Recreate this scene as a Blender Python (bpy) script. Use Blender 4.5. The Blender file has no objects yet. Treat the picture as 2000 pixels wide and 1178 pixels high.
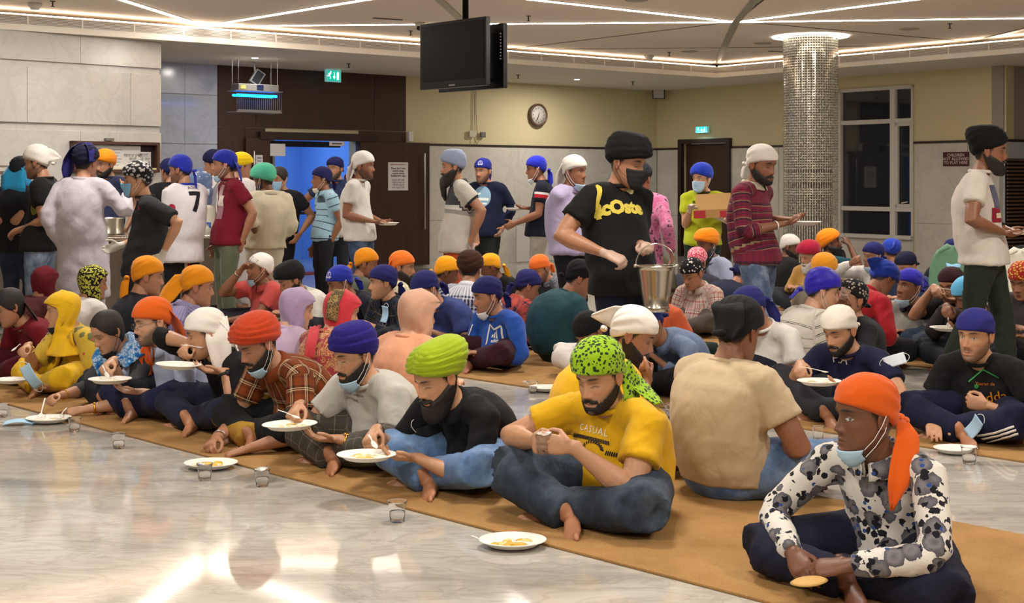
import bpy, bmesh, math, random
import numpy as np
from mathutils import Vector
from mathutils.bvhtree import BVHTree

# ------------------------------------------------------------------ camera
HOR, FPX, EYE = 350.0, 2600.0, 1.42        # horizon row, focal length in pixels, lens height
sc = bpy.context.scene
COL = sc.collection
cam_d = bpy.data.cameras.new('camera'); cam = bpy.data.objects.new('camera', cam_d); COL.objects.link(cam)
cam.location = (0, 0, EYE); cam.rotation_euler = (math.pi/2, 0, 0)
cam_d.sensor_width = 36.0; cam_d.lens = FPX/2000*36.0
cam_d.shift_y = -(589-HOR)/2000.0
cam_d.clip_end = 200
sc.camera = cam
# ------------------------------------------------------------------ world, exposure, lamps
sc.view_settings.view_transform = 'Standard'; sc.view_settings.look = 'None'
sc.view_settings.exposure = 0.0; sc.view_settings.gamma = 1.0
try: sc.view_settings.use_curve_mapping = False
except Exception: pass
wd = bpy.data.worlds.new('hall_ambient'); sc.world = wd; wd.use_nodes = True
wd.node_tree.nodes['Background'].inputs[0].default_value = (1.0, .90, .78, 1)
wd.node_tree.nodes['Background'].inputs[1].default_value = 0.3
ZSOF, ZCEIL = 3.08, 3.33
def lamp(name, loc, power, size, col=(1, .9, .78), rot=(0, 0, 0), shape='SQUARE'):
    l = bpy.data.lights.new(name, 'AREA'); l.energy = power; l.shape = shape; l.size = size; l.color = col
    o = bpy.data.objects.new(name, l); o.location = loc; o.rotation_euler = rot; COL.objects.link(o)
    return o
WARM = (1.0, .94, .865)
for (lx, ly, pw) in ((-2.6, -.6, 92), (1.6, -.8, 92), (-1.2, 2.6, 92), (3.0, 2.8, 92), (-3.8, 6.0, 84), (0.4, 6.4, 84), (4.4, 6.8, 84),
                     (-3.0, 10.4, 84), (1.0, 10.8, 84), (4.8, 11.0, 84), (-4.4, 13.4, 66), (.2, 14.0, 78), (4.2, 14.2, 78)):
    lamp('fill_lamp', (lx, ly, ZCEIL-.012), pw, .55, WARM)  # unseen fill lamps, added to brighten the hall
def sl(c):
    c = c/255.0
    return c/12.92 if c <= .04045 else ((c+.055)/1.055)**2.4
def hexc(h):
    if not isinstance(h, str): return tuple(h)
    h = h.lstrip('#'); return tuple(sl(int(h[i:i+2], 16)) for i in (0, 2, 4))

# ------------------------------------------------------------------ tags
def tag(o, label=None, cat=None, group=None, kind=None):
    if label: o['label'] = label
    if cat: o['category'] = cat
    if group: o['group'] = group
    if kind: o['kind'] = kind
    return o
BASE = {}
def empty(name, loc=(0, 0, 0)):
    o = bpy.data.objects.new(name, None); o.location = loc; o.empty_display_size = .05; COL.objects.link(o); BASE[o.name] = np.array(loc, float); return o

# ------------------------------------------------------------------ materials
MATS = {}
def newmat(name):
    m = bpy.data.materials.new(name); m.use_nodes = True
    nt = m.node_tree; b = nt.nodes['Principled BSDF']
    return m, nt, b
class G:
    """tiny node helper"""
    def __init__(s, nt): s.nt = nt
    def n(s, typ, ins=None, **kw):
        nd = s.nt.nodes.new(typ)
        for k, v in kw.items(): setattr(nd, k, v)
        for k, v in (ins or {}).items(): s.set(nd.inputs[k], v)
        return nd
    def set(s, sock, v):
        if hasattr(v, 'is_output') or isinstance(v, bpy.types.NodeSocket): s.nt.links.new(v, sock)
        elif isinstance(v, (tuple, list)) and len(v) == 3 and sock.type == 'RGBA': sock.default_value = (*v, 1)
        else: sock.default_value = v
    def math(s, op, a, b=0.0, c=0.0, clamp=False):
        nd = s.nt.nodes.new('ShaderNodeMath'); nd.operation = op; nd.use_clamp = clamp
        s.set(nd.inputs[0], a); s.set(nd.inputs[1], b); s.set(nd.inputs[2], c); return nd.outputs[0]
    def mix(s, f, a, b, blend='MIX'):
        nd = s.nt.nodes.new('ShaderNodeMix'); nd.data_type = 'RGBA'; nd.blend_type = blend
        s.set(nd.inputs[0], f); s.set(nd.inputs[6], a if not isinstance(a, tuple) else (*a[:3], 1))
        s.set(nd.inputs[7], b if not isinstance(b, tuple) else (*b[:3], 1)); return nd.outputs[2]
    def ramp(s, f, stops, interp='LINEAR'):
        nd = s.nt.nodes.new('ShaderNodeValToRGB'); r = nd.color_ramp; r.interpolation = interp
        while len(r.elements) > 1: r.elements.remove(r.elements[-1])
        for i, (p, c) in enumerate(stops):
            e = r.elements[0] if i == 0 else r.elements.new(p)
            e.position = p; e.color = (*c[:3], 1)
        s.set(nd.inputs[0], f); return nd.outputs[0]
    def noise(s, vec, scale, detail=2.0, rough=.5, dist=0.0):
        nd = s.nt.nodes.new('ShaderNodeTexNoise'); nd.inputs['Scale'].default_value = scale
        nd.inputs['Detail'].default_value = detail; nd.inputs['Roughness'].default_value = rough
        nd.inputs['Distortion'].default_value = dist
        if vec is not None: s.set(nd.inputs['Vector'], vec)
        return nd.outputs[0]
    def bump(s, h, strength, dist, b):
        nd = s.nt.nodes.new('ShaderNodeBump'); nd.inputs['Strength'].default_value = strength
        nd.inputs['Distance'].default_value = dist; s.set(nd.inputs['Height'], h)
        s.nt.links.new(nd.outputs[0], b.inputs['Normal'])
    def geo(s): return s.nt.nodes.new('ShaderNodeNewGeometry').outputs['Position']
    def obj(s): return s.nt.nodes.new('ShaderNodeTexCoord').outputs['Object']
    def mapv(s, vec, scale=(1, 1, 1), rot=(0, 0, 0)):
        nd = s.nt.nodes.new('ShaderNodeMapping'); nd.inputs['Scale'].default_value = scale; nd.inputs['Rotation'].default_value = rot
        s.set(nd.inputs['Vector'], vec); return nd.outputs[0]
def simple(name, col, rough=.5, metal=0.0, spec=.5, emit=None, estr=0.0, alpha=None, trans=0.0, ior=1.45):
    if name in MATS: return MATS[name]
    m, nt, b = newmat(name)
    b.inputs['Base Color'].default_value = (*hexc(col), 1); b.inputs['Roughness'].default_value = rough
    b.inputs['Metallic'].default_value = metal; b.inputs['Specular IOR Level'].default_value = spec
    b.inputs['Transmission Weight'].default_value = trans; b.inputs['IOR'].default_value = ior
    if emit: b.inputs['Emission Color'].default_value = (*hexc(emit), 1); b.inputs['Emission Strength'].default_value = estr
    MATS[name] = m; return m
CLOTHN = [0]
def cloth(col, pat=None, rough=.88, bump=.25, sheen=.15, var=.16, **kw):
    """woven cloth. pattern coordinates: attribute 'buv' = (around, along, bone)"""
    key = ('cloth', str(col), str(pat), str(kw), rough, bump)
    if key in MATS: return MATS[key]
    CLOTHN[0] += 1
    m, nt, b = newmat('cloth_%d' % CLOTHN[0]); g = G(nt)
    at = g.n('ShaderNodeAttribute', attribute_name='buv')
    sp = g.n('ShaderNodeSeparateXYZ', {0: at.outputs['Vector']})
    U, V, B = sp.outputs
    base = hexc(col)
    ob = g.obj()
    nz = g.noise(ob, 9, 3, .6)
    k = g.math('MULTIPLY_ADD', nz, var*2, 1-var)
    c = None
    if pat is None:
        c = g.mix(1.0, base, g.n('ShaderNodeCombineXYZ', {0: k, 1: k, 2: k}).outputs[0], 'MULTIPLY')
    else:
        t = pat
        def stops(l): return [(p, hexc(q)) for p, q in l]
        if t == 'stripes':
            ax = V if kw.get('axis', 'v') == 'v' else U
            f = g.math('FRACT', g.math('ADD', g.math('DIVIDE', ax, kw['period']), kw.get('off', 50.0)))
            c = g.ramp(f, stops(kw['stops']), 'CONSTANT')
        elif t == 'bands':      # absolute bands along the bone
            f = g.math('DIVIDE', g.math('ADD', V, 2.0), kw['length'], clamp=True)
            c = g.ramp(f, stops(kw['stops']), 'CONSTANT')
            if 'sleeve' in kw:
                f2 = g.math('DIVIDE', V, kw.get('slen', .6), clamp=True)
                c2 = g.ramp(f2, stops(kw['sleeve']), 'CONSTANT')
                c = g.mix(g.math('GREATER_THAN', B, .5), c, c2)
        elif t == 'plaid':
            fu = g.math('FRACT', g.math('ADD', g.math('DIVIDE', U, kw['period']), 50.0))
            fv = g.math('FRACT', g.math('ADD', g.math('DIVIDE', V, kw['period']*kw.get('asp', 1.0)), 50.0))
            cu = g.ramp(fu, stops(kw['stops']), 'CONSTANT'); cv = g.ramp(fv, stops(kw.get('stops2', kw['stops'])), 'CONSTANT')
            c = g.mix(kw.get('fac', .5), cu, cv, kw.get('blend', 'MIX'))
        elif t == 'spots':
            w = g.n('ShaderNodeTexVoronoi', {'Scale': kw['scale'], 'Randomness': kw.get('rand', 1.0)})
            g.set(w.inputs['Vector'], ob)
            dn = g.math('ADD', w.outputs['Distance'], g.math('MULTIPLY', g.math('SUBTRACT', g.noise(ob, kw['scale']*2.5, 2), .5), kw.get('ragged', .25)))
            c = g.mix(g.math('LESS_THAN', dn, kw['r']), base, hexc(kw['c2']))
            if 'c3' in kw:
                w2 = g.n('ShaderNodeTexVoronoi', {'Scale': kw.get('scale3', kw['scale']*1.9)}); g.set(w2.inputs['Vector'], ob)
                c = g.mix(g.math('LESS_THAN', w2.outputs['Distance'], kw.get('r3', .25)), c, hexc(kw['c3']))
        elif t == 'floral':    # white shirt with washed dark roses, small black and blue sprigs
            w = g.n('ShaderNodeTexVoronoi', {'Scale': 13.0}); g.set(w.inputs['Vector'], ob)
            d = g.math('ADD', w.outputs['Distance'], g.math('MULTIPLY', g.math('SUBTRACT', g.noise(ob, 26, 3, .6), .5), .45))
            f = g.math('MULTIPLY', g.math('LESS_THAN', d, .47), g.ramp(d, [(0, (.9, .9, .9)), (.24, (.75, .75, .75)), (.47, (.95, .95, .95))]))
            c = g.mix(f, base, hexc('3a3a48'))
            w2 = g.n('ShaderNodeTexVoronoi', {'Scale': 30.0}); g.set(w2.inputs['Vector'], ob)
            sel = g.math('GREATER_THAN', g.noise(ob, 13, 2), .47)
            d2 = g.math('ADD', w2.outputs['Distance'], g.math('MULTIPLY', g.math('SUBTRACT', g.noise(ob, 80, 2), .5), .5))
            c = g.mix(g.math('MULTIPLY', sel, g.math('LESS_THAN', d2, .40)), c, hexc('16161f'))
            w3 = g.n('ShaderNodeTexVoronoi', {'Scale': 24.0}); g.set(w3.inputs['Vector'], g.mapv(ob, (1, 1, 1.1), (.3, .4, .2)))
            c = g.mix(g.math('MULTIPLY', sel, g.math('LESS_THAN', w3.outputs['Distance'], .2)), c, hexc('2c4a8c'))
        elif t == 'denim':
            f = g.noise(g.mapv(ob, (1, 1, .8)), 5.5, 4, .65)
            c = g.ramp(f, [(.32, base), (.5, hexc(kw['c2'])), (.68, hexc(kw.get('c3', kw['c2'])))])
            wv = g.noise(g.mapv(ob, (1, 1, 6)), 160, 1); c = g.mix(.25, c, g.ramp(wv, [(.3, (.0, .0, .0)), (.7, (.6, .6, .65))]), 'SOFT_LIGHT')
        elif t == 'mottle':
            f = g.noise(ob, kw.get('scale', 14), 4, .7)
            c = g.ramp(f, stops(kw['stops']))
        elif t == 'brocade':
            w = g.n('ShaderNodeTexVoronoi', {'Scale': 95.0}, feature='DISTANCE_TO_EDGE'); g.set(w.inputs['Vector'], ob)
            w1 = g.n('ShaderNodeTexVoronoi', {'Scale': 42.0}, feature='DISTANCE_TO_EDGE'); g.set(w1.inputs['Vector'], ob)
            f = g.math('MULTIPLY', g.math('LESS_THAN', w.outputs['Distance'], .09), g.math('GREATER_THAN', g.noise(ob, 20, 2), .5))
            f = g.math('MAXIMUM', f, g.math('MULTIPLY', g.math('LESS_THAN', w1.outputs['Distance'], .05), g.math('GREATER_THAN', g.noise(ob, 9, 2), .5)))
            c = g.mix(f, base, hexc(kw['c2']))
        elif t == 'twotone':    # second colour low on the bone outside (trousers)
            f = g.math('GREATER_THAN', g.math('ADD', g.math('SINE', g.math('MULTIPLY', V, 9.0)), g.math('MULTIPLY', U, 8.0)), kw.get('th', .2))
            c = g.mix(f, base, hexc(kw['c2']))
        if kw.get('raglan'):
            c = g.mix(g.math('GREATER_THAN', B, .5), c, hexc(kw['raglan']))
        c = g.mix(1.0, c, g.n('ShaderNodeCombineXYZ', {0: k, 1: k, 2: k}).outputs[0], 'MULTIPLY')
    g.set(b.inputs['Base Color'], c)
    b.inputs['Roughness'].default_value = rough; b.inputs['Specular IOR Level'].default_value = kw.get('spec', .22)
    b.inputs['Sheen Weight'].default_value = sheen if sum(base) > .3 else .02
    if kw.get('alpha') is not None: b.inputs['Alpha'].default_value = kw['alpha']
    fo = g.noise(g.mapv(ob, (1, 1, .55), (.35, .25, 0)), 13, 2.5, .5, .9)
    h = g.math('MULTIPLY_ADD', g.noise(ob, 90, 2), .025, fo)
    g.bump(h, min(1, bump*1.7), .018, b)
    MATS[key] = m; return m
def skinmat():
    if 'skin' in MATS: return MATS['skin']
    m, nt, b = newmat('skin'); g = G(nt)
    at = g.n('ShaderNodeAttribute', attribute_name='Col')
    nz = g.noise(g.obj(), 30, 3, .6)
    k = g.math('MULTIPLY_ADD', nz, .3, .85)
    c = g.mix(1.0, at.outputs['Color'], g.n('ShaderNodeCombineXYZ', {0: k, 1: k, 2: k}).outputs[0], 'MULTIPLY')
    g.set(b.inputs['Base Color'], c); b.inputs['Roughness'].default_value = .48; b.inputs['Specular IOR Level'].default_value = .4
    b.inputs['Subsurface Weight'].default_value = 0.0
    g.bump(g.noise(g.obj(), 160, 2), .12, .004, b)
    MATS['skin'] = m; return m
def hairmat(col='15100d'):
    key = 'hair'+str(col)
    if key in MATS: return MATS[key]
    m, nt, b = newmat('hair'); g = G(nt)
    f = g.noise(g.mapv(g.obj(), (1, 1, .22)), 190, 2)
    g.set(b.inputs['Base Color'], g.mix(f, hexc(col), tuple(x*2.4+.012 for x in hexc(col))))
    b.inputs['Roughness'].default_value = .55; b.inputs['Specular IOR Level'].default_value = .35
    g.bump(f, .8, .006, b)
    MATS[key] = m; return m

# ------------------------------------------------------------------ mesh helpers
class MB:
    """collects vertices and faces of one mesh; world coordinates"""
    def __init__(s): s.v = []; s.f = []; s.n = 0; s.mi = []
    def add(s, V, F, mi=0):
        V = np.asarray(V, dtype=float).reshape(-1, 3)
        s.v.append(V); k = s.n
        s.f += [tuple(i+k for i in f) for f in F]; s.mi += [mi]*len(F)
        s.n += len(V); return s
    def verts(s): return np.concatenate(s.v) if s.v else np.zeros((0, 3))
    def box(s, c, size, ax=None, mi=0):
        c = np.array(c, float); h = np.array(size, float)/2
        A = np.eye(3) if ax is None else np.array(ax, float)
        V = [c + sx*h[0]*A[0] + sy*h[1]*A[1] + sz*h[2]*A[2] for sx in (-1, 1) for sy in (-1, 1) for sz in (-1, 1)]
        F = [(0, 1, 3, 2), (4, 6, 7, 5), (0, 4, 5, 1), (2, 3, 7, 6), (0, 2, 6, 4), (1, 5, 7, 3)]
        return s.add(V, F, mi)
    def bar(s, p0, p1, w, h, up=(0, 0, 1), mi=0):
        p0 = np.array(p0, float); p1 = np.array(p1, float); d = p1-p0; L = np.linalg.norm(d); d /= L
        up = np.array(up, float); x = np.cross(d, up); x /= np.linalg.norm(x); u = np.cross(x, d)
        return s.box((p0+p1)/2, (L, w, h), (d, x, u), mi)
    def tube(s, pts, rad, ref=(0, 0, 1), n=12, cap=True, mi=0):
        V, F = tube(pts, rad, ref, n, cap); return s.add(V, F, mi)
    def lathe(s, c, prof, n=32, mi=0, axis=None, sx=1.0, sy=1.0, closed=False):
        """prof: list of (r, z); axes columns optional"""
        c = np.array(c, float); A = np.eye(3) if axis is None else np.array(axis, float)
        V = []; F = []
        for (r, z) in prof:
            for i in range(n):
                a = 2*math.pi*i/n
                V.append(c + A[0]*r*sx*math.cos(a) + A[1]*r*sy*math.sin(a) + A[2]*z)
        m = len(prof)
        for j in range(m-1 if not closed else m):
            j2 = (j+1) % m
            for i in range(n):
                i2 = (i+1) % n
                F.append((j*n+i, j*n+i2, j2*n+i2, j2*n+i))
        if not closed:
            if prof[0][0] > 1e-6: F.append(tuple(range(n))[::-1])
            if prof[-1][0] > 1e-6: F.append(tuple((m-1)*n+i for i in range(n)))
        return s.add(V, F, mi)
    def build(s, name, mats, parent=None, smooth=True, base=None, bevel=0.0, kind=None):
        V = s.verts()
        me = bpy.data.meshes.new(name)
        b = np.array(base if base is not None else (BASE[parent.name] if parent else (0, 0, 0)), float)
        me.from_pydata((V-b).tolist(), [], s.f)
        if not isinstance(mats, (list, tuple)): mats = [mats]
        for m in mats: me.materials.append(m)
        if len(mats) > 1: me.polygons.foreach_set('material_index', s.mi)
        me.polygons.foreach_set('use_smooth', [bool(smooth)]*len(me.polygons))
        me.update()
        o = bpy.data.objects.new(name, me); COL.objects.link(o)
        if parent:
            o.parent = parent
        else: o.location = b
        BASE[o.name] = b
        if bevel:
            md = o.modifiers.new('bevel', 'BEVEL'); md.width = bevel; md.segments = 2; md.limit_method = 'ANGLE'; md.angle_limit = .7
        if kind: o['kind'] = kind
        return o
def unit(v): v = np.asarray(v, float); return v/max(1e-9, np.linalg.norm(v))
def tube(pts, rad, ref=(0, 0, 1), n=12, cap=True):
    P = np.array(pts, float); m = len(P)
    R = np.array([(r, r) if np.isscalar(r) else r for r in rad], float)
    T = np.zeros_like(P); T[1:-1] = P[2:]-P[:-2]; T[0] = P[1]-P[0]; T[-1] = P[-1]-P[-2]
    T /= np.maximum(1e-9, np.linalg.norm(T, axis=1))[:, None]
    ref = np.array(ref, float)
    x = ref - T[0]*T[0].dot(ref)
    if np.linalg.norm(x) < 1e-4: x = np.cross(T[0], (1, .3, .2))
    x = unit(x)
    a = np.arange(n)*2*math.pi/n; ca, sa = np.cos(a), np.sin(a)
    rings = []
    def ring(p, t, x, r): y = np.cross(t, x); return p + np.outer(ca*r[0], x) + np.outer(sa*r[1], y)
    xs = []
    for i in range(m):
        x = x - T[i]*T[i].dot(x); x = unit(x); xs.append(x)
    if cap:
        for q in (1.25, .75, .3):
            rings.append(ring(P[0]-T[0]*R[0].min()*math.sin(q), T[0], xs[0], R[0]*math.cos(q)))
    for i in range(m): rings.append(ring(P[i], T[i], xs[i], R[i]))
    if cap:
        for q in (.3, .75, 1.25):
            rings.append(ring(P[-1]+T[-1]*R[-1].min()*math.sin(q), T[-1], xs[-1], R[-1]*math.cos(q)))
    V = np.concatenate(rings); F = []
    for j in range(len(rings)-1):
        for i in range(n):
            i2 = (i+1) % n
            F.append((j*n+i, j*n+i2, (j+1)*n+i2, (j+1)*n+i))
    F.append(tuple(range(n))[::-1]); F.append(tuple((len(rings)-1)*n+i for i in range(n)))
    return V, F
def sheet(rows, thick=.004):
    """rows: list of lists of points (grid); returns closed thin slab"""
    Gd = np.array(rows, float); a, b = Gd.shape[:2]
    du = np.gradient(Gd, axis=0); dv = np.gradient(Gd, axis=1)
    N = np.cross(du, dv); N /= np.maximum(1e-9, np.linalg.norm(N, axis=2))[..., None]
    top = (Gd+N*thick/2).reshape(-1, 3); bot = (Gd-N*thick/2).reshape(-1, 3); k = a*b
    F = []
    for i in range(a-1):
        for j in range(b-1):
            q = (i*b+j, i*b+j+1, (i+1)*b+j+1, (i+1)*b+j)
            F.append(q[::-1]); F.append(tuple(x+k for x in q))
    def edge(p, q): F.append((p, q, q+k, p+k))
    for j in range(b-1): edge(j, j+1); edge((a-1)*b+j+1, (a-1)*b+j)
    for i in range(a-1): edge((i+1)*b, i*b); edge(i*b+b-1, (i+1)*b+b-1)
    return np.concatenate([top, bot]), F
# pixel of the 2000 x 1178 frame -> world
def px(x, y, d): return np.array(((x-1000)/FPX*d, d, EYE-(y-HOR)/FPX*d))
def onz(x, y, z): d = (EYE-z)*FPX/(y-HOR); return px(x, y, d)
NH = np.array((.6976, .7164)); UH = np.array((.7164, -.6976))
def rown(x, n): return n/(NH[0]*(x-1000)/FPX+NH[1])      # depth at picture column x on the row line n
# ================================================================== people
# ---- head: lofted rings with a face
_Z = np.array([-.126, -.120, -.112, -.098, -.080, -.055, -.028, 0, .025, .05, .075, .095, .110, .119, .1235])
_W = np.array([.012, .028, .039, .050, .0585, .065, .0695, .0725, .0745, .0745, .069, .057, .041, .024, .004])
_FR = np.array([.062, .080, .089, .0925, .0915, .0900, .0885, .0865, .0925, .0905, .0790, .061, .038, .018, .002])
_BK = np.array([.045, .015, -.012, -.038, -.056, -.073, -.086, -.094, -.098, -.098, -.091, -.076, -.054, -.032, -.006])
_zd = np.linspace(-.126, .1235, 500)
def _sm(t):
    y = np.interp(_zd, _Z, t); k = np.hanning(33); k /= k.sum()
    yp = np.concatenate([2*y[0]-y[16:0:-1], y, 2*y[-1]-y[-2:-18:-1]])
    return np.convolve(yp, k, 'valid')
_Wd, _Fd, _Bd = _sm(_W), _sm(_FR), _sm(_BK)
def hprof(z): return np.interp(z, _zd, _Wd), np.interp(z, _zd, _Fd), np.interp(z, _zd, _Bd)
def hpoint(a, z, off=0.0):
    """head surface without features; a = 0 front, + to the person's right"""
    w, f, b = hprof(z); c = np.clip(np.interp(z, [-.126, -.09, -.02], [.052, .02, -.008]), -1, 1)
    s, k = np.sin(a), np.cos(a)
    x = (w+off)*np.sign(s)*np.abs(s)**.94
    y = c + np.where(k > 0, f-c+off, c-b+off)*np.sign(k)*np.abs(k)**.94
    return x, y
def ga(x, s): return np.exp(-(x/s)**2)
def head_mesh(lod, skin, eyes='down', mouth=0.0, stub=.0, hair='15100d', hairline=True, nose=1.0, gaze=0.0, brow=1.0, jaw=1.0, fem=False, age=0.0):
    na, nz = ((80, 70), (50, 44), (32, 30))[lod]
    s = np.linspace(-math.pi, math.pi, na, endpoint=False); a = s - .55*np.sin(s)
    z = np.linspace(-.1255, .1230, nz)
    A, Zz = np.meshgrid(a, z)
    X, Y = hpoint(A, Zz)
    X = X*np.where(Zz < -.03, 1+(jaw-1)*np.clip((-.03-Zz)/.05, 0, 1), 1)
    fr = np.clip(np.cos(A), 0, 1)**.5
    ax = np.abs(X)
    N = nose
    ridge = np.interp(Zz, [-.056, -.049, -.043, -.036, -.026, -.010, .008, .022], [0, .004, .014, .0245, .0205, .0125, .005, 0])
    sig = np.interp(Zz, [-.05, -.036, -.01, .02], [.0125, .0120, .0085, .008])
    D = N*ridge*ga(X, sig) + N*.0085*ga(ax-.0145, .0065)*ga(Zz+.040, .0085)
    D += -.0100*ga(ax-.031, .0165)*ga(Zz-.003, .0125) + .0050*ga(ax-.031, .0115)*ga(Zz+.000, .0078)
    D += .0040*ga(ax-.030, .024)*ga(Zz-.0235, .007) - .003*ga(X, .008)*ga(Zz-.012, .008)
    D += .0045*ga(ax-.050, .016)*ga(Zz+.024, .014)
    D += .0045*ga(X, .019)*ga(Zz+.0665, .0048) + .0050*ga(X, .016)*ga(Zz+.0785, .0050)
    D += -.0040*ga(X, .024)*ga(Zz+.0725, .0026) - .0045*ga(X, .02)*ga(Zz+.089, .005) + .0055*ga(X, .02)*ga(Zz+.107, .012)
    D += -.002*ga(X, .005)*ga(Zz+.056, .006) - .0022*ga(ax-.030-.0*Zz, .006)*ga(Zz+.055, .016)
    if mouth: D += -.016*mouth*ga(X, .017)*ga(Zz+.074, .0085)
    Y = Y + D*fr
    ex = np.where(ax > 0, .0, 0)
    V = np.stack([X, Y, Zz], -1).reshape(-1, 3)
    # colours
    sk = np.array(skin); C = np.ones((na*nz, 3))*sk
    x, y, zz = X.ravel(), Y.ravel(), Zz.ravel(); axx = np.abs(x); front = (y > .02)
    def paint(m, col): C[:] = C*(1-m[:, None]) + np.array(col)*m[:, None]
    red = sk*np.array((1.12, .86, .80))
    paint(.55*ga(x, .02)*ga(zz+.036, .014)*front + .30*ga(axx-.045, .02)*ga(zz+.03, .016)*front, red)
    paint(.35*ga(axx-.031, .017)*ga(zz-.002, .012)*front, sk*.62)
    lipm = np.clip(1.5*ga(x/.0235, 1)*ga((zz+.0725)/.0115, 1)-.45, 0, 1)*front
    paint(lipm*.75, sk*np.array((1.0, .66, .62)))
    paint(np.clip(ga(x/.022, 1)*ga((zz+.0728)/.0020, 1)*1.3-.2, 0, 1)*front, sk*.25)
    hc = np.array(hexc(hair))
    bz = .0245 + .003*np.cos((axx-.03)*60) - .05*np.clip(axx-.036, 0, 1)**1.2
    paint(np.clip((1.25*ga((axx-.031)/.0195, 1)*ga((zz-bz)/(.0046 if not fem else .0030), 1)-.12)*1.5*brow, 0, .93)*front, hc)
    dx = axx-.031
    if eyes == 'open':
        lid = np.clip(1.5-((dx/.0150)**2+((zz-.0010)/.0062)**2)*1.2, 0, 1)*front; paint(lid, sk*.22)
        white = np.clip(2.0-((dx/.0135)**2+((zz-.0002)/.0046)**2)*1.9, 0, 1)*front; paint(white, (.62, .58, .54))
        gx = x - np.sign(x)*.031 - gaze
        iris = np.clip(2.4-(gx**2+(zz-.0010)**2)/(.0050**2)*1.9, 0, 1)*white; paint(iris, (.018, .010, .007))
    else:
        lid = np.clip(1.6-((dx/.0150)**2+((zz+.0038-.0000+2.2*dx*dx*8)/.0024)**2)*1.1, 0, 1)*front; paint(lid*.92, sk*.13)
        crease = ga(dx/.014, 1)*ga((zz-.0065)/.0016, 1)*front; paint(crease*.45, sk*.5)
    for sg in (-1, 1):
        paint(np.clip(ga((x-sg*.0085)/.0042, 1)*ga((zz+.0475)/.0028, 1), 0, .8)*front, sk*.25)
    if mouth: paint(np.clip(1.8*mouth*ga(x/.018, 1)*ga((zz+.0745)/(.008*mouth+.001), 1)-.4, 0, 1)*front, (.05, .012, .01))
    if stub:
        cz = -.012-.055*np.clip(y/.085, 0, 1)
        m = 1/(1+np.exp(-(cz-zz)/.005))*(y > -.03)*(1-np.clip(ga(x/.025, 1)*ga((zz+.0735)/.011, 1)*1.6, 0, 1))
        m = np.maximum(m, (np.clip(1.3*ga(x/.034, 1)*ga((zz+.0590)/.0065, 1), 0, 1))*front*(1-.5*ga(x/.004, 1)))
        m *= (zz < -.008); paint(np.clip(m, 0, 1)*stub, hc*1.2+.01)
    if hairline:
        ang = np.abs(np.arctan2(x, y+.008))
        hl = np.interp(ang, [0, .7, 1.05, 1.35, 1.62, 1.9, 2.3, 3.14], [.078, .072, .045, -.005, -.028, -.004, -.052, -.062])
        paint(1/(1+np.exp(-(zz-hl)/.003)), hc)
    F = []
    for j in range(nz-1):
        for i in range(na):
            i2 = (i+1) % na
            F.append((j*na+i2, j*na+i, (j+1)*na+i, (j+1)*na+i2))
    F.append(tuple(range(na))); F.append(tuple((nz-1)*na+i for i in range(na))[::-1])
    # ears
    EV, EF, EC = [], [], []
    n1, n2 = (14, 10) if lod == 0 else (10, 7)
    for sg in (-1, 1):
        k = len(V)+sum(len(e) for e in EV); vv = []
        for j in range(n2):
            ph = math.pi*(j+.0)/(n2-1)
            for i in range(n1):
                th = 2*math.pi*i/n1
                # ellipsoid flattened in x, hollowed on the outer face, lobe narrower
                ex, ey, ez = math.sin(ph)*math.cos(th), math.sin(ph)*math.sin(th), math.cos(ph)
                wd = 1-.28*max(0, -ez)
                px_ = ex*.0105; py_ = ey*.0185*wd + ez*-.004; pz_ = ez*.0325
                rr = (ey/.95)**2+(ez/.95)**2
                if ex > .2: px_ -= .0125*math.exp(-rr*2.6)
                vv.append((sg*(.0745+px_ + .008*max(0, -ey*.9)), -.0165+py_, -.006+pz_))
        EV.append(np.array(vv))
        for j in range(n2-1):
            for i in range(n1):
                i2 = (i+1) % n1; q = (k+j*n1+i, k+j*n1+i2, k+(j+1)*n1+i2, k+(j+1)*n1+i)
                EF.append(q if sg < 0 else q[::-1])
        EC.append(np.ones((len(vv), 3))*sk*np.array((1.02, .86, .82)))
    V = np.concatenate([V]+EV); C = np.concatenate([C]+EC); F += EF
    return V, F, C
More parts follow.
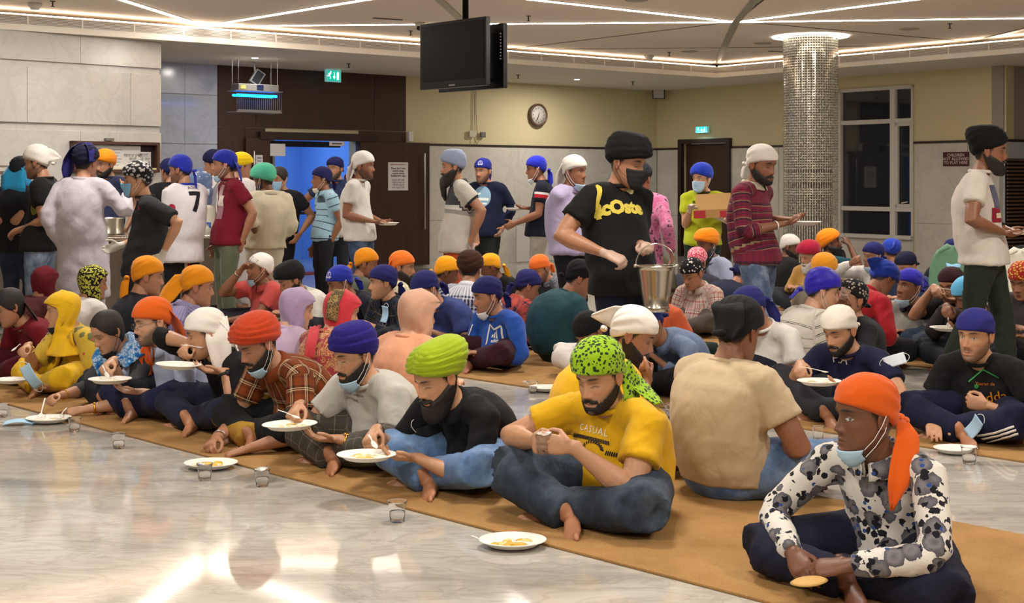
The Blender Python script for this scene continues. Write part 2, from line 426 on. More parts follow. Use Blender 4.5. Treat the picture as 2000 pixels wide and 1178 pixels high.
def beard_mesh(lod, length=1.0, mous=True, full=True):
    """offset shell over jaw, chin and upper lip"""
    na, nz = ((72, 40), (48, 28), (32, 20))[lod]
    a = np.linspace(-1.95, 1.95, na); z = np.linspace(-.1255, .01, nz)
    A, Zz = np.meshgrid(a, z); X, Y = hpoint(A, Zz)
    cz = -.016-.050*np.clip(Y/.085, 0, 1)**1.1
    if not full: cz = -.085-.01*np.abs(X)/.03
    m = np.clip((cz-Zz)/.016, 0, 1)
    m *= 1-np.clip(np.exp(-(X/.0235)**4-((Zz+.0745)/.0095)**4)*1.5, 0, 1)
    if mous: m = np.maximum(m, np.clip(1.7*np.exp(-(X/.034)**4-((Zz+.0600+.2*np.abs(X)*(np.abs(X) > .012)*.6)/.0075)**2)-.2, 0, 1)*(Y > .03)*(1-.35*ga(X/.004, 1)))
    t = -.004 + m*(.0055+.011*min(length, 1.6))
    low = np.clip((-.088-Zz)/.035, 0, 1)*m
    nx = np.sin(A); ny = np.cos(A)
    rnd = .0016*np.sin(A*41+np.sin(Zz*300)*1.5)*m
    X2 = X+nx*(t+rnd)*.8; Y2 = Y+ny*(t+rnd)+low*.012*length + np.where((Zz > -.07) & (np.abs(X) < .035), .004*m, 0)
    Z2 = Zz-low*.045*max(0, length-.35)
    V = np.stack([X2, Y2, Z2], -1).reshape(-1, 3); F = []
    for j in range(nz-1):
        for i in range(na-1):
            F.append((j*na+i+1, j*na+i, (j+1)*na+i, (j+1)*na+i+1))
    F.append(tuple(range(na)))
    keep = (m.ravel() > .02)
    F = [f for f in F if len(f) > 4 or any(keep[i] for i in f)]
    if length > 1.4:     # long beard falling from the chin
        L = .10*length
        pts = [(0, .055, -.085), (0, .085, -.12), (0, .092, -.12-L*.35), (0, .085, -.12-L*.75), (0, .075, -.12-L)]
        V3, F3 = tube(pts, [(.05, .035), (.052, .034), (.05, .03), (.036, .022), (.012, .008)], (1, 0, 0), 20)
        V3 = V3 + .003*np.sin(V3[:, :1]*400+V3[:, 2:]*40)*np.array([[0, 1, 0]])
        F = F+[tuple(i+len(V) for i in f) for f in F3]; V = np.concatenate([V, V3])
    return V, F
# ---- things worn on the head (head-local coordinates)
def loft_cap(lod, edge, top, off, folds=None, inset=.004, res=None, a_open=None):
    """cap over the head: edge(a) lower rim height, top crown height, off(a,t) stand-off from the head"""
    na, nz = res or ((84, 30), (56, 22), (36, 14))[lod]
    a = np.linspace(-math.pi, math.pi, na, endpoint=False); t = np.linspace(0, 1, nz)
    A, T = np.meshgrid(a, t)
    E = edge(A); Zz = E+(top-E)*np.sin(T*math.pi/2)**1.0
    hz = np.clip(E+(.1225-E)*np.sin(T*math.pi/2), -.12, .1225)
    O = off(A, T); X, Y = hpoint(A, hz)
    nx, ny = np.sin(A), np.cos(A)
    if folds is not None: O = O+folds(A, T)
    rim = np.clip(T/.04, 0, 1)
    O = O*rim+(1-rim)*inset
    fl = np.cos(T*math.pi/2)**.5
    X = X+nx*O*np.maximum(fl, .0); Y = Y+ny*O*np.maximum(fl, .0)
    Zz = Zz + O*.0
    V = np.stack([X, Y, Zz], -1).reshape(-1, 3); F = []
    for j in range(nz-1):
        for i in range(na):
            i2 = (i+1) % na
            F.append((j*na+i2, j*na+i, (j+1)*na+i, (j+1)*na+i2))
    F.append(tuple((nz-1)*na+i for i in range(na))[::-1]); F.append(tuple(range(na)))
    return V, F
def edge_fn(front, side, back):
    return lambda A: np.interp(np.abs(A), [0, .5, 1.1, 1.6, 2.2, 3.15], [front, front-.002, (front+side)/2+.004, side, (side+back)/2-.004, back])
def patka(lod, front=.046, side=.012, back=-.05, bulk=.010, top=.137, seed=0, knot=True, dome=.0):
    r = random.Random(seed); p1, p2 = r.uniform(0, 6), r.uniform(0, 6)
    off = lambda A, T: bulk*(.75+.5*np.sin(T*2.6)) + dome*np.sin(T*3)*(np.cos(A) < 0)*np.abs(np.cos(A)) + .001
    def folds(A, T):
        back_ = np.clip(-np.cos(A)*.7+.5, .12, 1)
        q = np.abs(np.abs(A)-math.pi)
        return back_*.0030*np.sin(11*np.arctan2(T-.12, q*.55+.05)*1.6+p1+np.sign(A)*.8) + .0014*np.sin(9*T+3*A+p2)
    V, F = loft_cap(lod, edge_fn(front, side, back), top, off, folds)
    if knot:
        z0 = back+.028
        y0 = -(.112+bulk)
        for (cx, cy, cz, rx, ry, rz) in ((0, y0, z0, .017, .015, .015), (.014, y0-.008, z0+.004, .015, .011, .012), (-.014, y0-.008, z0-.002, .015, .011, .012)):
            kv, kf = tube([(cx-rx, cy, cz), (cx-rx*.4, cy-.003, cz), (cx+rx*.4, cy-.003, cz), (cx+rx, cy, cz)], [(.004, .004), (ry, rz), (ry, rz), (.004, .004)], (0, 1, 0), 10)
            F = F+[tuple(i+len(V) for i in f) for f in kf]; V = np.concatenate([V, kv])
    return V, F
def turban(lod, bulk=.038, front=.05, side=.012, back=-.035, top=.165, style='round', seed=0, nf=6.0, skew=1.2, rear=.0):
    """wound turban: layered overlapping wraps, crossing over the forehead"""
    r = random.Random(seed); p1 = r.uniform(0, 1)
    def prof(T): return np.interp(T, [0, .08, .3, .55, .78, .92, 1], [.45, .80, 1.0, 1.0, .80, .5, .15])
    off = lambda A, T: bulk*prof(T)*(1+.10*np.cos(2*A)) + rear*np.clip(-np.cos(A), 0, 1)*np.sin(np.clip(T*1.2, 0, 1)*math.pi)**.8
    def folds(A, T):
        ph = nf*T + p1 + 1.9*skew*(np.abs(A)/math.pi)**.8*np.where(A > 0, 1.0, .55) + .35*np.sin(A*1.5+p1*6) + .25*np.sin(T*4+A)
        ph = ph + np.where(A > 0, .5, 0)*np.clip(1-np.abs(A)/.5, 0, 1)
        fz = ph-np.floor(ph)
        lay = .0085*(fz**.7) - .0085*np.clip((fz-.86)/.14, 0, 1)
        fine = .0012*np.sin(ph*2*math.pi*4.0+1.7*np.sin(A*3))
        vv = -.006*np.exp(-(A/.10)**2)*np.clip(T*2, 0, 1)
        return (lay+fine+vv)*np.clip(T*7, 0, 1)
    res = ((100, 48), (60, 30), (36, 18))[lod]
    ef = lambda A: np.interp(np.abs(A), [0, .45, 1.1, 1.6, 2.2, 3.15], [front+.012 if style != 'flat' else front, front, (front+side)/2, side, (side+back)/2, back])
    V, F = loft_cap(lod, ef, top, off, folds, res=res)
    if style == 'peak':
        # sweeps up and back from the forehead
        y = V[:, 1]; z = V[:, 2]; w = np.clip((z-.03)/.12, 0, 1)
        V[:, 1] = y - .055*w*(y < .02)*np.clip((.02-y)/.1, 0, 1); V[:, 2] = z + .012*w*np.clip((y+.02)/.1, 0, 1)
    elif style == 'flat':
        V[:, 2] = np.where(V[:, 2] > top*.86, top*.86+(V[:, 2]-top*.86)*.45, V[:, 2])
    return V, F
def head_tail(pts, widths, side=(1, 0, 0), waves=.004, n=6, thick=.004, seed=0):
    P = np.array(pts, float); m = 14
    t = np.linspace(0, len(P)-1, m); Q = np.stack([np.interp(t, range(len(P)), P[:, i]) for i in range(3)], -1)
    W = np.interp(t, range(len(P)), widths); sd = unit(side)
    rows = []
    T = np.gradient(Q, axis=0)
    for i in range(m):
        nrm = unit(np.cross(T[i], sd)); row = []
        for j in range(n+1):
            u = j/n-.5
            row.append(Q[i]+sd*W[i]*u+nrm*(waves*math.sin(u*9+i*.25+seed)*min(1, i/3)))
        rows.append(row)
    return sheet(rows, thick)
def hair_cap(lod, front=.082, part=True, back=-.10, bulk=.008):
    off = lambda A, T: bulk+0*A
    def folds(A, T): return .0012*np.sin(A*34+T*3) - (.006*ga(A, .06)*T if part else 0)
    ef = lambda A: np.interp(np.abs(A), [0, .55, .95, 1.25, 1.5, 1.75, 2.2, 3.15], [front, front-.008, .035, -.005, -.02, -.03, back+.01, back])
    return loft_cap(lod, ef, .133, off, folds)
def hood(lod, open_f=.075, drop=.34, bulk=.012, up=None, wrap=True, flare=.11):
    """long head scarf: over the crown, open at the face, down round neck and shoulders"""
    na, nz = ((60, 44), (44, 32), (30, 22))[lod]
    zs = np.concatenate([np.linspace(.134, .10, 6), np.linspace(.09, -drop, nz-6)])
    rows = []
    for z in zs:
        # half opening measured from the front
        if z > .1225: op = 0.0 if z > open_f+.04 else .5
        else: op = np.interp(z, [-.20, -.16, -.13, -.09, -.03, .03, open_f-.012, open_f], [.10, .2, .75, 1.12, 1.28, 1.22, .8, .0])
        if not wrap: op = np.interp(z, [-.34, -.13, -.09, -.03, .03, open_f-.012, open_f], [1.2, 1.25, 1.2, 1.28, 1.22, .8, .0])
        a = np.linspace(op, 2*math.pi-op, na)
        hz = min(z, .1215)
        w, f, b = hprof(max(hz, -.09))
        cz = np.clip((-.06-z)/.09, 0, 1); sh = np.clip((-.15-z)/.12, 0, 1)
        x, y = hpoint(a, max(hz if z < .1225 else .1215, -.10), bulk+.004)
        if z > .1215: sc_ = max(0.02, 1-(z-.1215)/.0128); x, y = x*sc_, y*sc_-.005
        nw = .078+flare*sh**1.3; nb = .085+.05*sh**1.2
        x2 = nw*np.sin(a); y2 = -.015+nb*np.cos(a)
        xx = x*(1-cz)+x2*cz; yy = y*(1-cz)+y2*cz
        fold = ((.0022+.007*cz)*np.sin(a*8+z*30+1.5*np.sin(a*3)) + .0035*np.sin(a*3.3-z*45+2*np.sin(z*25)))*np.clip((.125-z)/.06, 0, 1)
        xx = xx+np.sin(a)*fold; yy = yy+np.cos(a)*fold
        rows.append(np.stack([xx, yy, np.full_like(xx, z)], -1))
    return sheet(rows, .005)
def chin_mask(lod):
    na, nv = 26, 8
    rows = []
    for j in range(nv):
        v = j/(nv-1); row = []
        for i in range(na):
            a = -1.15+2.3*i/(na-1)
            x = .068*math.sin(a)*(1-.22*v); y = .012+(.084-.036*v)*math.cos(a)+.010*math.sin(v*3.1)
            z = -.101+.012*(1-math.cos(a)) - .056*v*math.cos(a*.85)
            y += .0022*math.sin(v*19)
            row.append((x, y, z))
        rows.append(row)
    return sheet(rows, .004)
def face_mask(lod):
    na, nv = 30, 14; rows = []
    for j in range(nv):
        v = j/(nv-1); z = -.018-.108*v; row = []
        for i in range(na):
            a = -1.12+2.24*i/(na-1)
            x, y = hpoint(np.array(a), np.array(z), .008)
            y = float(y)+.022*math.exp(-(float(x)/.022)**2)*math.exp(-((z+.034)/.034)**2)+.006*math.cos(a)
            row.append((float(x), y+.0015*math.sin(v*26), z+.012*(math.exp(-(float(x)/.02)**2))*(1-v)))
        rows.append(row)
    return sheet(rows, .003)
def straps(kind):
    res = []
    for s in (-1, 1):
        out = MB()
        if kind == 'chin': p = [(s*.081, -.030, .018), (s*.084, -.008, -.02), (s*.079, .018, -.06), (s*.066, .045, -.092)]; q = [(s*.081, -.032, .018), (s*.081, -.034, .0), (s*.083, -.018, -.04), (s*.074, .012, -.085), (s*.064, .04, -.115)]
        else: p = [(s*.083, -.032, .014), (s*.084, 0, -.02), (s*.079, .022, -.045), (s*.068, .044, -.06)]; q = [(s*.083, -.034, .014), (s*.083, -.032, .002), (s*.083, 0, -.05), (s*.070, .036, -.095)]
        out.tube(q[::-1]+p, [.0012]*(len(p)+len(q)), (0, 0, 1), 5)
        res.append((out.verts(), out.f))
    return res
def glasses(lod, r=.021, rect=False):
    m = MB(); n = 20
    for s in (-1, 1):
        pts = []
        for i in range(n+1):
            a = 2*math.pi*i/n; k = 1.0
            cx, cz = math.cos(a), math.sin(a)
            if rect: cx = np.sign(cx)*abs(cx)**.6; cz = np.sign(cz)*abs(cz)**.6*.72
            pts.append((s*.032+cx*r*(1.15 if rect else 1), .103-.10*abs(s*.032+cx*r)**1.6*1.6, -.006+cz*r))
        m.tube(pts, [.0015]*(n+1), (0, 1, 0), 5)
        m.tube([(s*(.032+r), .096, 0), (s*.075, .07, .004), (s*.080, .0, .008), (s*.079, -.02, .0)], [.0014]*4, (0, 0, 1), 5)
    m.tube([(-.012, .103, .002), (0, .107, .005), (.012, .103, .002)], [.0014]*3, (0, 0, 1), 5)
    return m.verts(), m.f

# ---- remesh queue: raw closed shells -> one continuous smooth surface (evaluated all at once)
QUEUE = []
def queue(mb, voxel, smooth=3, fac=.5):
    me = bpy.data.meshes.new('tmp'); me.from_pydata(mb.verts().tolist(), [], mb.f)
    o = bpy.data.objects.new('tmp', me); COL.objects.link(o)
    r = o.modifiers.new('r', 'REMESH'); r.mode = 'VOXEL'; r.voxel_size = voxel; r.adaptivity = 0
    if smooth:
        s = o.modifiers.new('s', 'SMOOTH'); s.factor = fac; s.iterations = smooth
    QUEUE.append(o); return len(QUEUE)-1
RES = {}
def run_queue():
    dg = bpy.context.evaluated_depsgraph_get(); dg.update()
    for i, o in enumerate(QUEUE):
        ev = o.evaluated_get(dg); me = ev.to_mesh()
        nv = len(me.vertices); v = np.empty(nv*3); me.vertices.foreach_get('co', v); v = v.reshape(-1, 3)
        nl = len(me.loops); li = np.empty(nl, dtype=int); me.loops.foreach_get('vertex_index', li)
        npoly = len(me.polygons); ls = np.empty(npoly, dtype=int); me.polygons.foreach_get('loop_start', ls)
        nn = np.empty(nv*3); me.vertices.foreach_get('normal', nn)
        ends = np.append(ls[1:], nl)
        F = [tuple(li[a:b]) for a, b in zip(ls, ends)]
        RES[i] = (v, F, nn.reshape(-1, 3))
        ev.to_mesh_clear()
    for o in QUEUE:
        me = o.data; bpy.data.objects.remove(o); bpy.data.meshes.remove(me)
    QUEUE.clear()
def bone_coords(V, bones):
    """bones: list of (a, b, ra, rb, ref, offset, id) -> per vertex (around, along, id)"""
    best = np.full(len(V), 1e9); out = np.zeros((len(V), 3))
    for (a, b, ra, rb, ref, off, bid) in bones:
        d = b-a; L = np.linalg.norm(d); d = d/L
        t = np.clip((V-a)@d/L, 0, 1); C = a+np.outer(t*L, d); w = V-C
        dist = np.linalg.norm(w, axis=1)-(ra+(rb-ra)*t)
        x = unit(ref-d*d.dot(ref)); y = np.cross(d, x)
        ang = np.arctan2(w@y, w@x)
        m = dist < best
        best[m] = dist[m]
        out[m] = np.stack([ang*(ra+rb)/2, off+t*L, np.full(len(V), bid)], -1)[m]
    return out
def folds_disp(V, N, buv, amp, seed):
    r = np.random.RandomState(seed); k = np.zeros(len(V))
    for i in range(7):
        w = r.normal(size=3); w /= np.linalg.norm(w); f = r.uniform(14, 46)
        k += np.sin(V@w*f + 1.8*np.sin(V@r.normal(size=3)*9) + r.uniform(0, 6))*r.uniform(.4, 1)
    k /= 3.0
    sl = np.sin(buv[:, 1]*r.uniform(70, 95)+2.2*np.sin(buv[:, 0]*26+r.uniform(0, 6)))*(buv[:, 2] > .5)
    d1 = unit(r.normal(size=3)); d2 = r.normal(size=3)*6
    k = k + 1.5*(1-2*np.abs(np.sin(V@d1*r.uniform(13, 20)+1.4*np.sin(V@d2)+r.uniform(0, 6))))**3*np.clip(.4+.6*np.sin(V@d2[::-1]*1.3), 0, 1)
    k = np.sign(k)*np.abs(k)**.8 + .55*sl*np.clip(.3+.7*np.sin(V@np.array((7., 11., 9.))+seed), 0, 1)
    return V+N*(k*amp)[:, None]

# ---- hand
def hand_raw(mb, W, d, nrm, right, kind='relax', size=1.0):
    d = unit(d); nrm = unit(nrm-d*d.dot(nrm)); ts = np.cross(d, nrm)*(1 if right else -1)
    S = size
    mb.tube([W-d*.02*S, W+d*.012*S, W+d*.045*S, W+d*.080*S, W+d*.094*S], [(.0265*S, .020*S), (.028*S, .0185*S), (.036*S, .0165*S), (.0385*S, .0145*S), (.034*S, .011*S)], ts, 14)
    cur = {'relax': (.32, .42, .3), 'flat': (.10, .14, .1), 'grip': (.85, 1.05, .6), 'hold': (.38, .30, .2), 'pinch': (.72, .80, .45), 'fist': (1.35, 1.55, .9), 'cup': (.55, .7, .4)}[kind]
    lens = ((.030, .074), (.010, .081), (-.0105, .076), (-.0295, .060))
    for i, (o, L) in enumerate(lens):
        p = W+d*(.088-.004*abs(i-1))*S+ts*o*S; ang = 0; pts = [p-d*.022*S]; spread = o*.9
        pts.append(p); ex = {0: 0, 1: .03, 2: .10, 3: .18}[i]
        if kind == 'pinch': ex = {0: 0, 1: .12, 2: .35, 3: .5}[i]
        for s_, c in zip((.46, .30, .24), cur):
            ang += c+ex*(.6)
            dd = unit(d*math.cos(ang)+nrm*math.sin(ang)+ts*spread*(2.2 if kind in ('flat', 'hold') else 1.2)*max(0, math.cos(ang)))
            p = p+dd*L*s_*S; pts.append(p)
        r = .0088 if i < 3 else .0076
        mb.tube(pts, [r*S*1.02, r*S*1.05, r*S*.98, r*S*.92, r*S*.80], ts, 9)
    tb = W+d*.026*S+ts*.026*S
    if kind in ('pinch', 'grip', 'fist', 'cup'): v = [unit(d*.62+ts*.45+nrm*.55), unit(d*.85+nrm*.55-ts*.05), unit(d*.9+nrm*.25-ts*.30)]
    elif kind == 'hold': v = [unit(d*.45+ts*.75+nrm*.45), unit(d*.8+ts*.35+nrm*.35), unit(d*.95+ts*.05+nrm*.1)]
    else: v = [unit(d*.60+ts*.70+nrm*.25), unit(d*.85+ts*.40+nrm*.2), unit(d*.98+ts*.15+nrm*.15)]
    pts = [tb-v[0]*.012*S, tb]
    for q, L in zip(v, (.042, .032, .024)): pts.append(pts[-1]+q*L*S)
    mb.tube(pts, [.0125*S, .0125*S, .0108*S, .0098*S, .0080*S], nrm, 9)
    return ts
def foot_raw(mb, A, d, sole, right, size=1.0, toes=True):
    """A: ankle; d: towards the toes; sole: outward normal of the sole"""
    d = unit(d); sole = unit(sole-d*d.dot(sole)); inn = np.cross(d, sole)*(1 if right else -1)   # towards the big toe
    S = size; h = A+sole*.028*S
    mb.tube([h-d*.052*S, h-d*.025*S, h+d*.03*S, h+d*.08*S+sole*.008*S, h+d*.125*S+sole*.016*S, h+d*.150*S+sole*.020*S],
            [(.024*S, .026*S), (.031*S, .034*S), (.032*S, .036*S), (.038*S, .027*S), (.044*S, .019*S), (.040*S, .014*S)], inn, 14)
    mb.tube([A-sole*.05*S, A, A+sole*.02*S+d*.01*S], [.035*S, .034*S, .032*S], d, 12)
    if toes:
        for i, (o, L, r) in enumerate(((.026, .044, .0125), (.008, .038, .0092), (-.007, .034, .0088), (-.021, .028, .0083), (-.033, .022, .0078))):
            p = h+d*(.143-.006*i)*S+sole*.020*S+inn*o*S
            mb.tube([p, p+d*L*.5*S-sole*.003*S, p+d*L*S+sole*.004*S], [r*S, r*S, r*S*.92], inn, 8)
def ik(S, T, l1, l2, pole):
    v = T-S; D = np.linalg.norm(v); Dm = (l1+l2)*.992
    if D > Dm: T = S+v/D*Dm; v = T-S; D = Dm
    D = max(D, abs(l1-l2)*1.05+.04)
    u = unit(v); a = (l1*l1-l2*l2+D*D)/(2*D); hgt = math.sqrt(max(1e-6, l1*l1-a*a))
    p = pole-u*u.dot(pole); p = unit(p)
    return S+u*a+p*hgt, T
SKINS = dict(a='#b98a6a', b='#a5765a', c='#8a5d44', d='#6d4632', e='#c79a7c')
PEOPLE = []
WARN = []
def fwd(th, pit=0.0):
    th = math.radians(th); pit = math.radians(pit)
    return np.array((math.sin(th)*math.cos(pit), -math.cos(th)*math.cos(pit), -math.sin(pit)))
def person(label, x, y, th, d=None, fy=None, row=None, pose='sit', hth=None, hp=8, hr=0, lean=None, k=1.0, g=1.0, skin='b', lod=None,
           gear=None, gcol='#ffffff', gearkw=None, gmat=None, tails=None, beard=0, mous=True, stub=0, eyes='down', gaze=0, mouth=0, hair='15100d', fem=False, mask=None, maskcol='#a8c6dc',
           glass=None, shirt='#888888', smat=None, sleeve='short', collar='crew', collarcol=None, hem=None, trous='#22242c', tmat=None, shorts=False,
           R=None, L=None, RH='relax', LH='relax', RN=None, LN=None, RP=None, LP=None, RD=None, LD=None, gloves=None,
           leg=0, kneeR=None, kneeL=None, ankR=None, ankL=None, toeR=None, toeL=None, hunch=.05, stride=(0, 0), group=None, loose=1.0, wear=(), seed=None, headk=1.0, shw=1.0, feet=True, hip=None, stature=None):
    """queue one person. x, y: pixel of the head centre (ear height); fy: pixel row where the seat / feet meet the floor."""
    seed = len(PEOPLE)+1 if seed is None else seed
    if lean is None: lean = .12 if pose == 'sit' else .035
    F = fwd(th); U = np.array((0, 0, 1.)); S = np.cross(F, U)
    if d is None:
        if row is not None: d = rown(hip if hip else x, row)
        else: d = FPX*EYE/(fy-HOR)
    sc_ = FPX/d
    if lod is None: lod = 0 if sc_ > 350 else (1 if sc_ > 225 else 2)
    hd = d+lean*F[1]
    H = px(x, y, hd)
    base = H-F*lean; base[2] = 0
    K = k*1.09; KL = k*1.02
    hth = th if hth is None else hth
    hF = fwd(hth, hp); hS = unit(np.cross(fwd(hth), U)); hU = np.cross(hS, hF)
    if hr: cr, sr = math.cos(math.radians(hr)), math.sin(math.radians(hr)); hS, hU = hS*cr+hU*sr, hU*cr-hS*sr
    HK = k*headk*1.10
    HM = np.stack([hS, hF, hU], 1)*HK               # columns: local x, y, z
    toW = lambda V: np.asarray(V)@HM.T+H
    neck = H - hU*.105*HK - hF*.022*HK - U*.026*K - F*.022
    if pose == 'sit': pel = base+U*.115*K
    else:
        if stature is None: stature = (H[2]+.125*K)
        pel = base+U*(stature*.525)
    # spine
    mid = (pel+neck)/2 - F*hunch*2 + U*.02
    ts = np.linspace(0, 1, 9); SP = np.array([(1-t)**2*pel+2*t*(1-t)*mid+t*t*neck for t in ts])
    if pose == 'stand': pass
    tl = np.linalg.norm(np.diff(SP, axis=0), axis=1).sum()
    if not (.26 < tl/K < .66): WARN.append('%s torso %.2f headz %.2f d %.2f' % (label[:40], tl, H[2], d))
    up_t = unit(SP[-1]-SP[-3]); cF = unit(np.cross(U if abs(up_t[2]) < .0 else np.cross(S, up_t), U) if False else np.cross(up_t, S))
    if cF.dot(F) < 0: cF = -cF
    gK = g*K
    sh0 = SP[7]+ (SP[8]-SP[7])*.25
    shR = sh0+S*.172*K*shw+cF*.01; shL = sh0-S*.172*K*shw+cF*.01
    l1, l2 = .285*K, .262*K
    def tgt(h, right):
        s = 1 if right else -1
        if h is None:
            if pose == 'sit': return base+F*.30*K+S*s*.07+U*.24*K
            return pel+S*s*.25*K*shw+F*.06+U*-.08
        if h[0] == 'l': return base+F*h[1]+S*h[2]+U*h[3]
        return px(h[0], h[1], d+h[2])
    arms = []
    for right, h, hk_, hn, pole, hdir, sh in ((True, R, RH, RN, RP, RD, shR), (False, L, LH, LN, LP, LD, shL)):
        s = 1 if right else -1
        T = tgt(h, right)
        pole = np.array(pole, float) if pole is not None else None
        pw = (F*pole[0]+S*s*pole[1]+U*pole[2]) if pole is not None else (-F*.25+S*s*.55-U*.75 if pose == 'sit' else -F*.75+S*s*.35-U*.5)
        hand_c = .075*K
        dirv = unit(T-sh)
        for _ in range(3):
            W = T-dirv*hand_c
            E, W = ik(sh, W, l1, l2, pw)
            dirv = unit(W-E)
            if hdir is not None: dirv = unit(F*hdir[0]+S*s*hdir[1]+U*hdir[2])
        if np.linalg.norm(T-(W+dirv*hand_c)) > .05: WARN.append('%s %s hand off %.2f' % (label[:40], 'R' if right else 'L', np.linalg.norm(T-(W+dirv*hand_c))))
        if hn is None: nv = -U if pose == 'sit' else -S*s
        else: nv = F*hn[0]+S*s*hn[1]+U*hn[2]
        if pose == 'stand' and hn is None: nv = -S*s
        arms.append((right, sh, E, W, dirv, nv, hk_))
    # legs
    legs = []
    for right in (True, False):
        s = 1 if right else -1
        if pose == 'sit':
            hipj = base+S*s*.092*K+U*.115*K
            front = (right == (leg == 0))
            kn = kneeR if right else kneeL; an = ankR if right else ankL; to = toeR if right else toeL
            if kn is None: kn = (.31, .325, .155)
            if an is None: an = (.345, -.02, .062) if front else (.26, -.07, .06)
            if to is None: to = (.80, -.55, -.12)
            Kn = base+F*kn[0]*KL+S*s*kn[1]*KL+U*kn[2]*KL; An = base+F*an[0]*KL+S*s*an[1]*KL+U*an[2]*KL
            td = F*to[0]+S*s*to[1]+U*to[2]
            sole = -S*s*.62-U*.62+F*.1 if len(to) < 4 else F*to[3]+S*s*to[4]+U*to[5]
            legs.append((right, hipj, Kn, An, unit(td), unit(sole)))
        else:
            st = stride[0 if right else 1]
            hipj = pel+S*s*.09*K-U*.02
            hh = hipj[2]
            An = base+S*s*.095*K+F*st+U*(.075)
            Kn = (hipj+An)/2+F*(.03+abs(st)*.10)
            legs.append((right, hipj, Kn, An, unit(F+S*s*.18), -U))
    p = dict(label=label, base=base, K=K, lod=lod, toW=toW, SP=SP, S=S, F=F, U=U, cF=cF, HK=HK, H=H, hF=hF, hS=hS, hU=hU, neck=neck, arms=arms, legs=legs, seed=seed,
             args=dict(gear=gear, gcol=gcol, gearkw=gearkw or {}, gmat=gmat, tails=tails, beard=beard, mous=mous, stub=stub, eyes=eyes, gaze=gaze, mouth=mouth, hair=hair, fem=fem, mask=mask, maskcol=maskcol,
                       glass=glass, shirt=shirt, smat=smat, sleeve=sleeve, collar=collar, collarcol=collarcol, trous=trous, tmat=tmat, skin=skin, gloves=gloves, group=group, wear=wear, pose=pose), d=d, sc=sc_)
    vox = (.0135, .0195, .0275)[lod]
    # --- body core (covered by clothes): torso, neck, thighs
    core = MB()
    rt = np.array([(.145, .11), (.145, .11), (.135, .10), (.13, .10), (.135, .10), (.14, .10), (.145, .09), (.105, .07), (.056, .056)])*gK
    rt[-1] = (.056*K, .057*K)
    core.tube(SP, rt, S, 14)
    core.tube([SP[7], neck, H-hU*.06*HK-hF*.022*HK, H-hU*.01*HK-hF*.03*HK], [(.075*K, .062*K), (.058*HK, .058*HK), (.054*HK, .058*HK), (.045*HK, .045*HK)], S, 14)
    for (right, sh, E, W, dv, nv, hk_) in arms:
        core.tube([sh0, sh, sh+(E-sh)*.6], [.05*K, .052*K, .044*K], F, 10)
    for (right, hj, kn, an, td, so) in legs:
        core.tube([hj, hj+(kn-hj)*.75], [.07*K, .045*K], F, 10)
    p['core'] = queue(core, .032 if lod < 2 else .045, 2)
    p['arm'] = []
    av = (.0056, .0095, .0145)[lod]
    for (right, sh, E, W, dv, nv, hk_) in arms:
        m = MB()
        e1 = sh+(E-sh)*.50
        fa = W-E; k0 = {'long': 5, 'roll': 4, 'half': 1}.get(sleeve, 0)
        m.tube([e1, sh+(E-sh)*.8, E, E+fa*.22, E+fa*.36, E+fa*.8, W-dv*.0][k0:], [.047*gK, .043*gK, .041*gK, (.044*gK, .042*gK), (.042*gK, .039*gK), (.031*K, .026*K), (.0275*K, .0205*K)][k0:], np.cross(dv, nv), 14)
        hand_raw(m, W, dv, nv, right, hk_, K*(.93 if fem else 1.0))
        p['arm'].append(queue(m, av, 3 if lod == 0 else 2, .42))
    p['foot'] = []
    if feet:
        for (right, hj, kn, an, td, so) in legs:
            m = MB(); foot_raw(m, an, td, so, right, K*.9, lod < 2)
            m.tube([kn+(an-kn)*.55, kn+(an-kn)*.8, an], [.045*K, .038*K, .034*K], F, 12)
            p['foot'].append(queue(m, (.0058, .0125, .017)[lod], 2, .45))
    # --- shirt
    sh_ = MB(); lo = loose
    rt = np.array([(.182, .148), (.184, .150), (.180, .147), (.178, .142), (.180, .140), (.184, .136), (.182, .120), (.142, .094), (.070, .067)])*gK
    rt[:, 0] *= 1+(lo-1)*np.array([1, 1, 1, .9, .7, .4, .1, 0, 0]); rt[:, 1] *= 1+(lo-1)*np.array([1, 1, 1, .9, .7, .4, .1, 0, 0])
    rt[-1] = (.066*K, .064*K); rt[:, 0] *= (1+(shw-1)*.8)
    pts = list(SP); rr = [tuple(q) for q in rt]
    pts[-1] = SP[-1]-(SP[-1]-SP[-2])*.12
    if pose == 'stand':
        hm = .09 if hem is None else hem
        pts = [pel-U*hm*K, pel-U*hm*.5*K]+pts; rr = [(.198*gK*lo, .158*gK*lo), (.192*gK*lo, .153*gK*lo)]+rr
    else: pts = [pel-U*.055*K]+pts; rr = [(.180*gK, .142*gK)]+rr
    sh_.tube(pts, rr, S, 20, cap=False)
    bones = []; off = -2.0
    for i in range(len(pts)-1):
        a_, b_ = np.array(pts[i]), np.array(pts[i+1])
        bones.append((a_, b_, rr[i][0]*.85, rr[i+1][0]*.85, F, off, 0)); off += np.linalg.norm(b_-a_)
    slen = {'short': .62, 'half': .85, 'none': .12, 'long': 2, 'roll': 1.45}[sleeve]
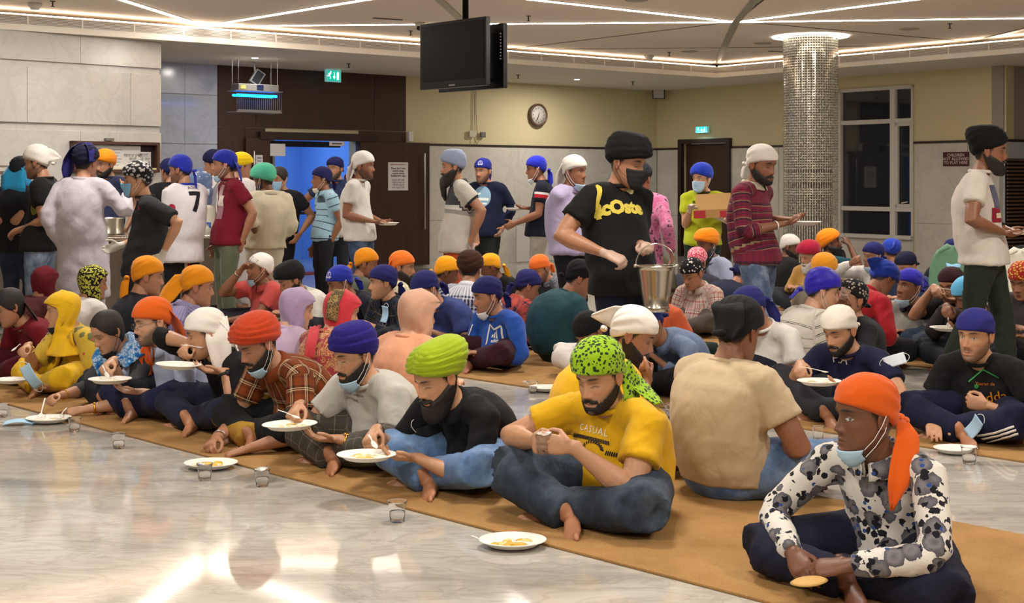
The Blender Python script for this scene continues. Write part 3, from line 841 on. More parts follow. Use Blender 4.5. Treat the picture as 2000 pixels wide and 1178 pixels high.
    for (right, sh, E, W, dv, nv, hk_) in arms:
        A0 = sh0+(sh-sh0)*.2
        n1 = sh; up = E-sh; fa = W-E
        lw = 1+(lo-1)*.8
        if slen <= 1:
            e = sh+up*slen; P_ = [A0, A0+(sh-A0)*.6, sh+up*.05, sh+up*slen*.6, e]; Rr = [.058*gK, .066*gK, .066*gK, .068*gK*lw, .072*gK*lw]
        else:
            f_ = min(1.0, slen-1); e = E+fa*f_*.97
            P_ = [A0, A0+(sh-A0)*.6, sh+up*.05, sh+up*.5, E-up*.08, E+fa*.1, E+fa*f_*.55, e]
            Rr = [.060*gK, .068*gK, .066*gK, .059*gK*lw, .0535*gK*lw, .0535*gK*lw, .050*gK*lw, (.0385 if f_ > .9 else .048)*gK*lw]
        sh_.tube(P_, Rr, F, 14, cap=False)
        o2 = 0
        for i in range(1, len(P_)-1):
            bones.append((np.array(P_[i]), np.array(P_[i+1]), Rr[i], Rr[i+1], U if pose == 'sit' else F, o2, 1)); o2 += np.linalg.norm(P_[i+1]-P_[i])
    p['shirt'] = queue(sh_, vox, 3 if lod < 2 else 2, .5); p['sbones'] = bones
    # --- trousers
    tr = MB(); bones = []
    if pose == 'sit':
        tr.tube([base+U*.10*K-F*.02, base+U*.13*K, base+U*.22*K-F*.02], [(.175*gK, .125*gK), (.175*gK, .128*gK), (.165*gK, .118*gK)], S, 18)
        bones.append((base+U*.0, base+U*.2*K, .16*gK, .16*gK, F, 0, 0))
    else:
        tr.tube([pel-U*.05*K, pel+U*.02, pel+U*.10*K], [(.158*gK, .115*gK), (.165*gK, .122*gK), (.155*gK, .11*gK)], S, 18)
        bones.append((pel-U*.06, pel+U*.1, .15*gK, .15*gK, F, 0, 0))
    for (right, hj, kn, an, td, so) in legs:
        v1, v2 = kn-hj, an-kn
        if pose == 'sit':
            e = kn+v2*(.97 if not shorts else .1)
            P_ = [hj-v1*.06, hj+v1*.3, hj+v1*.7, kn, kn+v2*.10, kn+v2*.45, e]; Rr = [.105*gK, .102*gK, .086*gK, .076*gK, .076*gK, .072*gK*lo, .066*gK*lo]
        else:
            e = an-U*.0 if not shorts else kn+v2*.05
            if shorts: P_ = [hj, hj+v1*.4, kn-v1*.05, e]; Rr = [.098*gK, .094*gK, .088*gK, .086*gK]
            else: P_ = [hj, hj+v1*.35, hj+v1*.75, kn, kn+v2*.4, kn+v2*.75, e]; Rr = [.098*gK, .092*gK, .076*gK, .068*gK, .066*gK*lo, .062*gK*lo, .060*gK*lo]
        tr.tube(P_, Rr, F, 14, cap=False); o2 = 0
        for i in range(len(P_)-1):
            bones.append((np.array(P_[i]), np.array(P_[i+1]), Rr[i], Rr[i+1], U if pose == 'sit' else F, o2, 1)); o2 += np.linalg.norm(P_[i+1]-P_[i])
    p['trous'] = queue(tr, vox*1.05, 3 if lod < 2 else 2, .5); p['tbones'] = bones
    PEOPLE.append(p); return p
def attr3(me, name, A):
    at = me.attributes.new(name, 'FLOAT_VECTOR', 'POINT'); at.data.foreach_set('vector', np.ascontiguousarray(A, dtype=np.float32).ravel())
def attrc(me, name, C):
    at = me.color_attributes.new(name, 'FLOAT_COLOR', 'POINT'); C4 = np.ones((len(C), 4), np.float32); C4[:, :3] = C; at.data.foreach_set('color', C4.ravel())
def finish_people():
    for p in PEOPLE: finish(p)
def finish(p):
    A = p['args']; lod = p['lod']; K = p['K']; U = p['U']; S = p['S']; F = p['F']
    root = empty('person', p['base']); p['root'] = root
    tag(root, p['label'], 'person', A['group'])
    sk = np.array(hexc(SKINS.get(A['skin'], A['skin'])))
    body = MB(); cols = []
    for q in [p['core']]+p['arm']+p['foot']:
        V, Fc, N = RES[q]
        c = np.ones((len(V), 3))*sk
        if A['gloves'] and q in p['arm']:
            a = p['arms'][p['arm'].index(q)]; t = (V-a[3])@a[4]
            c[t > -.03] = hexc(A['gloves'])
        if q in p['foot']: c = c*np.array((.92, .80, .74))
        body.add(V, Fc); cols.append(c)
    hv, hf, hc = head_mesh(lod, sk, A['eyes'], A['mouth'], A['stub'], A['hair'], True, 1.0, A['gaze'], 1.0, 1.0, A['fem'])
    body.add(p['toW'](hv), hf); cols.append(hc)
    bo = body.build('body', skinmat(), root); attrc(bo.data, 'Col', np.concatenate(cols))
    bl = root.name
    def part(name, V, Fc, mat, parent=root, local=True, smooth=True):
        m = MB(); m.add(p['toW'](V) if local else V, Fc); return m.build(name, mat, parent, smooth)
    # garments
    for key, nm, mt, cl in (('shirt', 'shirt', A['smat'], A['shirt']), ('trous', 'trousers', A['tmat'], A['trous'])):
        V, Fc, N = RES[p[key]]; bn = p['sbones'] if key == 'shirt' else p['tbones']
        buv = bone_coords(V, bn)
        V = folds_disp(V, N, buv, (.0036, .004, .004)[lod], p['seed']*7+len(key))
        V[:, 2] = np.maximum(V[:, 2], .012)
        m = MB(); m.add(V, Fc); o = m.build(nm, mt or cloth(cl), root); attr3(o.data, 'buv', buv)
        p[nm] = o
        p[nm+'_bvh'] = BVHTree.FromPolygons(V.tolist(), Fc)
    # collar
    nb = p['SP'][8]-(p['SP'][8]-p['SP'][7])*.12; tn = unit(p['SP'][8]-p['SP'][6]); cF = p['cF']
    tn2 = unit(tn*.8+unit(p['H']-p['neck'])*.25-cF*.30)
    cc = A['collarcol'] or A['shirt']; cm = cloth(cc) if (A['collarcol'] or not A['smat']) else A['smat']
    x = S; yv = np.cross(tn2, x); yv = yv if yv.dot(cF) > 0 else -yv
    if A['collar'] == 'crew':
        n = 28; pts = [nb+tn2*.012*K+x*.070*K*math.sin(t)+yv*.070*K*math.cos(t)-tn2*.004*K*math.cos(t) for t in np.linspace(0, 2*math.pi, n)]
        m = MB(); m.tube(pts, [(.011*K, .008*K)]*n, tn2, 8); m.build('collar', cm, root)
    elif A['collar'] in ('shirt', 'polo', 'band'):
        rows = []; hgt = .034 if A['collar'] != 'band' else .03
        for j, (dz, dr) in enumerate(((-.012, .002), (.012, -.004), (hgt, -.006), (hgt+.002, .006), (hgt-.012, .014), (-.002, .026)) if A['collar'] != 'band' else ((-.01, .004), (.0, .003), (.02, .002), (hgt, .001))):
            row = []
            for t in np.linspace(.16, 2*math.pi-.16, 30):
                pt = .012*max(0, math.cos(t))*(1 if j >= 4 else 0)
                row.append(nb+x*(.066+dr)*K*math.sin(t)+yv*(.066+dr)*K*math.cos(t)+tn2*(dz-.022*(.5+.5*math.cos(t))-pt)*K)
            rows.append(row)
        v, f = sheet(rows, .004); part('collar', v, f, cm, root, False)
    # head gear
    gm = A['gmat'] or cloth(A['gcol'], bump=.18, var=.10); gk = A['gearkw']
    go = None
    if A['gear'] == 'patka': go = part('head_wrap', *patka(lod, seed=p['seed'], **gk), gm)
    elif A['gear'] == 'turban': go = part('turban', *turban(lod, seed=p['seed'], **gk), gm)
    elif A['gear'] == 'hood': go = part('head_scarf', *hood(lod, **gk), gm)
    elif A['gear'] == 'hair': go = part('hair', *hair_cap(lod, **gk), hairmat(A['hair']))
    elif A['gear'] == 'cap': go = part('cap', *patka(lod, knot=False, **gk), gm)
    p['gear'] = go
    for tl in (A['tails'] or ()):
        mt = tl.get('mat') or (cloth(tl['col']) if 'col' in tl else gm)
        v, f = head_tail(tl['pts'], tl['w'], tl.get('side', (1, 0, 0)), tl.get('waves', .005), seed=p['seed'])
        part('scarf_tail', v, f, mt, go or root)
    if A['gear'] == 'hood' and gk.get('hair', False): pass
    if A['beard']: part('beard', *beard_mesh(lod, A['beard'], A['mous']), hairmat(A['hair']))
    if A['mask']:
        mm = simple('mask'+A['maskcol'], A['maskcol'], .8)
        mo = part('face_mask', *(chin_mask(lod) if A['mask'] == 'chin' else face_mask(lod)), mm)
        for sv, sf in straps(A['mask']): part('ear_loop', sv, sf, simple('loopw' if A['maskcol'] != '#17171a' else 'loopk', '#e8e8e6' if A['maskcol'] != '#17171a' else '#141416', .8), mo)
    if A['glass']:
        part('glasses', *glasses(lod, rect=A['glass'] == 'rect'), simple('specs_'+A['glass'], '#b9a888' if A['glass'] == 'round' else '#7d7d80', .25, .9))
    for w in A['wear']:
        right, kind = w[0] == 'R', w[1]; a = p['arms'][0 if right else 1]
        dv = unit(a[3]-a[2]); c = a[3]-dv*(w[2] if len(w) > 2 else .02)*K; t = np.cross(dv, a[5]); t = unit(t); n_ = np.cross(dv, t)
        col, met, wd, nm = {'gold': ('#d9a441', 1, .006, 'gold_watch'), 'steel': ('#d8d8d6', 1, .0035, 'steel_bangle'), 'bangle': ('#e0b050', 1, .0030, 'gold_bangle'), 'watch': ('#1b1b1d', 0, .008, 'wrist_watch'), 'thread': ('#141416', 0, .003, 'thread_bracelet'), 'white': ('#e6e4de', 0, .006, 'white_band'), 'red': ('#b02020', 0, .004, 'red_thread')}[kind]
        pts = [c+t*.0335*K*math.cos(q)+n_*.0285*K*math.sin(q) for q in np.linspace(0, 2*math.pi, 20)]
        m = MB(); m.tube(pts, [(wd, .0035)]*20, dv, 6)
        if kind in ('watch', 'gold'):
            for sgn in (-1,): m.lathe(c+n_*sgn*.031*K, [(.0, -.003), (.017, -.003), (.017, .004), (.0, .004)], 16, 0, (t, dv, n_*sgn))
        m.build(nm, simple('jewel_'+kind, col, .3 if met else .6, met), root)
# ---- prints and cloth pieces laid on a garment
def cam_hit(bvh, x, y):
    o = Vector((0, 0, EYE)); d = Vector(px(x, y, 10.0))-o
    return bvh.ray_cast(o, d.normalized())
def text_mesh(txt, size, bold=0.0, align='CENTER', shear=0, ext=0.0, space=1.0):
    cu = bpy.data.curves.new('t', 'FONT'); cu.body = txt; cu.size = size; cu.align_x = align; cu.align_y = 'CENTER'
    cu.offset = bold; cu.shear = shear; cu.extrude = ext; cu.resolution_u = 2; cu.space_line = .95; cu.space_character = space
    o = bpy.data.objects.new('t', cu); COL.objects.link(o)
    dg = bpy.context.evaluated_depsgraph_get(); ev = o.evaluated_get(dg); me = ev.to_mesh()
    V = np.array([v.co[:] for v in me.vertices]).reshape(-1, 3); F = [tuple(q.vertices) for q in me.polygons]
    ev.to_mesh_clear(); bpy.data.objects.remove(o); bpy.data.curves.remove(cu)
    return V, F
def subdiv(V, F, maxlen):
    bm = bmesh.new(); vs = [bm.verts.new(v) for v in V]
    for f in F:
        try: bm.faces.new([vs[i] for i in f])
        except ValueError: pass
    bmesh.ops.triangulate(bm, faces=bm.faces[:])
    for _ in range(4):
        ed = [e for e in bm.edges if e.calc_length() > maxlen]
        if not ed: break
        bmesh.ops.subdivide_edges(bm, edges=ed, cuts=1); bmesh.ops.triangulate(bm, faces=[f for f in bm.faces if len(f.verts) > 3])
    bm.verts.index_update()
    V2 = np.array([v.co[:] for v in bm.verts]); F2 = [tuple(v.index for v in f.verts) for f in bm.faces]; bm.free()
    return V2, F2
def shirt_print(p, x, y, V, F, mat, name='print', garment='shirt', right=None, up=None, off=.004, facing=None, maxlen=.02):
    """lay a flat drawing (V in metres, z ignored) on the cloth where pixel x, y meets it"""
    if len(V) == 0: return
    bvh = p[garment+'_bvh']; loc, nrm, _, _ = cam_hit(bvh, x, y)
    if loc is None: WARN.append('print missed '+p['label'][:40]); return
    loc = np.array(loc); nr = np.array(nrm)
    fc = p['F'] if facing is None else np.array(facing, float)
    if nr.dot(unit(np.array((0, 0, EYE))-loc)) < 0: nr = -nr
    u = np.array(up, float) if up is not None else (p['U'] if p['args']['pose'] == 'stand' else unit(p['SP'][6]-p['SP'][3]))
    u = unit(u-nr*u.dot(nr)); r = np.cross(u, nr)
    if right is not None: r = unit(right-nr*nr.dot(right)); u = np.cross(nr, r)
    V, F = subdiv(V, F, maxlen)
    out = np.zeros((len(V), 3))
    for i, v in enumerate(V):
        q = loc+r*v[0]+u*v[1]
        h, n2, _, dist = bvh.ray_cast(Vector(q+nr*.12), Vector(-nr))
        if h is None or dist > .25: h, n2, _, _ = bvh.find_nearest(Vector(q))
        n2 = np.array(n2); n2 = n2 if n2.dot(nr) > 0 else -n2
        out[i] = np.array(h)+n2*off
    m = MB(); m.add(out, F); return m.build(name, mat, p[garment])
def cloth_strip(p, pts, widths, mat, name='scarf', garment='shirt', thick=.006, off=.012, nw=7, n=26, parent=None, waves=.005, hang=0):
    """strip of cloth following pixels over a garment"""
    bvh = p[garment+'_bvh']; L = []
    P = np.array(pts, float); t = np.linspace(0, len(P)-1, n)
    X = np.interp(t, range(len(P)), P[:, 0]); Y = np.interp(t, range(len(P)), P[:, 1]); Wd = np.interp(t, range(len(P)), widths)
    last = None
    for a, b in zip(X, Y):
        h, nr, _, dd = cam_hit(bvh, a, b)
        if h is None: 
            if last is None: continue
            dist = last[0][1]; L.append((px(a, b, dist), last[1])); continue
        h = np.array(h); nr = np.array(nr); nr = nr if nr.dot(np.array((0, 0, EYE))-h) > 0 else -nr
        if last is not None and np.linalg.norm(h-last[0]) > .14: h = px(a, b, last[0][1]); nr = last[1]
        L.append((h, nr)); last = (h, nr)
    if len(L) < 3: WARN.append('strip missed '+p['label'][:40]); return
    Q = np.array([q[0] for q in L]); N = np.array([q[1] for q in L])
    for _ in range(3):
        N[1:-1] = (N[:-2]+N[1:-1]*2+N[2:])/4; Q[1:-1] = (Q[:-2]+Q[1:-1]*2+Q[2:])/4
    T = np.gradient(Q, axis=0); rows = []
    for i in range(len(Q)):
        n_ = unit(N[i]); s = unit(np.cross(T[i], n_)); w = Wd[min(i, len(Wd)-1)]; row = []
        for j in range(nw+1):
            u = j/nw-.5; c = Q[i]+s*w*u
            h, n2, _, dist = bvh.find_nearest(Vector(c))
            h = np.array(h)
            q = c+n_*off
            gap = (q-h).dot(n_)
            if gap < off: q = q+n_*(off-gap)
            row.append(q+n_*waves*math.sin(u*17+i*.16))
        rows.append(row)
    v, f = sheet(rows, thick); m = MB(); m.add(v, f); return m.build(name, mat, parent or p[garment])
# ================================================================== the hall
def marble(name, base, vein, scale=.9, rough=.14, vs=.5, tint=None, spec=.5, bands=(1, 1, 1), coat=0.0):
    if name in MATS: return MATS[name]
    m, nt, b = newmat(name); g = G(nt); p = g.mapv(g.geo(), bands, (0, 0, .5))
    n1 = g.noise(p, scale, 6, .62, 1.1); n2 = g.noise(p, scale*2.7, 5, .6, 2.0)
    v = g.math('SUBTRACT', 1.0, g.math('MULTIPLY', g.math('ABSOLUTE', g.math('SUBTRACT', n2, .5)), 11.0), clamp=True)
    v = g.math('POWER', v, 2.2)
    c = g.ramp(n1, [(.3, tuple(x*.86 for x in hexc(base))), (.5, hexc(base)), (.72, tuple(min(1, x*1.07) for x in hexc(base)))])
    c = g.mix(g.math('MULTIPLY', v, vs), c, hexc(vein))
    g.set(b.inputs['Base Color'], c); b.inputs['Roughness'].default_value = rough; b.inputs['Specular IOR Level'].default_value = spec
    b.inputs['Coat Weight'].default_value = coat; b.inputs['Coat Roughness'].default_value = .04
    MATS[name] = m; return m
def wood(name, col, rough=.42, scale=3):
    if name in MATS: return MATS[name]
    m, nt, b = newmat(name); g = G(nt)
    n = g.noise(g.mapv(g.geo(), (1, 1, .08)), 22*scale/3, 4, .6, .6)
    g.set(b.inputs['Base Color'], g.ramp(n, [(.3, tuple(x*.72 for x in hexc(col))), (.7, tuple(x*1.25 for x in hexc(col)))]))
    b.inputs['Roughness'].default_value = rough; MATS[name] = m; return m
def paint(name, col, rough=.75):
    if name in MATS: return MATS[name]
    m, nt, b = newmat(name); g = G(nt); n = g.noise(g.geo(), 1.6, 4, .6)
    g.set(b.inputs['Base Color'], g.mix(n, tuple(x*.94 for x in hexc(col)), tuple(min(1, x*1.04) for x in hexc(col))))
    b.inputs['Roughness'].default_value = rough; g.bump(g.noise(g.geo(), 240, 2), .05, .003, b); MATS[name] = m; return m
class Wall:
    def __init__(s, x0, d0, x1, d1):
        s.a = px(x0, HOR, d0)[:2]; s.b = px(x1, HOR, d1)[:2]; v = s.b-s.a; s.t = v/np.linalg.norm(v)
        s.n = np.array((s.t[1], -s.t[0])); s.n = s.n if s.n.dot(-s.a) > 0 else -s.n       # towards the hall
        s.T = np.array((*s.t, 0)); s.N = np.array((*s.n, 0)); s.U = np.array((0, 0, 1.))
        s.ax = (s.T, s.N, s.U)
    def at(s, x):         # distance along the wall and depth at picture column x
        c = (x-1000)/FPX
        u = (c*s.a[1]-s.a[0])/(s.t[0]-c*s.t[1]); return u
    def P(s, x, y, off=0.0):
        u = s.at(x); q = s.a+s.t*u; z = EYE-(y-HOR)/FPX*q[1]
        return np.array((*q, z))+s.N*off
    def pt(s, u, z, off=0.0): return np.array((*(s.a+s.t*u), z))+s.N*off
    def slab(s, mb, u0, u1, z0, z1, th=.03, off=0.0, mi=0):
        return mb.box(s.pt((u0+u1)/2, (z0+z1)/2, off+th/2), (abs(u1-u0), th, abs(z1-z0)), s.ax, mi)
    def z(s, x, y): return s.P(x, y)[2]
WB = Wall(316, 18.8, 1283, 25.1)         # back wall (grey marble, wood, cream)
WL = Wall(0, 14.73, 314, 16.1)           # white marble block on the left
WR = Wall(1283, 25.1, 1963, 19.36)       # right wall with door and window
WE = Wall(1963, 19.36, 2000, 19.60)      # return at the far right
LB = WB.at(1283); LR = WR.at(1963); LLm = WL.at(314)
fl_m = None
def floor_mat():
    m, nt, b = newmat('polished_floor_marble'); g = G(nt)
    p = g.mapv(g.geo(), (1, 2.6, 1), (0, 0, .77)); pr = g.geo()
    n1 = g.noise(p, .8, 7, .62, .9); n2 = g.noise(p, 2.4, 6, .6, 1.6); n3 = g.noise(g.mapv(pr, (1, 7, 1), (0, 0, .77)), 3.2, 4, .65, .4)
    c = g.ramp(n1, [(.28, hexc('8f8a81')), (.46, hexc('b3ada3')), (.62, hexc('c3beb4')), (.8, hexc('cfcac0'))])
    v = g.math('POWER', g.math('SUBTRACT', 1.0, g.math('MULTIPLY', g.math('ABSOLUTE', g.math('SUBTRACT', n2, .5)), 12.0), clamp=True), 2.0)
    c = g.mix(g.math('MULTIPLY', v, .30), c, hexc('77736c'))
    c = g.mix(g.math('MULTIPLY', g.math('GREATER_THAN', n3, .60), .22), c, hexc('7f7a72'))
    g.set(b.inputs['Base Color'], c); b.inputs['Roughness'].default_value = .07; b.inputs['Specular IOR Level'].default_value = .62
    return m
fm = floor_mat()
def struct(name, mb, mats, parent=None, smooth=False, bevel=0.0):
    o = mb.build(name, mats, parent, smooth, bevel=bevel)
    if parent is None: o['kind'] = 'structure'
    return o
floor = struct('floor', MB().box((1.0, 12.5, -.06), (26, 31, .12)), fm)
# floor slabs are one polished surface; the few joints that show are shallow strips set into it
# --- ceiling
M_ceil = paint('ceiling_paint', '#dfd3c4', .8); M_sof = paint('soffit_paint', '#d3cbc0', .8); M_white = simple('white_paint', '#e8e4dc', .5)
ceiling = struct('ceiling', MB().box((1.0, 11.5, ZCEIL+.05), (26, 29, .1)), M_ceil)
fC = px(1400, HOR, 21.8)[:2]; fA = px(0, HOR, 14.73)[:2]; fB = px(2000, HOR, 17.5)[:2]
fe1 = (fC-fA)/np.linalg.norm(fC-fA); fe2 = (fB-fC)/np.linalg.norm(fB-fC)
fn1 = np.array((-fe1[1], fe1[0])); fn1 = fn1 if fn1.dot(np.array((0, 1))) > 0 else -fn1      # away from the hall centre
fn2 = np.array((-fe2[1], fe2[0])); fn2 = fn2 if fn2[0] > 0 else -fn2
def prism(mb, poly, z0, z1, mi=0):
    n = len(poly); V = [(*p, z0) for p in poly]+[(*p, z1) for p in poly]
    ar = sum(poly[i][0]*poly[(i+1) % n][1]-poly[(i+1) % n][0]*poly[i][1] for i in range(n))
    F = [tuple(range(n))[::-1], tuple(range(n, 2*n))]+[(i, (i+1) % n, (i+1) % n+n, i+n) for i in range(n)]
    if ar < 0: F = [f[::-1] for f in F]
    return mb.add(V, F, mi)
ZL = 3.255    # ledge height under the cove
sof = MB()
p0 = fC-fe1*16; far = 7.5
prism(sof, [p0, fC, fC+fn2*far+fn1*far*.0, fC+fn1*far+fn2*far, p0+fn1*far], ZSOF, ZL)
prism(sof, [fC, fC+fe2*14, fC+fe2*14+fn2*far, fC+fn2*far], ZSOF, ZL)
soffit = struct('trim_1', sof, M_sof)
# fascia: white lower band, linear grille above it, light cove over the ledge
M_led = simple("led_white", "#fff4e8", .5, emit="#ffeedd", estr=32.0)
M_cove = simple('led_cove', '#fff4e8', .5, emit='#ffe6cc', estr=20.0)
fas = MB(); led = MB(); gr_b = MB()
for (o_, e_, n_, L) in ((p0, fe1, fn1, 16.0), (fC, fe2, fn2, 14.0)):
    A = np.array((*e_, 0)); N_ = np.array((*n_, 0)); ax = (A, N_, (0, 0, 1))
    o3 = np.array((*o_, 0))
    ext = .012
    fas.box(o3+A*(L/2)+np.array((0, 0, ZSOF+.037))-N_*.006, (L+2*ext, .012, .074), ax)
    fas.box(o3+A*(L/2)+np.array((0, 0, ZL-.004))-N_*.006, (L+2*ext, .012, .012), ax)
    gr_b.box(o3+A*(L/2)+np.array((0, 0, ZSOF+.122))-N_*.001, (L, .003, .096), ax)
    led.box(o3+A*(L/2)+np.array((0, 0, ZL+.012))+N_*.045, (L, .03, .012), ax)
struct('trim_2', fas, M_white); struct('trim_3', gr_b, simple('grille_back', '#a8a29a', .8))
tag(struct('light_strip', led, M_cove, ceiling), None)
# grille sections: frame and slats
M_gr = simple('grille_white', '#ece9e4', .45)
def grille(o_, e_, n_, i, w=.62):
    A = np.array((*e_, 0)); N_ = np.array((*n_, 0)); ax = (A, N_, (0, 0, 1)); c = np.array((*(o_+e_*(i+.5)*w), 0))
    m = MB()
    for k in range(6): m.box(c+np.array((0, 0, ZSOF+.083+k*.0165))-N_*.008, (w-.012, .014, .0055), ax)
    for k in (-.5, .5): m.box(c+A*k*(w-.008)+np.array((0, 0, ZSOF+.122))-N_*.009, (.010, .016, .098), ax)
    return m
trim4 = empty('trim_4', (0, 0, 0)); trim4['kind'] = 'structure'
for (o_, e_, n_, L) in ((fC, -fe1, fn1, 13.0), (fC, fe2, fn2, 6.5)):
    for i in range(int(L/.62)): grille(o_, e_, n_, i).build('grille_section', M_gr, trim4, False)
# light lines, dark groove strips and metal profiles on the ceiling
def cl(x, y): return onz(x, y, ZCEIL)
def ceil_bar(name, a, b, w, h, mat, dz=0.0):
    p, q = cl(*a), cl(*b); p[2] = q[2] = ZCEIL-h/2-dz
    m = MB(); m.bar(p, q, w, h); return m.build(name, mat, ceiling, False)
N1, N2 = (400, 50), (1437, 42)
M_ch = simple('channel_white', '#d8d2c8', .5)
for a, b, w in ((N1, (236, -2), .055), (N1, (740, -6), .05), (N1, N2, .042), (N2, (1030, -3), .05), (N2, (1850, -10), .05), (N2, (2040, 34), .045)):
    ceil_bar('light_channel', a, b, w+.03, .006, M_ch); ceil_bar('light_strip', a, b, w, .006, M_led, .006)
M_gv = simple('groove_shade', '#4a443d', .8)
for a, b in ((N2, (985, 97)), ((985, 97), (1900, 88)), ((1470, 44), (1880, 80)), ((1437, 42), (1500, -8))): ceil_bar('groove_strip', a, b, .028, .004, M_gv)  # flat dark strips; their colour paints the shade of recessed grooves
M_prof = simple('brushed_profile', '#a19a90', .3, .85)
for a, b in (((1484, -12), (1437, 42)), ((1437, 42), (1396, 130)), ((845, -14), (903, 40)), ((2040, 46), (1890, 83))): ceil_bar('metal_profile', a, b, .095, .014, M_prof)
# --- walls
zs = ZSOF
M_mw = marble('wall_marble_white', '#c6c3bd', '#99948c', .7, .16, .22); M_mg = marble('wall_marble_grey', '#b4b9c2', '#8a8e96', .7, .16, .25)
M_mc = marble('wall_marble_cream', '#cdc8be', '#a39c92', .45, .2, .25); M_cream = paint('wall_cream', '#cfc29a', .7)
M_wd = wood('dark_wood', '#3c2416', .4); M_wd2 = wood('dark_wood_trim', '#2d1a10', .38); M_dk = simple('dark_gap', '#2a2622', .8)
# left marble block
wl = MB(); WL.slab(wl, -9, LLm, 0, zs, .30, -.33)
wl.box(WL.pt(LLm-.15, zs/2, -2.0), (.30, 3.4, zs), WL.ax)
wall_left = struct('wall_left', wl, M_mw)
zt = [3.08, 2.757, 2.683, 2.058, 1.977, 1.34, 1.26, .62, .55, .02]
for r in range(5):
    z1, z0 = zt[2*r], zt[2*r+1]
    cuts = [-9, -6.6, -4.5, WL.at(-300)]
    js = (WL.at(157), ) if r % 2 == 0 else (WL.at(53), WL.at(255))
    cuts = sorted([WL.at(-420), WL.at(-150)] + list(js) + [LLm+.006, -9])
    for a, b in zip(cuts[:-1], cuts[1:]):
        m = MB(); WL.slab(m, a+.002, b-.002, z0, z1, .034, -.03); m.build('marble_panel', M_mw, wall_left, False, bevel=.003)
# back wall: shell with the doorway
uD0, uD1, zD = WB.at(524), WB.at(697), 2.04
uW0, uW1 = WB.at(425), WB.at(793)
wb = MB()
for a, b, z0, z1 in ((-3.5, uD0, 0, zs), (uD0, uD1, zD, zs), (uD1, LB+.3, 0, zs)): WB.slab(wb, a, b, z0, z1, .2, -.23)
wall_back = struct('wall_back', wb, M_cream)
for z0, z1 in ((2.64, zs), (1.93, 2.632), (1.2, 1.922), (.0, 1.192)):
    for a, b in ((-3.4, WB.at(361)-.002), (WB.at(361)+.002, uW0-.004)):
        m = MB(); WB.slab(m, a, b, z0, z1, .026, -.03); m.build('marble_panel', M_mg, wall_back, False)
zH0 = WB.z(610, 262)
for a, b, z0, z1 in ((uW0, WB.at(500)-.004, 2.19, zs), (WB.at(500)+.004, WB.at(731)-.004, 2.19, zs), (WB.at(731)+.004, uW1, 2.19, zs),
                     (uW0, WB.at(478)-.004, 0, 2.18), (WB.at(478)+.004, uD0-.05, 0, 2.18), (uD1+.05, uW1, 0, 2.18)):
    m = MB(); WB.slab(m, a, b, z0, z1, .03, -.03); m.build('wood_panel', M_wd, wall_back, False, bevel=.002)
zM = 1.985
cuts = list(np.arange(uW1, LB, 1.18))+[LB]
for a, b in zip(cuts[:-1], cuts[1:]):
    for z0, z1 in ((.0, .74), (.744, zM-.02)):
        m = MB(); WB.slab(m, a+.001, b-.001, z0, z1, .022, -.03); m.build('marble_panel', M_mc, wall_back, False)
tr = MB(); WB.slab(tr, uW1, LB, zM-.018, zM+.018, .03, -.028); WR.slab(tr, 0, WR.at(1327)-.02, zM-.018, zM+.018, .03, -.028)
WR.slab(tr, WR.at(1428)+.02, WR.at(1636), zM-.018, zM+.018, .03, -.028); WR.slab(tr, WR.at(1784), LR, zM-.018, zM+.018, .03, -.028)
WE.slab(tr, 0, 4, zM-.018, zM+.018, .03, -.028)
struct('trim_5', tr, simple('dado_line', '#2e211c', .5))
# right wall with window opening
uw0, uw1 = WR.at(1636), WR.at(1783); zw0, zw1 = .50, WR.z(1710, 170)
wr = MB()
ud0, ud1 = WR.at(1333), WR.at(1421); zd1 = WR.z(1376, 279)
for a, b, z0, z1 in ((-.2, ud0, 0, zs), (ud0, ud1, zd1, zs), (ud1, uw0, 0, zs), (uw0, uw1, 0, zw0), (uw0, uw1, zw1, zs), (uw1, LR, 0, zs)): WR.slab(wr, a, b, z0, z1, .2, -.23)
wall_right = struct('wall_right', wr, M_cream)
cuts = [0, ud0-.06]; 
for a, b in ((0, ud0-.07), (ud1+.07, ud1+.07+1.1), (ud1+1.18, uw0), (uw0, uw1), (uw1+.03, uw1+.95), (uw1+.954, LR)):
    tops = ((.0, .74), (.744, zM-.02)) if (a, b) != (uw0, uw1) else ((.0, zw0-.01),)
    for z0, z1 in tops:
        m = MB(); WR.slab(m, a+.001, b-.001, z0, z1, .022, -.03); m.build('marble_panel', M_mc, wall_right, False)
we = MB(); WE.slab(we, 0, 5.5, 0, zs, .2, -.23); wall_side = struct('wall_side', we, paint('wall_grey', '#9a948c', .7))
m = MB(); WE.slab(m, .0, 1.6, 0, zM-.02, .022, -.03); m.build('marble_panel', M_mg, wall_side, False)
# hall behind the camera
M_far = paint('wall_plain', '#b9ad98', .8)
struct('wall_rear', MB().box((1, -2.9, 1.68), (26, .2, 3.3)), M_far)
struct('wall_west', MB().box((-11.9, 12, 1.68), (.2, 30, 3.3)), M_far); struct('wall_east', MB().box((13.9, 12, 1.68), (.2, 30, 3.3)), M_far)
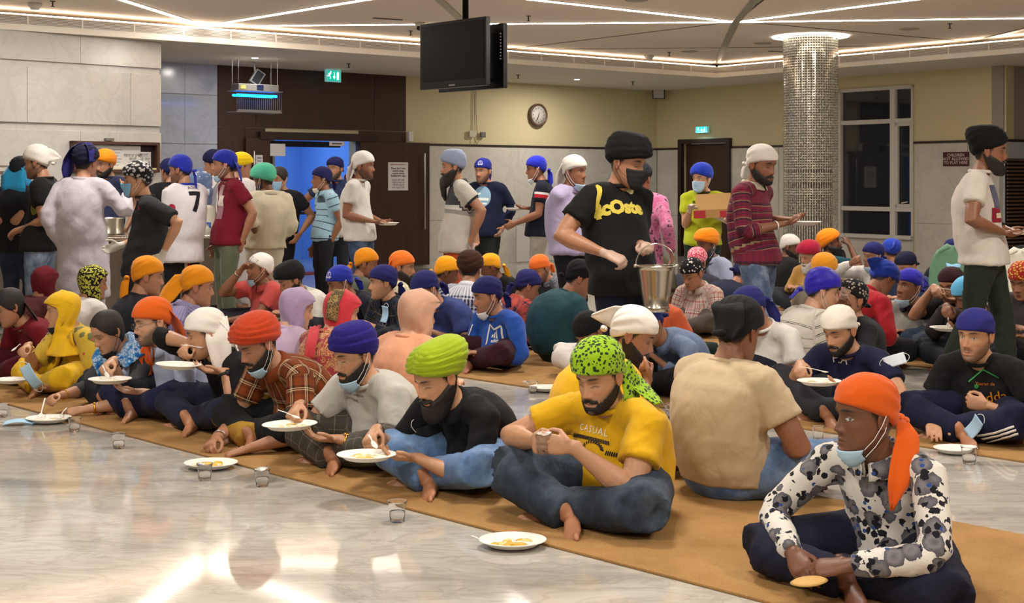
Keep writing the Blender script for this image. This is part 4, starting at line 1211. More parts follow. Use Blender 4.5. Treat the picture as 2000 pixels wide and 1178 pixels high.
# --- doorway in the back wall: lintel, open leaves, lobby lit by evening daylight
d1 = empty('door_1', WB.pt((uD0+uD1)/2, 0, 0)); d1['kind'] = 'structure'
def wpart(wall, parent, name, mat, x0, x1, y0, y1, th, off, smooth=False, bevel=0.0):
    m = MB(); xm = (x0+x1)/2; ym = (y0+y1)/2
    wall.slab(m, wall.at(x0), wall.at(x1), wall.z(xm, y1), wall.z(xm, y0), th, off)
    return m.build(name, mat, parent, smooth, bevel=bevel)
wpart(WB, d1, 'lintel', M_wd2, 503, 731, 260, 275, .12, -.02, bevel=.004)
m = MB()
WB.slab(m, uD0-.06, uD0, 0, 2.07, .1, -.04); WB.slab(m, uD1, uD1+.06, 0, 2.07, .1, -.04); WB.slab(m, uD0-.06, uD1+.06, zD-.03, zD+.05, .1, -.04)
m.build('door_frame', M_wd2, d1, False, bevel=.004)
# leaf folded back against the wall on the right, long steel pull
m = MB(); WB.slab(m, WB.at(699), WB.at(834), .03, WB.z(765, 278), .045, .03); leaf = m.build('door_leaf', M_wd, d1, False, bevel=.003)
m = MB(); hx = WB.at(822)
m.tube([WB.pt(hx, .62, .115), WB.pt(hx, 1.83, .115)], [.014, .014], WB.T, 12)
for z in (.75, 1.7): m.tube([WB.pt(hx, z, .07), WB.pt(hx, z, .115)], [.009, .009], WB.T, 8)
m.build('pull_handle', simple('steel_bright', '#c9c6c0', .22, .95), leaf)
m = MB(); WB.slab(m, WB.at(476), WB.at(522), .03, 2.03, .045, .03); leaf2 = m.build('door_leaf', M_wd, d1, False, bevel=.003)
m = MB(); hx = WB.at(489)
m.tube([WB.pt(hx, .62, .115), WB.pt(hx, 1.83, .115)], [.014, .014], WB.T, 12)
for z in (.75, 1.7): m.tube([WB.pt(hx, z, .07), WB.pt(hx, z, .115)], [.009, .009], WB.T, 8)
m.build('pull_handle', MATS['steel_bright'], leaf2)
# lobby
M_blue = paint('lobby_wall', '#7ba2d8', .8); lob = MB()
WB.slab(lob, uD0-.9, uD1+1.2, 0, zs, .1, -3.0); lob.box(WB.pt(uD1+.75, 1.5, -1.6), (.1, 2.7, 3), WB.ax); lob.box(WB.pt(uD0-.75, 1.5, -1.6), (.1, 2.7, 3), WB.ax)
WB.slab(lob, uD0-.9, uD1+1.2, 2.6, 2.7, 2.8, -3.0)
lobby = struct('wall_lobby', lob, M_blue)
m = MB(); WB.slab(m, uD0-.3, uD0+.62, .0, 2.05, .05, -.95); m.build('inner_panel', M_mc, lobby, False)
q = WB.pt((uD0+uD1)/2+.2, 2.55, -1.7); lamp('lobby_daylight', tuple(q), 42, .9, (.36, .58, 1.0))
# inner glazed door of the lobby
di = empty('door_2', WB.pt(WB.at(640), 0, -.9)); di['kind'] = 'structure'
m = MB(); WB.slab(m, WB.at(562), WB.at(578), 0, 2.0, .09, -.80); WB.slab(m, WB.at(562), WB.at(712), 1.93, 2.02, .09, -.80); m.build('inner_frame', M_wd2, di, False)
m = MB(); WB.slab(m, WB.at(578), WB.at(712), .86, .90, .03, -.78); m.build('rail', simple('rail_black', '#15161a', .4), di, False)
m = MB()
for xx in (560, 583):
    m.tube([WB.pt(WB.at(xx), .7, -.70), WB.pt(WB.at(xx), 1.6, -.70)], [.012, .012], WB.T, 10)
m.build('pull_handle', MATS['steel_bright'], di)
m = MB(); WB.slab(m, WB.at(562), WB.at(690), 0.004, .012, .40, .05); rm = m.build('door_mat', simple('red_mat', '#8c2a30', .9), None, False)
tag(rm, 'red strip mat on the floor across the open doorway', 'mat')
# --- dark door in the right wall
d3 = empty('door_3', WR.pt((ud0+ud1)/2, 0, 0)); d3['kind'] = 'structure'
m = MB(); zz = WR.z(1376, 271)
WR.slab(m, WR.at(1327), ud0+.005, 0, zz, .09, -.04); WR.slab(m, ud1-.005, WR.at(1427.5), 0, zz, .09, -.04); WR.slab(m, ud0, ud1, zd1-.01, zz, .09, -.04)
m.build('door_frame', M_wd2, d3, False, bevel=.004)
m = MB(); WR.slab(m, ud0+.005, ud1-.005, .01, zd1-.012, .05, -.14); lf = m.build('door_leaf', M_wd, d3, False)
m = MB(); m.tube([WR.pt(ud0+.12, 1.02, -.06), WR.pt(ud0+.24, 1.02, -.06)], [.01, .01], WR.N, 8); m.tube([WR.pt(ud0+.12, 1.02, -.09), WR.pt(ud0+.12, 1.02, -.06)], [.02, .016], WR.T, 8); m.build('door_handle', MATS['steel_bright'], lf)
# --- window
w1 = empty('window_1', WR.pt((uw0+uw1)/2, zw0, 0)); w1['kind'] = 'structure'
M_fr = simple('window_white', '#c9c5bc', .4); m = MB(); fw = .055; um = WR.at(1742)
WR.slab(m, uw0, uw0+fw, zw0, zw1, .1, -.1); WR.slab(m, uw1-fw*.7, uw1, zw0, zw1, .1, -.1); WR.slab(m, uw0, uw1, zw1-fw, zw1, .1, -.1); WR.slab(m, uw0-.02, uw1, zw0-.02, zw0+.04, .16, -.1)
m.build('window_frame', M_fr, w1, False, bevel=.004)
zA, zB = WR.z(1700, 238), WR.z(1700, 408)
m = MB(); WR.slab(m, um-.05, um+.05, zw0, zw1, .085, -.095); m.build('mullion', M_fr, w1, False, bevel=.004)
for zq in (zA, zB): m = MB(); WR.slab(m, uw0+fw, uw1-.03, zq-.035, zq+.035, .08, -.095); m.build('transom', M_fr, w1, False, bevel=.004)
m = MB(); s0, s1 = um+.05, uw1-.04
for a, b, c, d in ((s0, s0+.05, zB+.035, zA-.035), (s1-.03, s1, zB+.035, zA-.035), (s0, s1, zB+.035, zB+.085), (s0, s1, zA-.085, zA-.035)): WR.slab(m, a, b, c, d, .05, -.06)
sash = m.build('window_sash', M_fr, w1, False, bevel=.004)
m = MB(); m.bar(WR.pt(s1-.06, zB+.12, .0), WR.pt(s1-.16, zB+.10, .01), .02, .02); m.build('sash_handle', M_fr, sash)
M_gl = simple('night_glass', '#5a6270', .03, spec=.6, trans=.85)
for a, b in ((uw0+fw, um-.05), (um+.05, uw1-.04)):
    for c, d in ((zw0+.04, zB-.035), (zB+.035, zA-.035), (zA+.035, zw1-fw)):
        m = MB(); WR.slab(m, a, b, c, d, .006, -.075); m.build('window_pane', M_gl, w1, False)
nt_ = MB(); WR.slab(nt_, uw0-1.6, uw1+.4, 0, zs, .1, -2.1); nt_.box(WR.pt(uw0-1.6, 1.5, -1.1), (.1, 2.0, 3), WR.ax); nt_.box(WR.pt(uw1+.4, 1.5, -1.1), (.1, 2.0, 3), WR.ax)
struct('wall_courtyard', nt_, simple('night_wall', '#3b3d42', .9))
m = MB(); m.lathe(WR.pt(uw0+.05, 0, -.9), [(.16, 0), (.16, 3.0)], 20); tag(m.build('pillar', simple('pillar_grey', '#8d8f96', .8), None), 'grey round pillar standing outside behind the white framed window', 'pillar')
m = MB(); WR.slab(m, uw0-.02, uw0+.26, 1.85, 2.85, .03, -.55); tag(m.build('hanging_banner', simple('banner_ochre', '#a88436', .8), None), 'ochre cloth banner hanging outside in the upper left of the window', 'banner')
# --- column with its curtain of glass beads
cc = onz(1583, 71, ZCEIL); cx, cy = cc[0], cc[1]; CR = .355
col = empty('column', (cx, cy, 0)); tag(col, 'round column wrapped in a shimmering grid curtain of glass beads', 'column')
m = MB(); m.lathe((cx, cy, 0), [(.29, 0), (.29, ZCEIL)], 40); m.build('shaft', simple('column_core', '#6f6a62', .4), col)
bc = MB(); ns = 66
for i in range(ns):
    a = 2*math.pi*i/ns; d_ = np.array((math.cos(a), math.sin(a), 0)); t_ = np.array((-d_[1], d_[0], 0))
    bc.box(np.array((cx, cy, (ZCEIL+.1)/2))+d_*CR, (.006, .013, ZCEIL-.1), (d_, t_, (0, 0, 1)))
zrow = [z for z in np.arange(.95, ZCEIL-.02, .034)]
for z in zrow:
    if 1.30 < z < 1.36 or 1.5 < z < 1.56: continue
    h = .017 if z > 1.2 else .008
    V = []; F = []; n = 66
    for i in range(n):
        a = 2*math.pi*i/n
        for rr_, zq in ((CR-.004, z-h/2), (CR+.006, z-h/2), (CR+.006, z+h/2), (CR-.004, z+h/2)): V.append((cx+rr_*math.cos(a), cy+rr_*math.sin(a), zq))
    for i in range(n):
        j = (i+1) % n
        for k in range(4): F.append((i*4+k, j*4+k, j*4+(k+1) % 4, i*4+(k+1) % 4))
    bc.add(V, F)
mb_, nt2, bb = newmat('glass_beads'); g = G(nt2)
nz = g.noise(g.geo(), 46, 2); g.set(bb.inputs['Base Color'], g.ramp(nz, [(.35, hexc('8f8a7c')), (.6, hexc('c7c3b4')), (.75, hexc('f2f0e6'))]))
bb.inputs['Roughness'].default_value = .12; bb.inputs['Specular IOR Level'].default_value = .8; bb.inputs['Metallic'].default_value = .35
o = bc.build('bead_curtain', mb_, col, False); o['kind'] = 'stuff'
m = MB(); m.lathe((cx, cy, ZCEIL-.012), [(CR+.012, 0), (.505, 0), (.51, .008), (CR+.012, .008)], 48, closed=True); m.build('halo_light', simple('halo', '#ffffff', .5, emit='#fff6ea', estr=9.0), col)
# ================================================================== everyone in the hall
IND, NAV, ROY, AMB, ORA, WHT, BLK = '#2c2a78', '#20214f', '#202c98', '#dd8a10', '#dc5f18', '#e4ded6', '#141416'
DEN = lambda a, b, c: cloth(a, 'denim', c2=b, c3=c)
BT = [dict(pts=[(0, -.118, -.022), (.006, -.138, -.05), (.012, -.138, -.115)], w=[.02, .055, .035], side=(.6, .8, 0))]                      # short tail behind the knot
BTL = [dict(pts=[(0, -.118, -.022), (.0, -.136, -.06), (.0, -.130, -.15), (0, -.118, -.20)], w=[.02, .055, .065, .03], side=(.6, .8, 0))]
FLAP = [dict(pts=[(0, -.085, .05), (0, -.135, .045), (0, -.175, .03), (0, -.205, .012)], w=[.13, .11, .06, .01], side=(.35, .2, 1))]        # pointed cloth standing off behind
WIDE = [dict(pts=[(0, -.08, .06), (0, -.118, -.02), (0, -.135, -.10), (0, -.14, -.15)], w=[.13, .17, .16, .08])]       # loose cloth over the nape
UP, DN = (0, 0, 1), (0, 0, -1)
HOLD = dict(LH='hold', LN=(0, .0, 1), LD=(.86, -.5, .08), RH='pinch', RN=(.1, -.5, -.85), RD=(.8, -.5, -.25))
# ---- front row, seated on the near edge of the near mat, facing the open floor
A1 = person('woman in maroon tunic and loose dark hair seated at far left edge', 20, 600, -44, row=4.37, hip=60, lean=.2, hp=20, hth=-60, k=.94, gear='hair', fem=True, hair='14100f', sleeve='roll', shirt='#6d1420', trous='#4a0f1c', collar='crew',
            R=(-40, 720, -.25), L=(10, 715, -.3), tails=[dict(pts=[(-.02, -.09, .0), (-.05, -.12, -.12), (-.09, -.10, -.28)], w=[.12, .16, .10], mat=hairmat('15100d'))], hunch=.08)
A2 = person('woman in yellow head scarf and printed yellow suit holding a spoon', 122, 607, -44, row=4.37, hip=150, lean=.14, hp=4, hth=-70, k=.94, gear='hood', gcol='#e2b31c', gearkw=dict(bulk=.014, open_f=.06, drop=.27), fem=True, eyes='open', mouth=.6, skin='a',
            sleeve='half', smat=cloth('#c4a437', 'spots', scale=9, r=.3, c2='#6a6a3c', ragged=.6, c3='#b84a3c', scale3=16, r3=.16), trous='#d8ac18', collar='crew', R=(42, 683, -.34), L=(82, 757, -.36), mask='chin', maskcol='#17171a', wear=(('R', 'bangle', .05), ('L', 'bangle', .04)), **HOLD)
A3 = person('black-haired woman in grey kurta with blue marbled shawl bending to a floor plate', 212, 648, -44, row=4.37, hip=275, lean=.30, hp=26, hth=-48, k=.94, gear='hair', fem=True, skin='a', sleeve='roll', shirt='#45464a', trous='#1d1e24', collar='crew',
            R=(98, 778, -.42), L=(138, 806, -.48), RH='pinch', LH='pinch', RN=(.2, -.6, -.6), LN=(.2, -.6, -.6), mask='chin', maskcol='#17171a', wear=(('R', 'bangle', .05), ('L', 'gold', .06)), hunch=.09)
A4 = person('bearded man in rectangular glasses, orange bandana and pale blue shirt', 298, 628, -46, row=4.37, hip=340, lean=.20, hp=12, hth=-58, gear='patka', gcol='#d95f14', gearkw=dict(knot=False, bulk=.014), tails=WIDE, glass='rect', stub=.75, skin='e', sleeve='roll', collar='shirt', shirt='#a9b2cb',
            tmat=cloth('#1d2240'), R=(205, 715, -.28), L=(248, 764, -.32), wear=(('R', 'thread', .03),), **HOLD)
A5 = person('man in white bandana and black jumper taking a spoonful with open mouth', 402, 652, -46, row=4.37, hip=446, lean=.24, hp=12, hth=-78, gear='patka', gcol=WHT, gearkw=dict(knot=False, bulk=.013), eyes='down', mouth=1.0, skin='a', sleeve='roll', shirt='#131316', tmat=cloth('#23273a'),
            tails=[dict(pts=[(-.045, -.075, .07), (-.088, -.06, -.02), (-.092, -.05, -.15), (-.09, -.045, -.19)], w=[.10, .13, .10, .05], side=(0, 1, 0)), WIDE[0]], R=(358, 682, -.22), L=(408, 724, -.32), RP=(-.1, .9, -.1), wear=(('L', 'watch', .02),), leg=0, **HOLD)
A6 = person('man in burnt orange turban and brown checked shirt reaching down to his plate', 503, 672, -46, row=4.37, hip=575, lean=.30, hp=26, hth=-50, gear='turban', gcol='#b53c18', gearkw=dict(bulk=.036, top=.160, skew=1.6), beard=.12, stub=.8, sleeve='short', collar='shirt', mask='chin',
            smat=cloth('#6b3418', 'plaid', period=.088, fac=.5, stops=[(0, '#7a3a18'), (.44, '#26150e'), (.58, '#d9c096'), (.64, '#26150e'), (.70, '#d9c096'), (.76, '#5c2c14')]), tmat=cloth('#17181c', 'twotone', c2='#a07a30', th=.45),
            R=(410, 868, -.38), L=(452, 888, -.48), RH='pinch', LH='cup', RN=(.1, -.5, -.8), LN=(0, 0, -1), wear=(('R', 'steel', .03),), hunch=.08, g=1.04)
A7 = person('man in indigo turban, round glasses and pale grey tee holding a plate', 692, 694, -44, row=4.37, hip=742, lean=.20, hp=14, hth=-52, gear='turban', gcol='#251c70', gearkw=dict(bulk=.022, style='flat', top=.165, nf=4.5, front=.046), beard=.12, stub=.7, glass='round', mask='chin', skin='a',
            sleeve='short', shirt='#b9b6ae', tmat=cloth('#46423c', 'plaid', period=.075, stops=[(0, '#4a4640'), (.94, '#8d8778')], fac=.5), R=(572, 806, -.30), L=(625, 856, -.32), wear=(('L', 'gold', .04), ('R', 'steel', .03), ('R', 'red', .015)), g=1.08, **HOLD)
A8 = person('man in lime green turban and black shirt looking down at his plate', 853, 738, -44, row=4.37, hip=932, lean=.28, hp=22, hth=-50, gear='turban', gcol='#94aa16', gearkw=dict(style='peak', bulk=.028, top=.153, nf=7, skew=2.2, front=.052, rear=.03), beard=1.25, skin='a', sleeve='roll', collar='shirt', shirt='#17171a',
            tmat=DEN('#4d698f', '#5f7fa8', '#7d9bc0'), R=(722, 856, -.26), L=(778, 893, -.34), wear=(('R', 'thread', .02),), g=1.03, hunch=.08, **HOLD)
A9 = person('man in lime leopard print head wrap and yellow tee with both hands round a cup', 1170, 735, -44, row=4.37, hip=1212, hth=-38, hp=18, lean=.15, gear='patka', gmat=cloth('#93bb1b', 'spots', scale=62, r=.42, c2='#1b3a1c', ragged=.5), gearkw=dict(knot=False, bulk=.019, top=.150, front=.047), beard=.1, stub=.75, skin='a',
            tails=[dict(pts=[(-.06, -.085, .02), (-.088, -.072, -.06), (-.095, -.035, -.15), (-.085, .0, -.21)], w=[.07, .10, .10, .06], side=(0, 1, 0)), dict(pts=[(-.03, -.10, .0), (-.07, -.125, -.07), (-.13, -.12, -.125), (-.17, -.10, -.14)], w=[.10, .12, .12, .08], side=(0, 1, .5))],
            smat=cloth('#d3a30e'), tmat=DEN('#232a36', '#343e4c', '#4b5663'), R=(1046, 866, -.25), L=(1078, 868, -.30), RD=(.75, -.65, .1), LD=(.55, -.85, .1), RP=(0, .9, -.25), RH='cup', LH='cup', RN=(-.5, -.8, 0), LN=(-.7, -.6, 0), g=1.14, k=1.03, kneeR=(.36, .34, .19), kneeL=(.30, .36, .13))
A10 = person('slim man in orange knotted bandana and floral shirt at right, holding bread', 1690, 812, -46, row=4.37, hip=1765, lean=.20, hp=2, hth=-74, gear='patka', gcol='#cf560c', gearkw=dict(knot=True, bulk=.013, front=.05), eyes='open', gaze=-.003, skin='d', mask='chin', sleeve='long', collar='shirt',
            tails=[dict(pts=[(-.02, -.118, -.02), (-.075, -.105, -.06), (-.118, -.065, -.12), (-.135, -.03, -.19), (-.135, .0, -.27)], w=[.035, .075, .09, .075, .01], side=(.2, 1, .1))], smat=cloth('#d6d1c9', 'floral'), trous='#1b1c2e', R=(1560, 1108, -.26), L=(1610, 1112, -.34), RH='cup', LH='cup', RN=(0, -.7, -.7), LN=(0, -.7, -.7), k=.99, g=.96, kneeR=(.36, .36, .11), kneeL=(.30, .37, .085), LP=(-.2, .7, -.1), RP=(0, .6, -.3))
# ---- back to back with them, on the far edge of the near mat
person('woman in dark maroon head scarf seated behind the yellow-scarfed woman', 88, 552, 140, row=4.95, lean=.1, k=.93, gear='hood', gcol='#5e1420', gearkw=dict(drop=.26), fem=True, shirt='#4a2224', trous='#3a1018', hth=150, sleeve='long')
person('woman with black and yellow patterned head scarf seen from behind', 182, 552, 140, row=4.95, lean=.08, k=.93, gear='hood', gmat=cloth('#191613', 'spots', scale=70, r=.5, c2='#b5b34e'), gearkw=dict(drop=.24, bulk=.016), fem=True, shirt='#cfc9c4', trous='#222222', hth=120, sleeve='long')
person('man in amber knotted bandana and dark jacket with his back turned, left', 288, 540, 130, row=4.95, lean=.12, gear='patka', gcol=AMB, tails=BTL, shirt='#1c1d26', sleeve='long', hth=112, collar='band')
person('man in amber bandana with loose back flap and lilac checked shirt', 385, 560, 132, row=4.95, lean=.15, gear='patka', gcol=AMB, gearkw=dict(knot=False), tails=[dict(pts=[(0, -.085, .07), (0, -.135, -.01), (0, -.175, -.10), (0, -.185, -.15)], w=[.13, .15, .12, .03], side=(.5, .85, .2))], hth=110, collar='shirt', smat=cloth('#8d86ad', 'plaid', period=.022, stops=[(0, '#8d86ad'), (.5, '#5b557f')]), hunch=.08)
person('woman in sheer lilac head scarf and low-backed lilac suit', 580, 603, 140, row=4.95, hip=562, lean=.08, k=.93, gear='hood', gcol='#a894b4', gearkw=dict(drop=.15, bulk=.016), fem=True, skin='e', smat=cloth('#b9a3bd'), trous='#8d7d92', hth=112, hp=14)
A_R = person('woman in coral red scarf with gold border and red brocade suit', 668, 610, 140, row=4.95, hip=645, lean=.08, k=.95, gear='hood', gmat=cloth('#c73a44'), gearkw=dict(drop=.13, bulk=.016), fem=True, skin='e', smat=cloth('#96373a', 'brocade', c2='#c49a5a', rough=.6), trous='#7d2c30', sleeve='half', hth=118, hp=14, g=1.06)
person('woman in peach head scarf and peach tunic seen from behind', 818, 612, 138, row=4.95, hip=795, lean=.06, k=.96, gear='hood', gcol='#c79c84', gearkw=dict(drop=.24, bulk=.02), fem=True, skin='e', shirt='#d79a78', trous='#b98468', sleeve='half', hth=128, hp=10, g=1.05)
A_Y = person('man in white knotted bandana and yellow tee with a hand at his mouth', 1236, 655, 112, row=4.95, hip=1165, lean=.24, gear='patka', gcol=WHT, gearkw=dict(bulk=.014), tails=FLAP, shirt='#e0ac10', trous='#d9d4cc', beard=.8, hth=84, hp=22, R=(1268, 722, -.02), L=(1240, 740, .2), RH='fist', RN=(-1, 0, .2), RP=(.25, .35, -.9), wear=(('R', 'steel', .05),), hunch=.1, g=1.1)
A_B = person('broad man in beige tee, black head wrap and jeans with his back to us', 1442, 648, 128, row=4.95, hip=1415, lean=.07, gear='patka', gcol='#1a1b1b', gearkw=dict(bulk=.016, top=.145, back=-.06), tails=[dict(pts=[(0, -.09, .10), (.02, -.135, .07), (.035, -.125, .01), (.03, -.12, -.05)], w=[.12, .15, .13, .06])], shirt='#b9a484', skin='c', tmat=DEN('#3d5578', '#567096', '#7d95b5'),
             hth=138, hp=16, L=(1500, 800, .42), R=(1520, 862, .12), RP=(-.15, .8, -.6), g=1.12, k=1.05, shw=1.06, hunch=.07, kneeR=(.30, .38, .17))
# ---- second mat, near edge, facing us
person('man in white bandana and coral polo shirt drinking from a small glass', 508, 525, -44, row=7.15, hip=525, lean=.08, hp=-6, hth=-72, gear='patka', gcol=WHT, gearkw=dict(bulk=.011), collar='polo', shirt='#bb4a45', skin='c', mask='chin', R=(478, 517, -.22), L=(420, 628, -.3), RH='cup', RP=(0, .7, -.75), wear=(('R', 'steel', .03),), g=1.06)
person('man in black turban and white shirt bowed over his food', 568, 548, -44, row=7.15, hip=600, lean=.22, hp=24, hth=-62, gear='turban', gcol=BLK, gearkw=dict(style='flat', bulk=.032, top=.17), beard=1.0, collar='shirt', sleeve='long', shirt='#cfcac0', hunch=.09)
B3 = person('man in royal blue bandana with white emblem and dark track jacket', 665, 552, -44, row=7.15, lean=.25, hp=20, hth=-70, gear='patka', gcol=ROY, tails=BT, skin='c', sleeve='long', smat=cloth('#1c1c28'), mask='chin', maskcol='#e6e4e0', hunch=.09)
B4 = person('man in navy wrap and dark tartan shirt with a mask clipped on its front', 748, 552, -50, row=7.15, hip=760, lean=.10, hp=4, hth=-78, gear='patka', gcol='#232360', gearkw=dict(bulk=.014), tails=BTL, eyes='open', skin='a', stub=.2, sleeve='long', collar='shirt', smat=cloth('#1a2030', 'plaid', period=.07, stops=[(0, '#1b2233'), (.5, '#111521'), (.66, '#8a744c'), (.72, '#111521'), (.86, '#3a4458')]))
person('man in navy bandana and plain slate blue tee bent forward', 832, 565, -44, row=7.15, hip=865, lean=.26, hp=26, hth=-60, gear='patka', gcol='#25265f', tails=BT, shirt='#37437a', skin='b', mask='chin', hunch=.10, g=1.06)
B6 = person('young man in navy wrap and bright blue sports sweatshirt with white box logo', 952, 578, -50, row=7.15, hip=985, lean=.14, hp=12, hth=-72, gear='patka', gcol='#22235c', gearkw=dict(bulk=.014), tails=BT, shirt='#2350a8', sleeve='roll', trous='#351722', skin='b', mask='chin', maskcol='#dfe2e4', R=(905, 690, -.28), L=(925, 690, -.3), kneeL=(.30, .33, .16), stub=.3)
person('person in white trousers and black wrap bent low behind the leopard wrap', 1150, 648, -44, row=7.15, hip=1120, lean=.36, hp=40, gear='patka', gcol=BLK, shirt='#2d2b2a', trous='#d6d0ca', sleeve='long', hunch=.14, kneeR=(.30, .36, .16))
person('man in faded blue denim shirt bent behind the steel bucket', 1266, 632, -50, row=7.15, hip=1325, lean=.30, hp=30, gear='patka', gcol='#26306a', sleeve='long', collar='shirt', smat=DEN('#5a6d8d', '#6b7fa0', '#8496b2'), trous='#15161a', hunch=.13, hth=-60)
person('man in white tee and navy tailed wrap with head bowed, behind beige tee', 1464, 605, -44, row=7.15, hip=1490, lean=.14, hp=34, hth=-60, gear='patka', gcol='#26286a', gearkw=dict(bulk=.014), tails=BTL, shirt='#d8d4cd', trous='#20222c', hunch=.09)
B8 = person('bearded man in white bandana and navy tee eating from a raised plate', 1640, 645, -46, row=7.15, hip=1688, lean=.18, hp=20, hth=-52, gear='patka', gcol='#e0d8cc', gearkw=dict(bulk=.011), stub=.8, beard=.2, skin='a', shirt='#1b1d38', trous='#303136', R=(1562, 722, -.26), L=(1640, 752, -.36), LP=(-.1, .9, -.45), wear=(), kneeR=(.32, .36, .24), **HOLD)
B9 = person('man in indigo skullcap wrap and black printed tee, hand on chest', 1905, 655, -46, row=7.15, hip=1945, lean=.16, hp=6, hth=-46, gear='patka', gcol='#272870', gearkw=dict(bulk=.012, front=.042), eyes='open', stub=.6, skin='a', shirt='#141416', tmat=cloth('#171a33'), R=(1822, 838, -.24), L=(1900, 790, -.20), RN=(0, 0, -1), LN=(-1, 0, 0), LH='grip', g=1.08, LP=(0, .7, -.7))
# ---- second mat, far edge, backs or profiles
person('man in amber bandana and olive shirt in profile by the open door', 715, 515, 120, row=7.7, lean=.14, gear='patka', gcol=AMB, tails=BT, skin='c', shirt='#54594a', sleeve='long', hth=96, hp=10, k=.98)
person('full-bearded man in plain orange bandana and cream checked shirt', 785, 522, 118, row=7.7, lean=.14, gear='patka', gcol='#ea7424', gearkw=dict(knot=False), tails=WIDE, beard=1.1, eyes='open', hth=88, hp=6, sleeve='long', smat=cloth('#cfc6a0', 'plaid', period=.06, stops=[(0, '#d6cfae'), (.6, '#8a7a3c'), (.7, '#d6cfae'), (.86, '#4a4638')]))
person('man in amber wrap and green camouflage shirt, back turned', 872, 532, 120, d=11.9, lean=.18, gear='patka', gcol='#f0a014', tails=BT, skin='d', sleeve='long', smat=cloth('#38503c', 'mottle', scale=16, stops=[(.35, '#1e2e22'), (.5, '#4f6b4c'), (.6, '#9aa58c')]), hth=105, hp=16, hunch=.09)
person('man in brown turban and blue gingham shirt seen from behind', 918, 528, 165, row=7.7, lean=.10, gear='turban', gcol='#3a2115', gearkw=dict(bulk=.03, top=.16), sleeve='long', collar='shirt', smat=cloth('#8c93a8', 'plaid', period=.034, stops=[(0, '#c9cbd2'), (.5, '#23284a')]), hth=172, mask='face', maskcol='#e2e4e6', hp=14, hunch=.08)
person('man in navy knotted wrap and red and navy checked shirt from behind', 1030, 560, 128, d=11.2, lean=.14, gear='patka', gcol='#23235c', tails=BT, sleeve='long', collar='shirt', smat=cloth('#7a2f2c', 'plaid', period=.075, stops=[(0, '#a8443a'), (.45, '#2a2036'), (.75, '#a8443a'), (.9, '#5d3040')]), hth=110, hp=20, hunch=.10, R=(1035, 640, .1))
person('man in black wrap and dark teal tee bent with a broad back', 1132, 545, 118, row=7.7, hip=1100, lean=.16, gear='patka', gcol='#131317', shirt='#1f4148', trous='#2a2a2c', hth=100, hp=24, hunch=.13, g=1.16, k=1.05)
person('person in orange shirt and dark green trousers hidden behind the bucket', 1282, 560, 140, row=7.7, lean=.06, gear='patka', gcol='#30305c', shirt='#c25a34', trous='#1f2e26', hth=150, kneeR=(.30, .34, .15))
person('man in shiny royal blue wrap and white shirt with black stripes', 1606, 568, 112, row=7.7, hip=1590, lean=.12, gear='patka', gmat=cloth('#2a20a8', rough=.45), gearkw=dict(bulk=.017, top=.146), tails=[dict(pts=[(0, -.115, -.02), (-.01, -.15, -.04), (-.02, -.17, -.09)], w=[.03, .08, .10])], smat=cloth('#c9c2b6', 'stripes', period=.052, stops=[(0, '#cbc4b8'), (.66, '#1d1b1e'), (.74, '#cbc4b8'), (.86, '#1d1b1e'), (.92, '#cbc4b8')]), skin='e', hth=92, hp=14, hunch=.09, mask='chin', g=1.06)
B_F = person('person in black floral head cloth lifting a glass, behind striped shirt', 1662, 585, -80, d=9.35, lean=.05, gear='patka', gmat=cloth('#1a1a1c', 'spots', scale=40, r=.35, c2='#a79c8c'), skin='b', shirt='#2a2a2e', sleeve='long', hth=-70, hp=-10, R=(1646, 588, -.25), RH='cup', eyes='open')
person('man in red long-sleeved top and royal blue bandana bent right over', 1724, 546, 118, d=10.0, lean=.32, gear='patka', gcol='#1e3aa0', gearkw=dict(knot=False, bulk=.02), tails=FLAP, shirt='#b0202c', sleeve='long', trous='#1c1c22', hth=122, hp=42, hunch=.2, g=1.05, R=(1716, 650, .1), L=(1728, 640, .4))
# ---- third mat
person('man in amber bandana with hanging tail and black shirt', 958, 522, -50, row=9.95, lean=.12, gear='patka', gcol='#e8a018', tails=BTL, skin='d', shirt='#141314', sleeve='long', hth=-86, hp=18, hunch=.08)
person('man in orange bandana and grey dotted shirt facing left', 1055, 525, -46, row=9.95, lean=.10, gear='patka', gcol='#e8702a', tails=BT, stub=.6, sleeve='long', collar='shirt', smat=cloth('#5d6270', 'spots', scale=70, r=.3, c2='#a9adb8'), hth=-50, hp=26, hunch=.08)
C1 = person('youth in black dotted bandana and red and white checked shirt', 1352, 535, -46, row=9.95, hip=1380, lean=.12, gear='patka', gmat=cloth('#121214', 'spots', scale=36, r=.3, c2='#c9c4bf'), gearkw=dict(bulk=.012), smat=cloth('#b09a90', 'plaid', period=.085, stops=[(0, '#b7a79b'), (.35, '#8c2f34'), (.5, '#c9beb4'), (.62, '#4a3638'), (.68, '#b7a79b'), (.85, '#a04a48')]), collar='shirt', sleeve='roll', trous='#4c463f', hth=-48, hp=24, skin='b', R=(1315, 630, -.25), L=(1325, 632, -.3), wear=(('L', 'thread', .02),))
person('navy-shirted man with turquoise cuff bent behind the walking man', 1452, 535, 120, row=10.45, lean=.2, gear='patka', gcol=NAV, shirt='#1d2236', sleeve='long', hunch=.13, hp=30, g=1.15, R=(1492, 572, .05), wear=(('R', 'white', .04),))
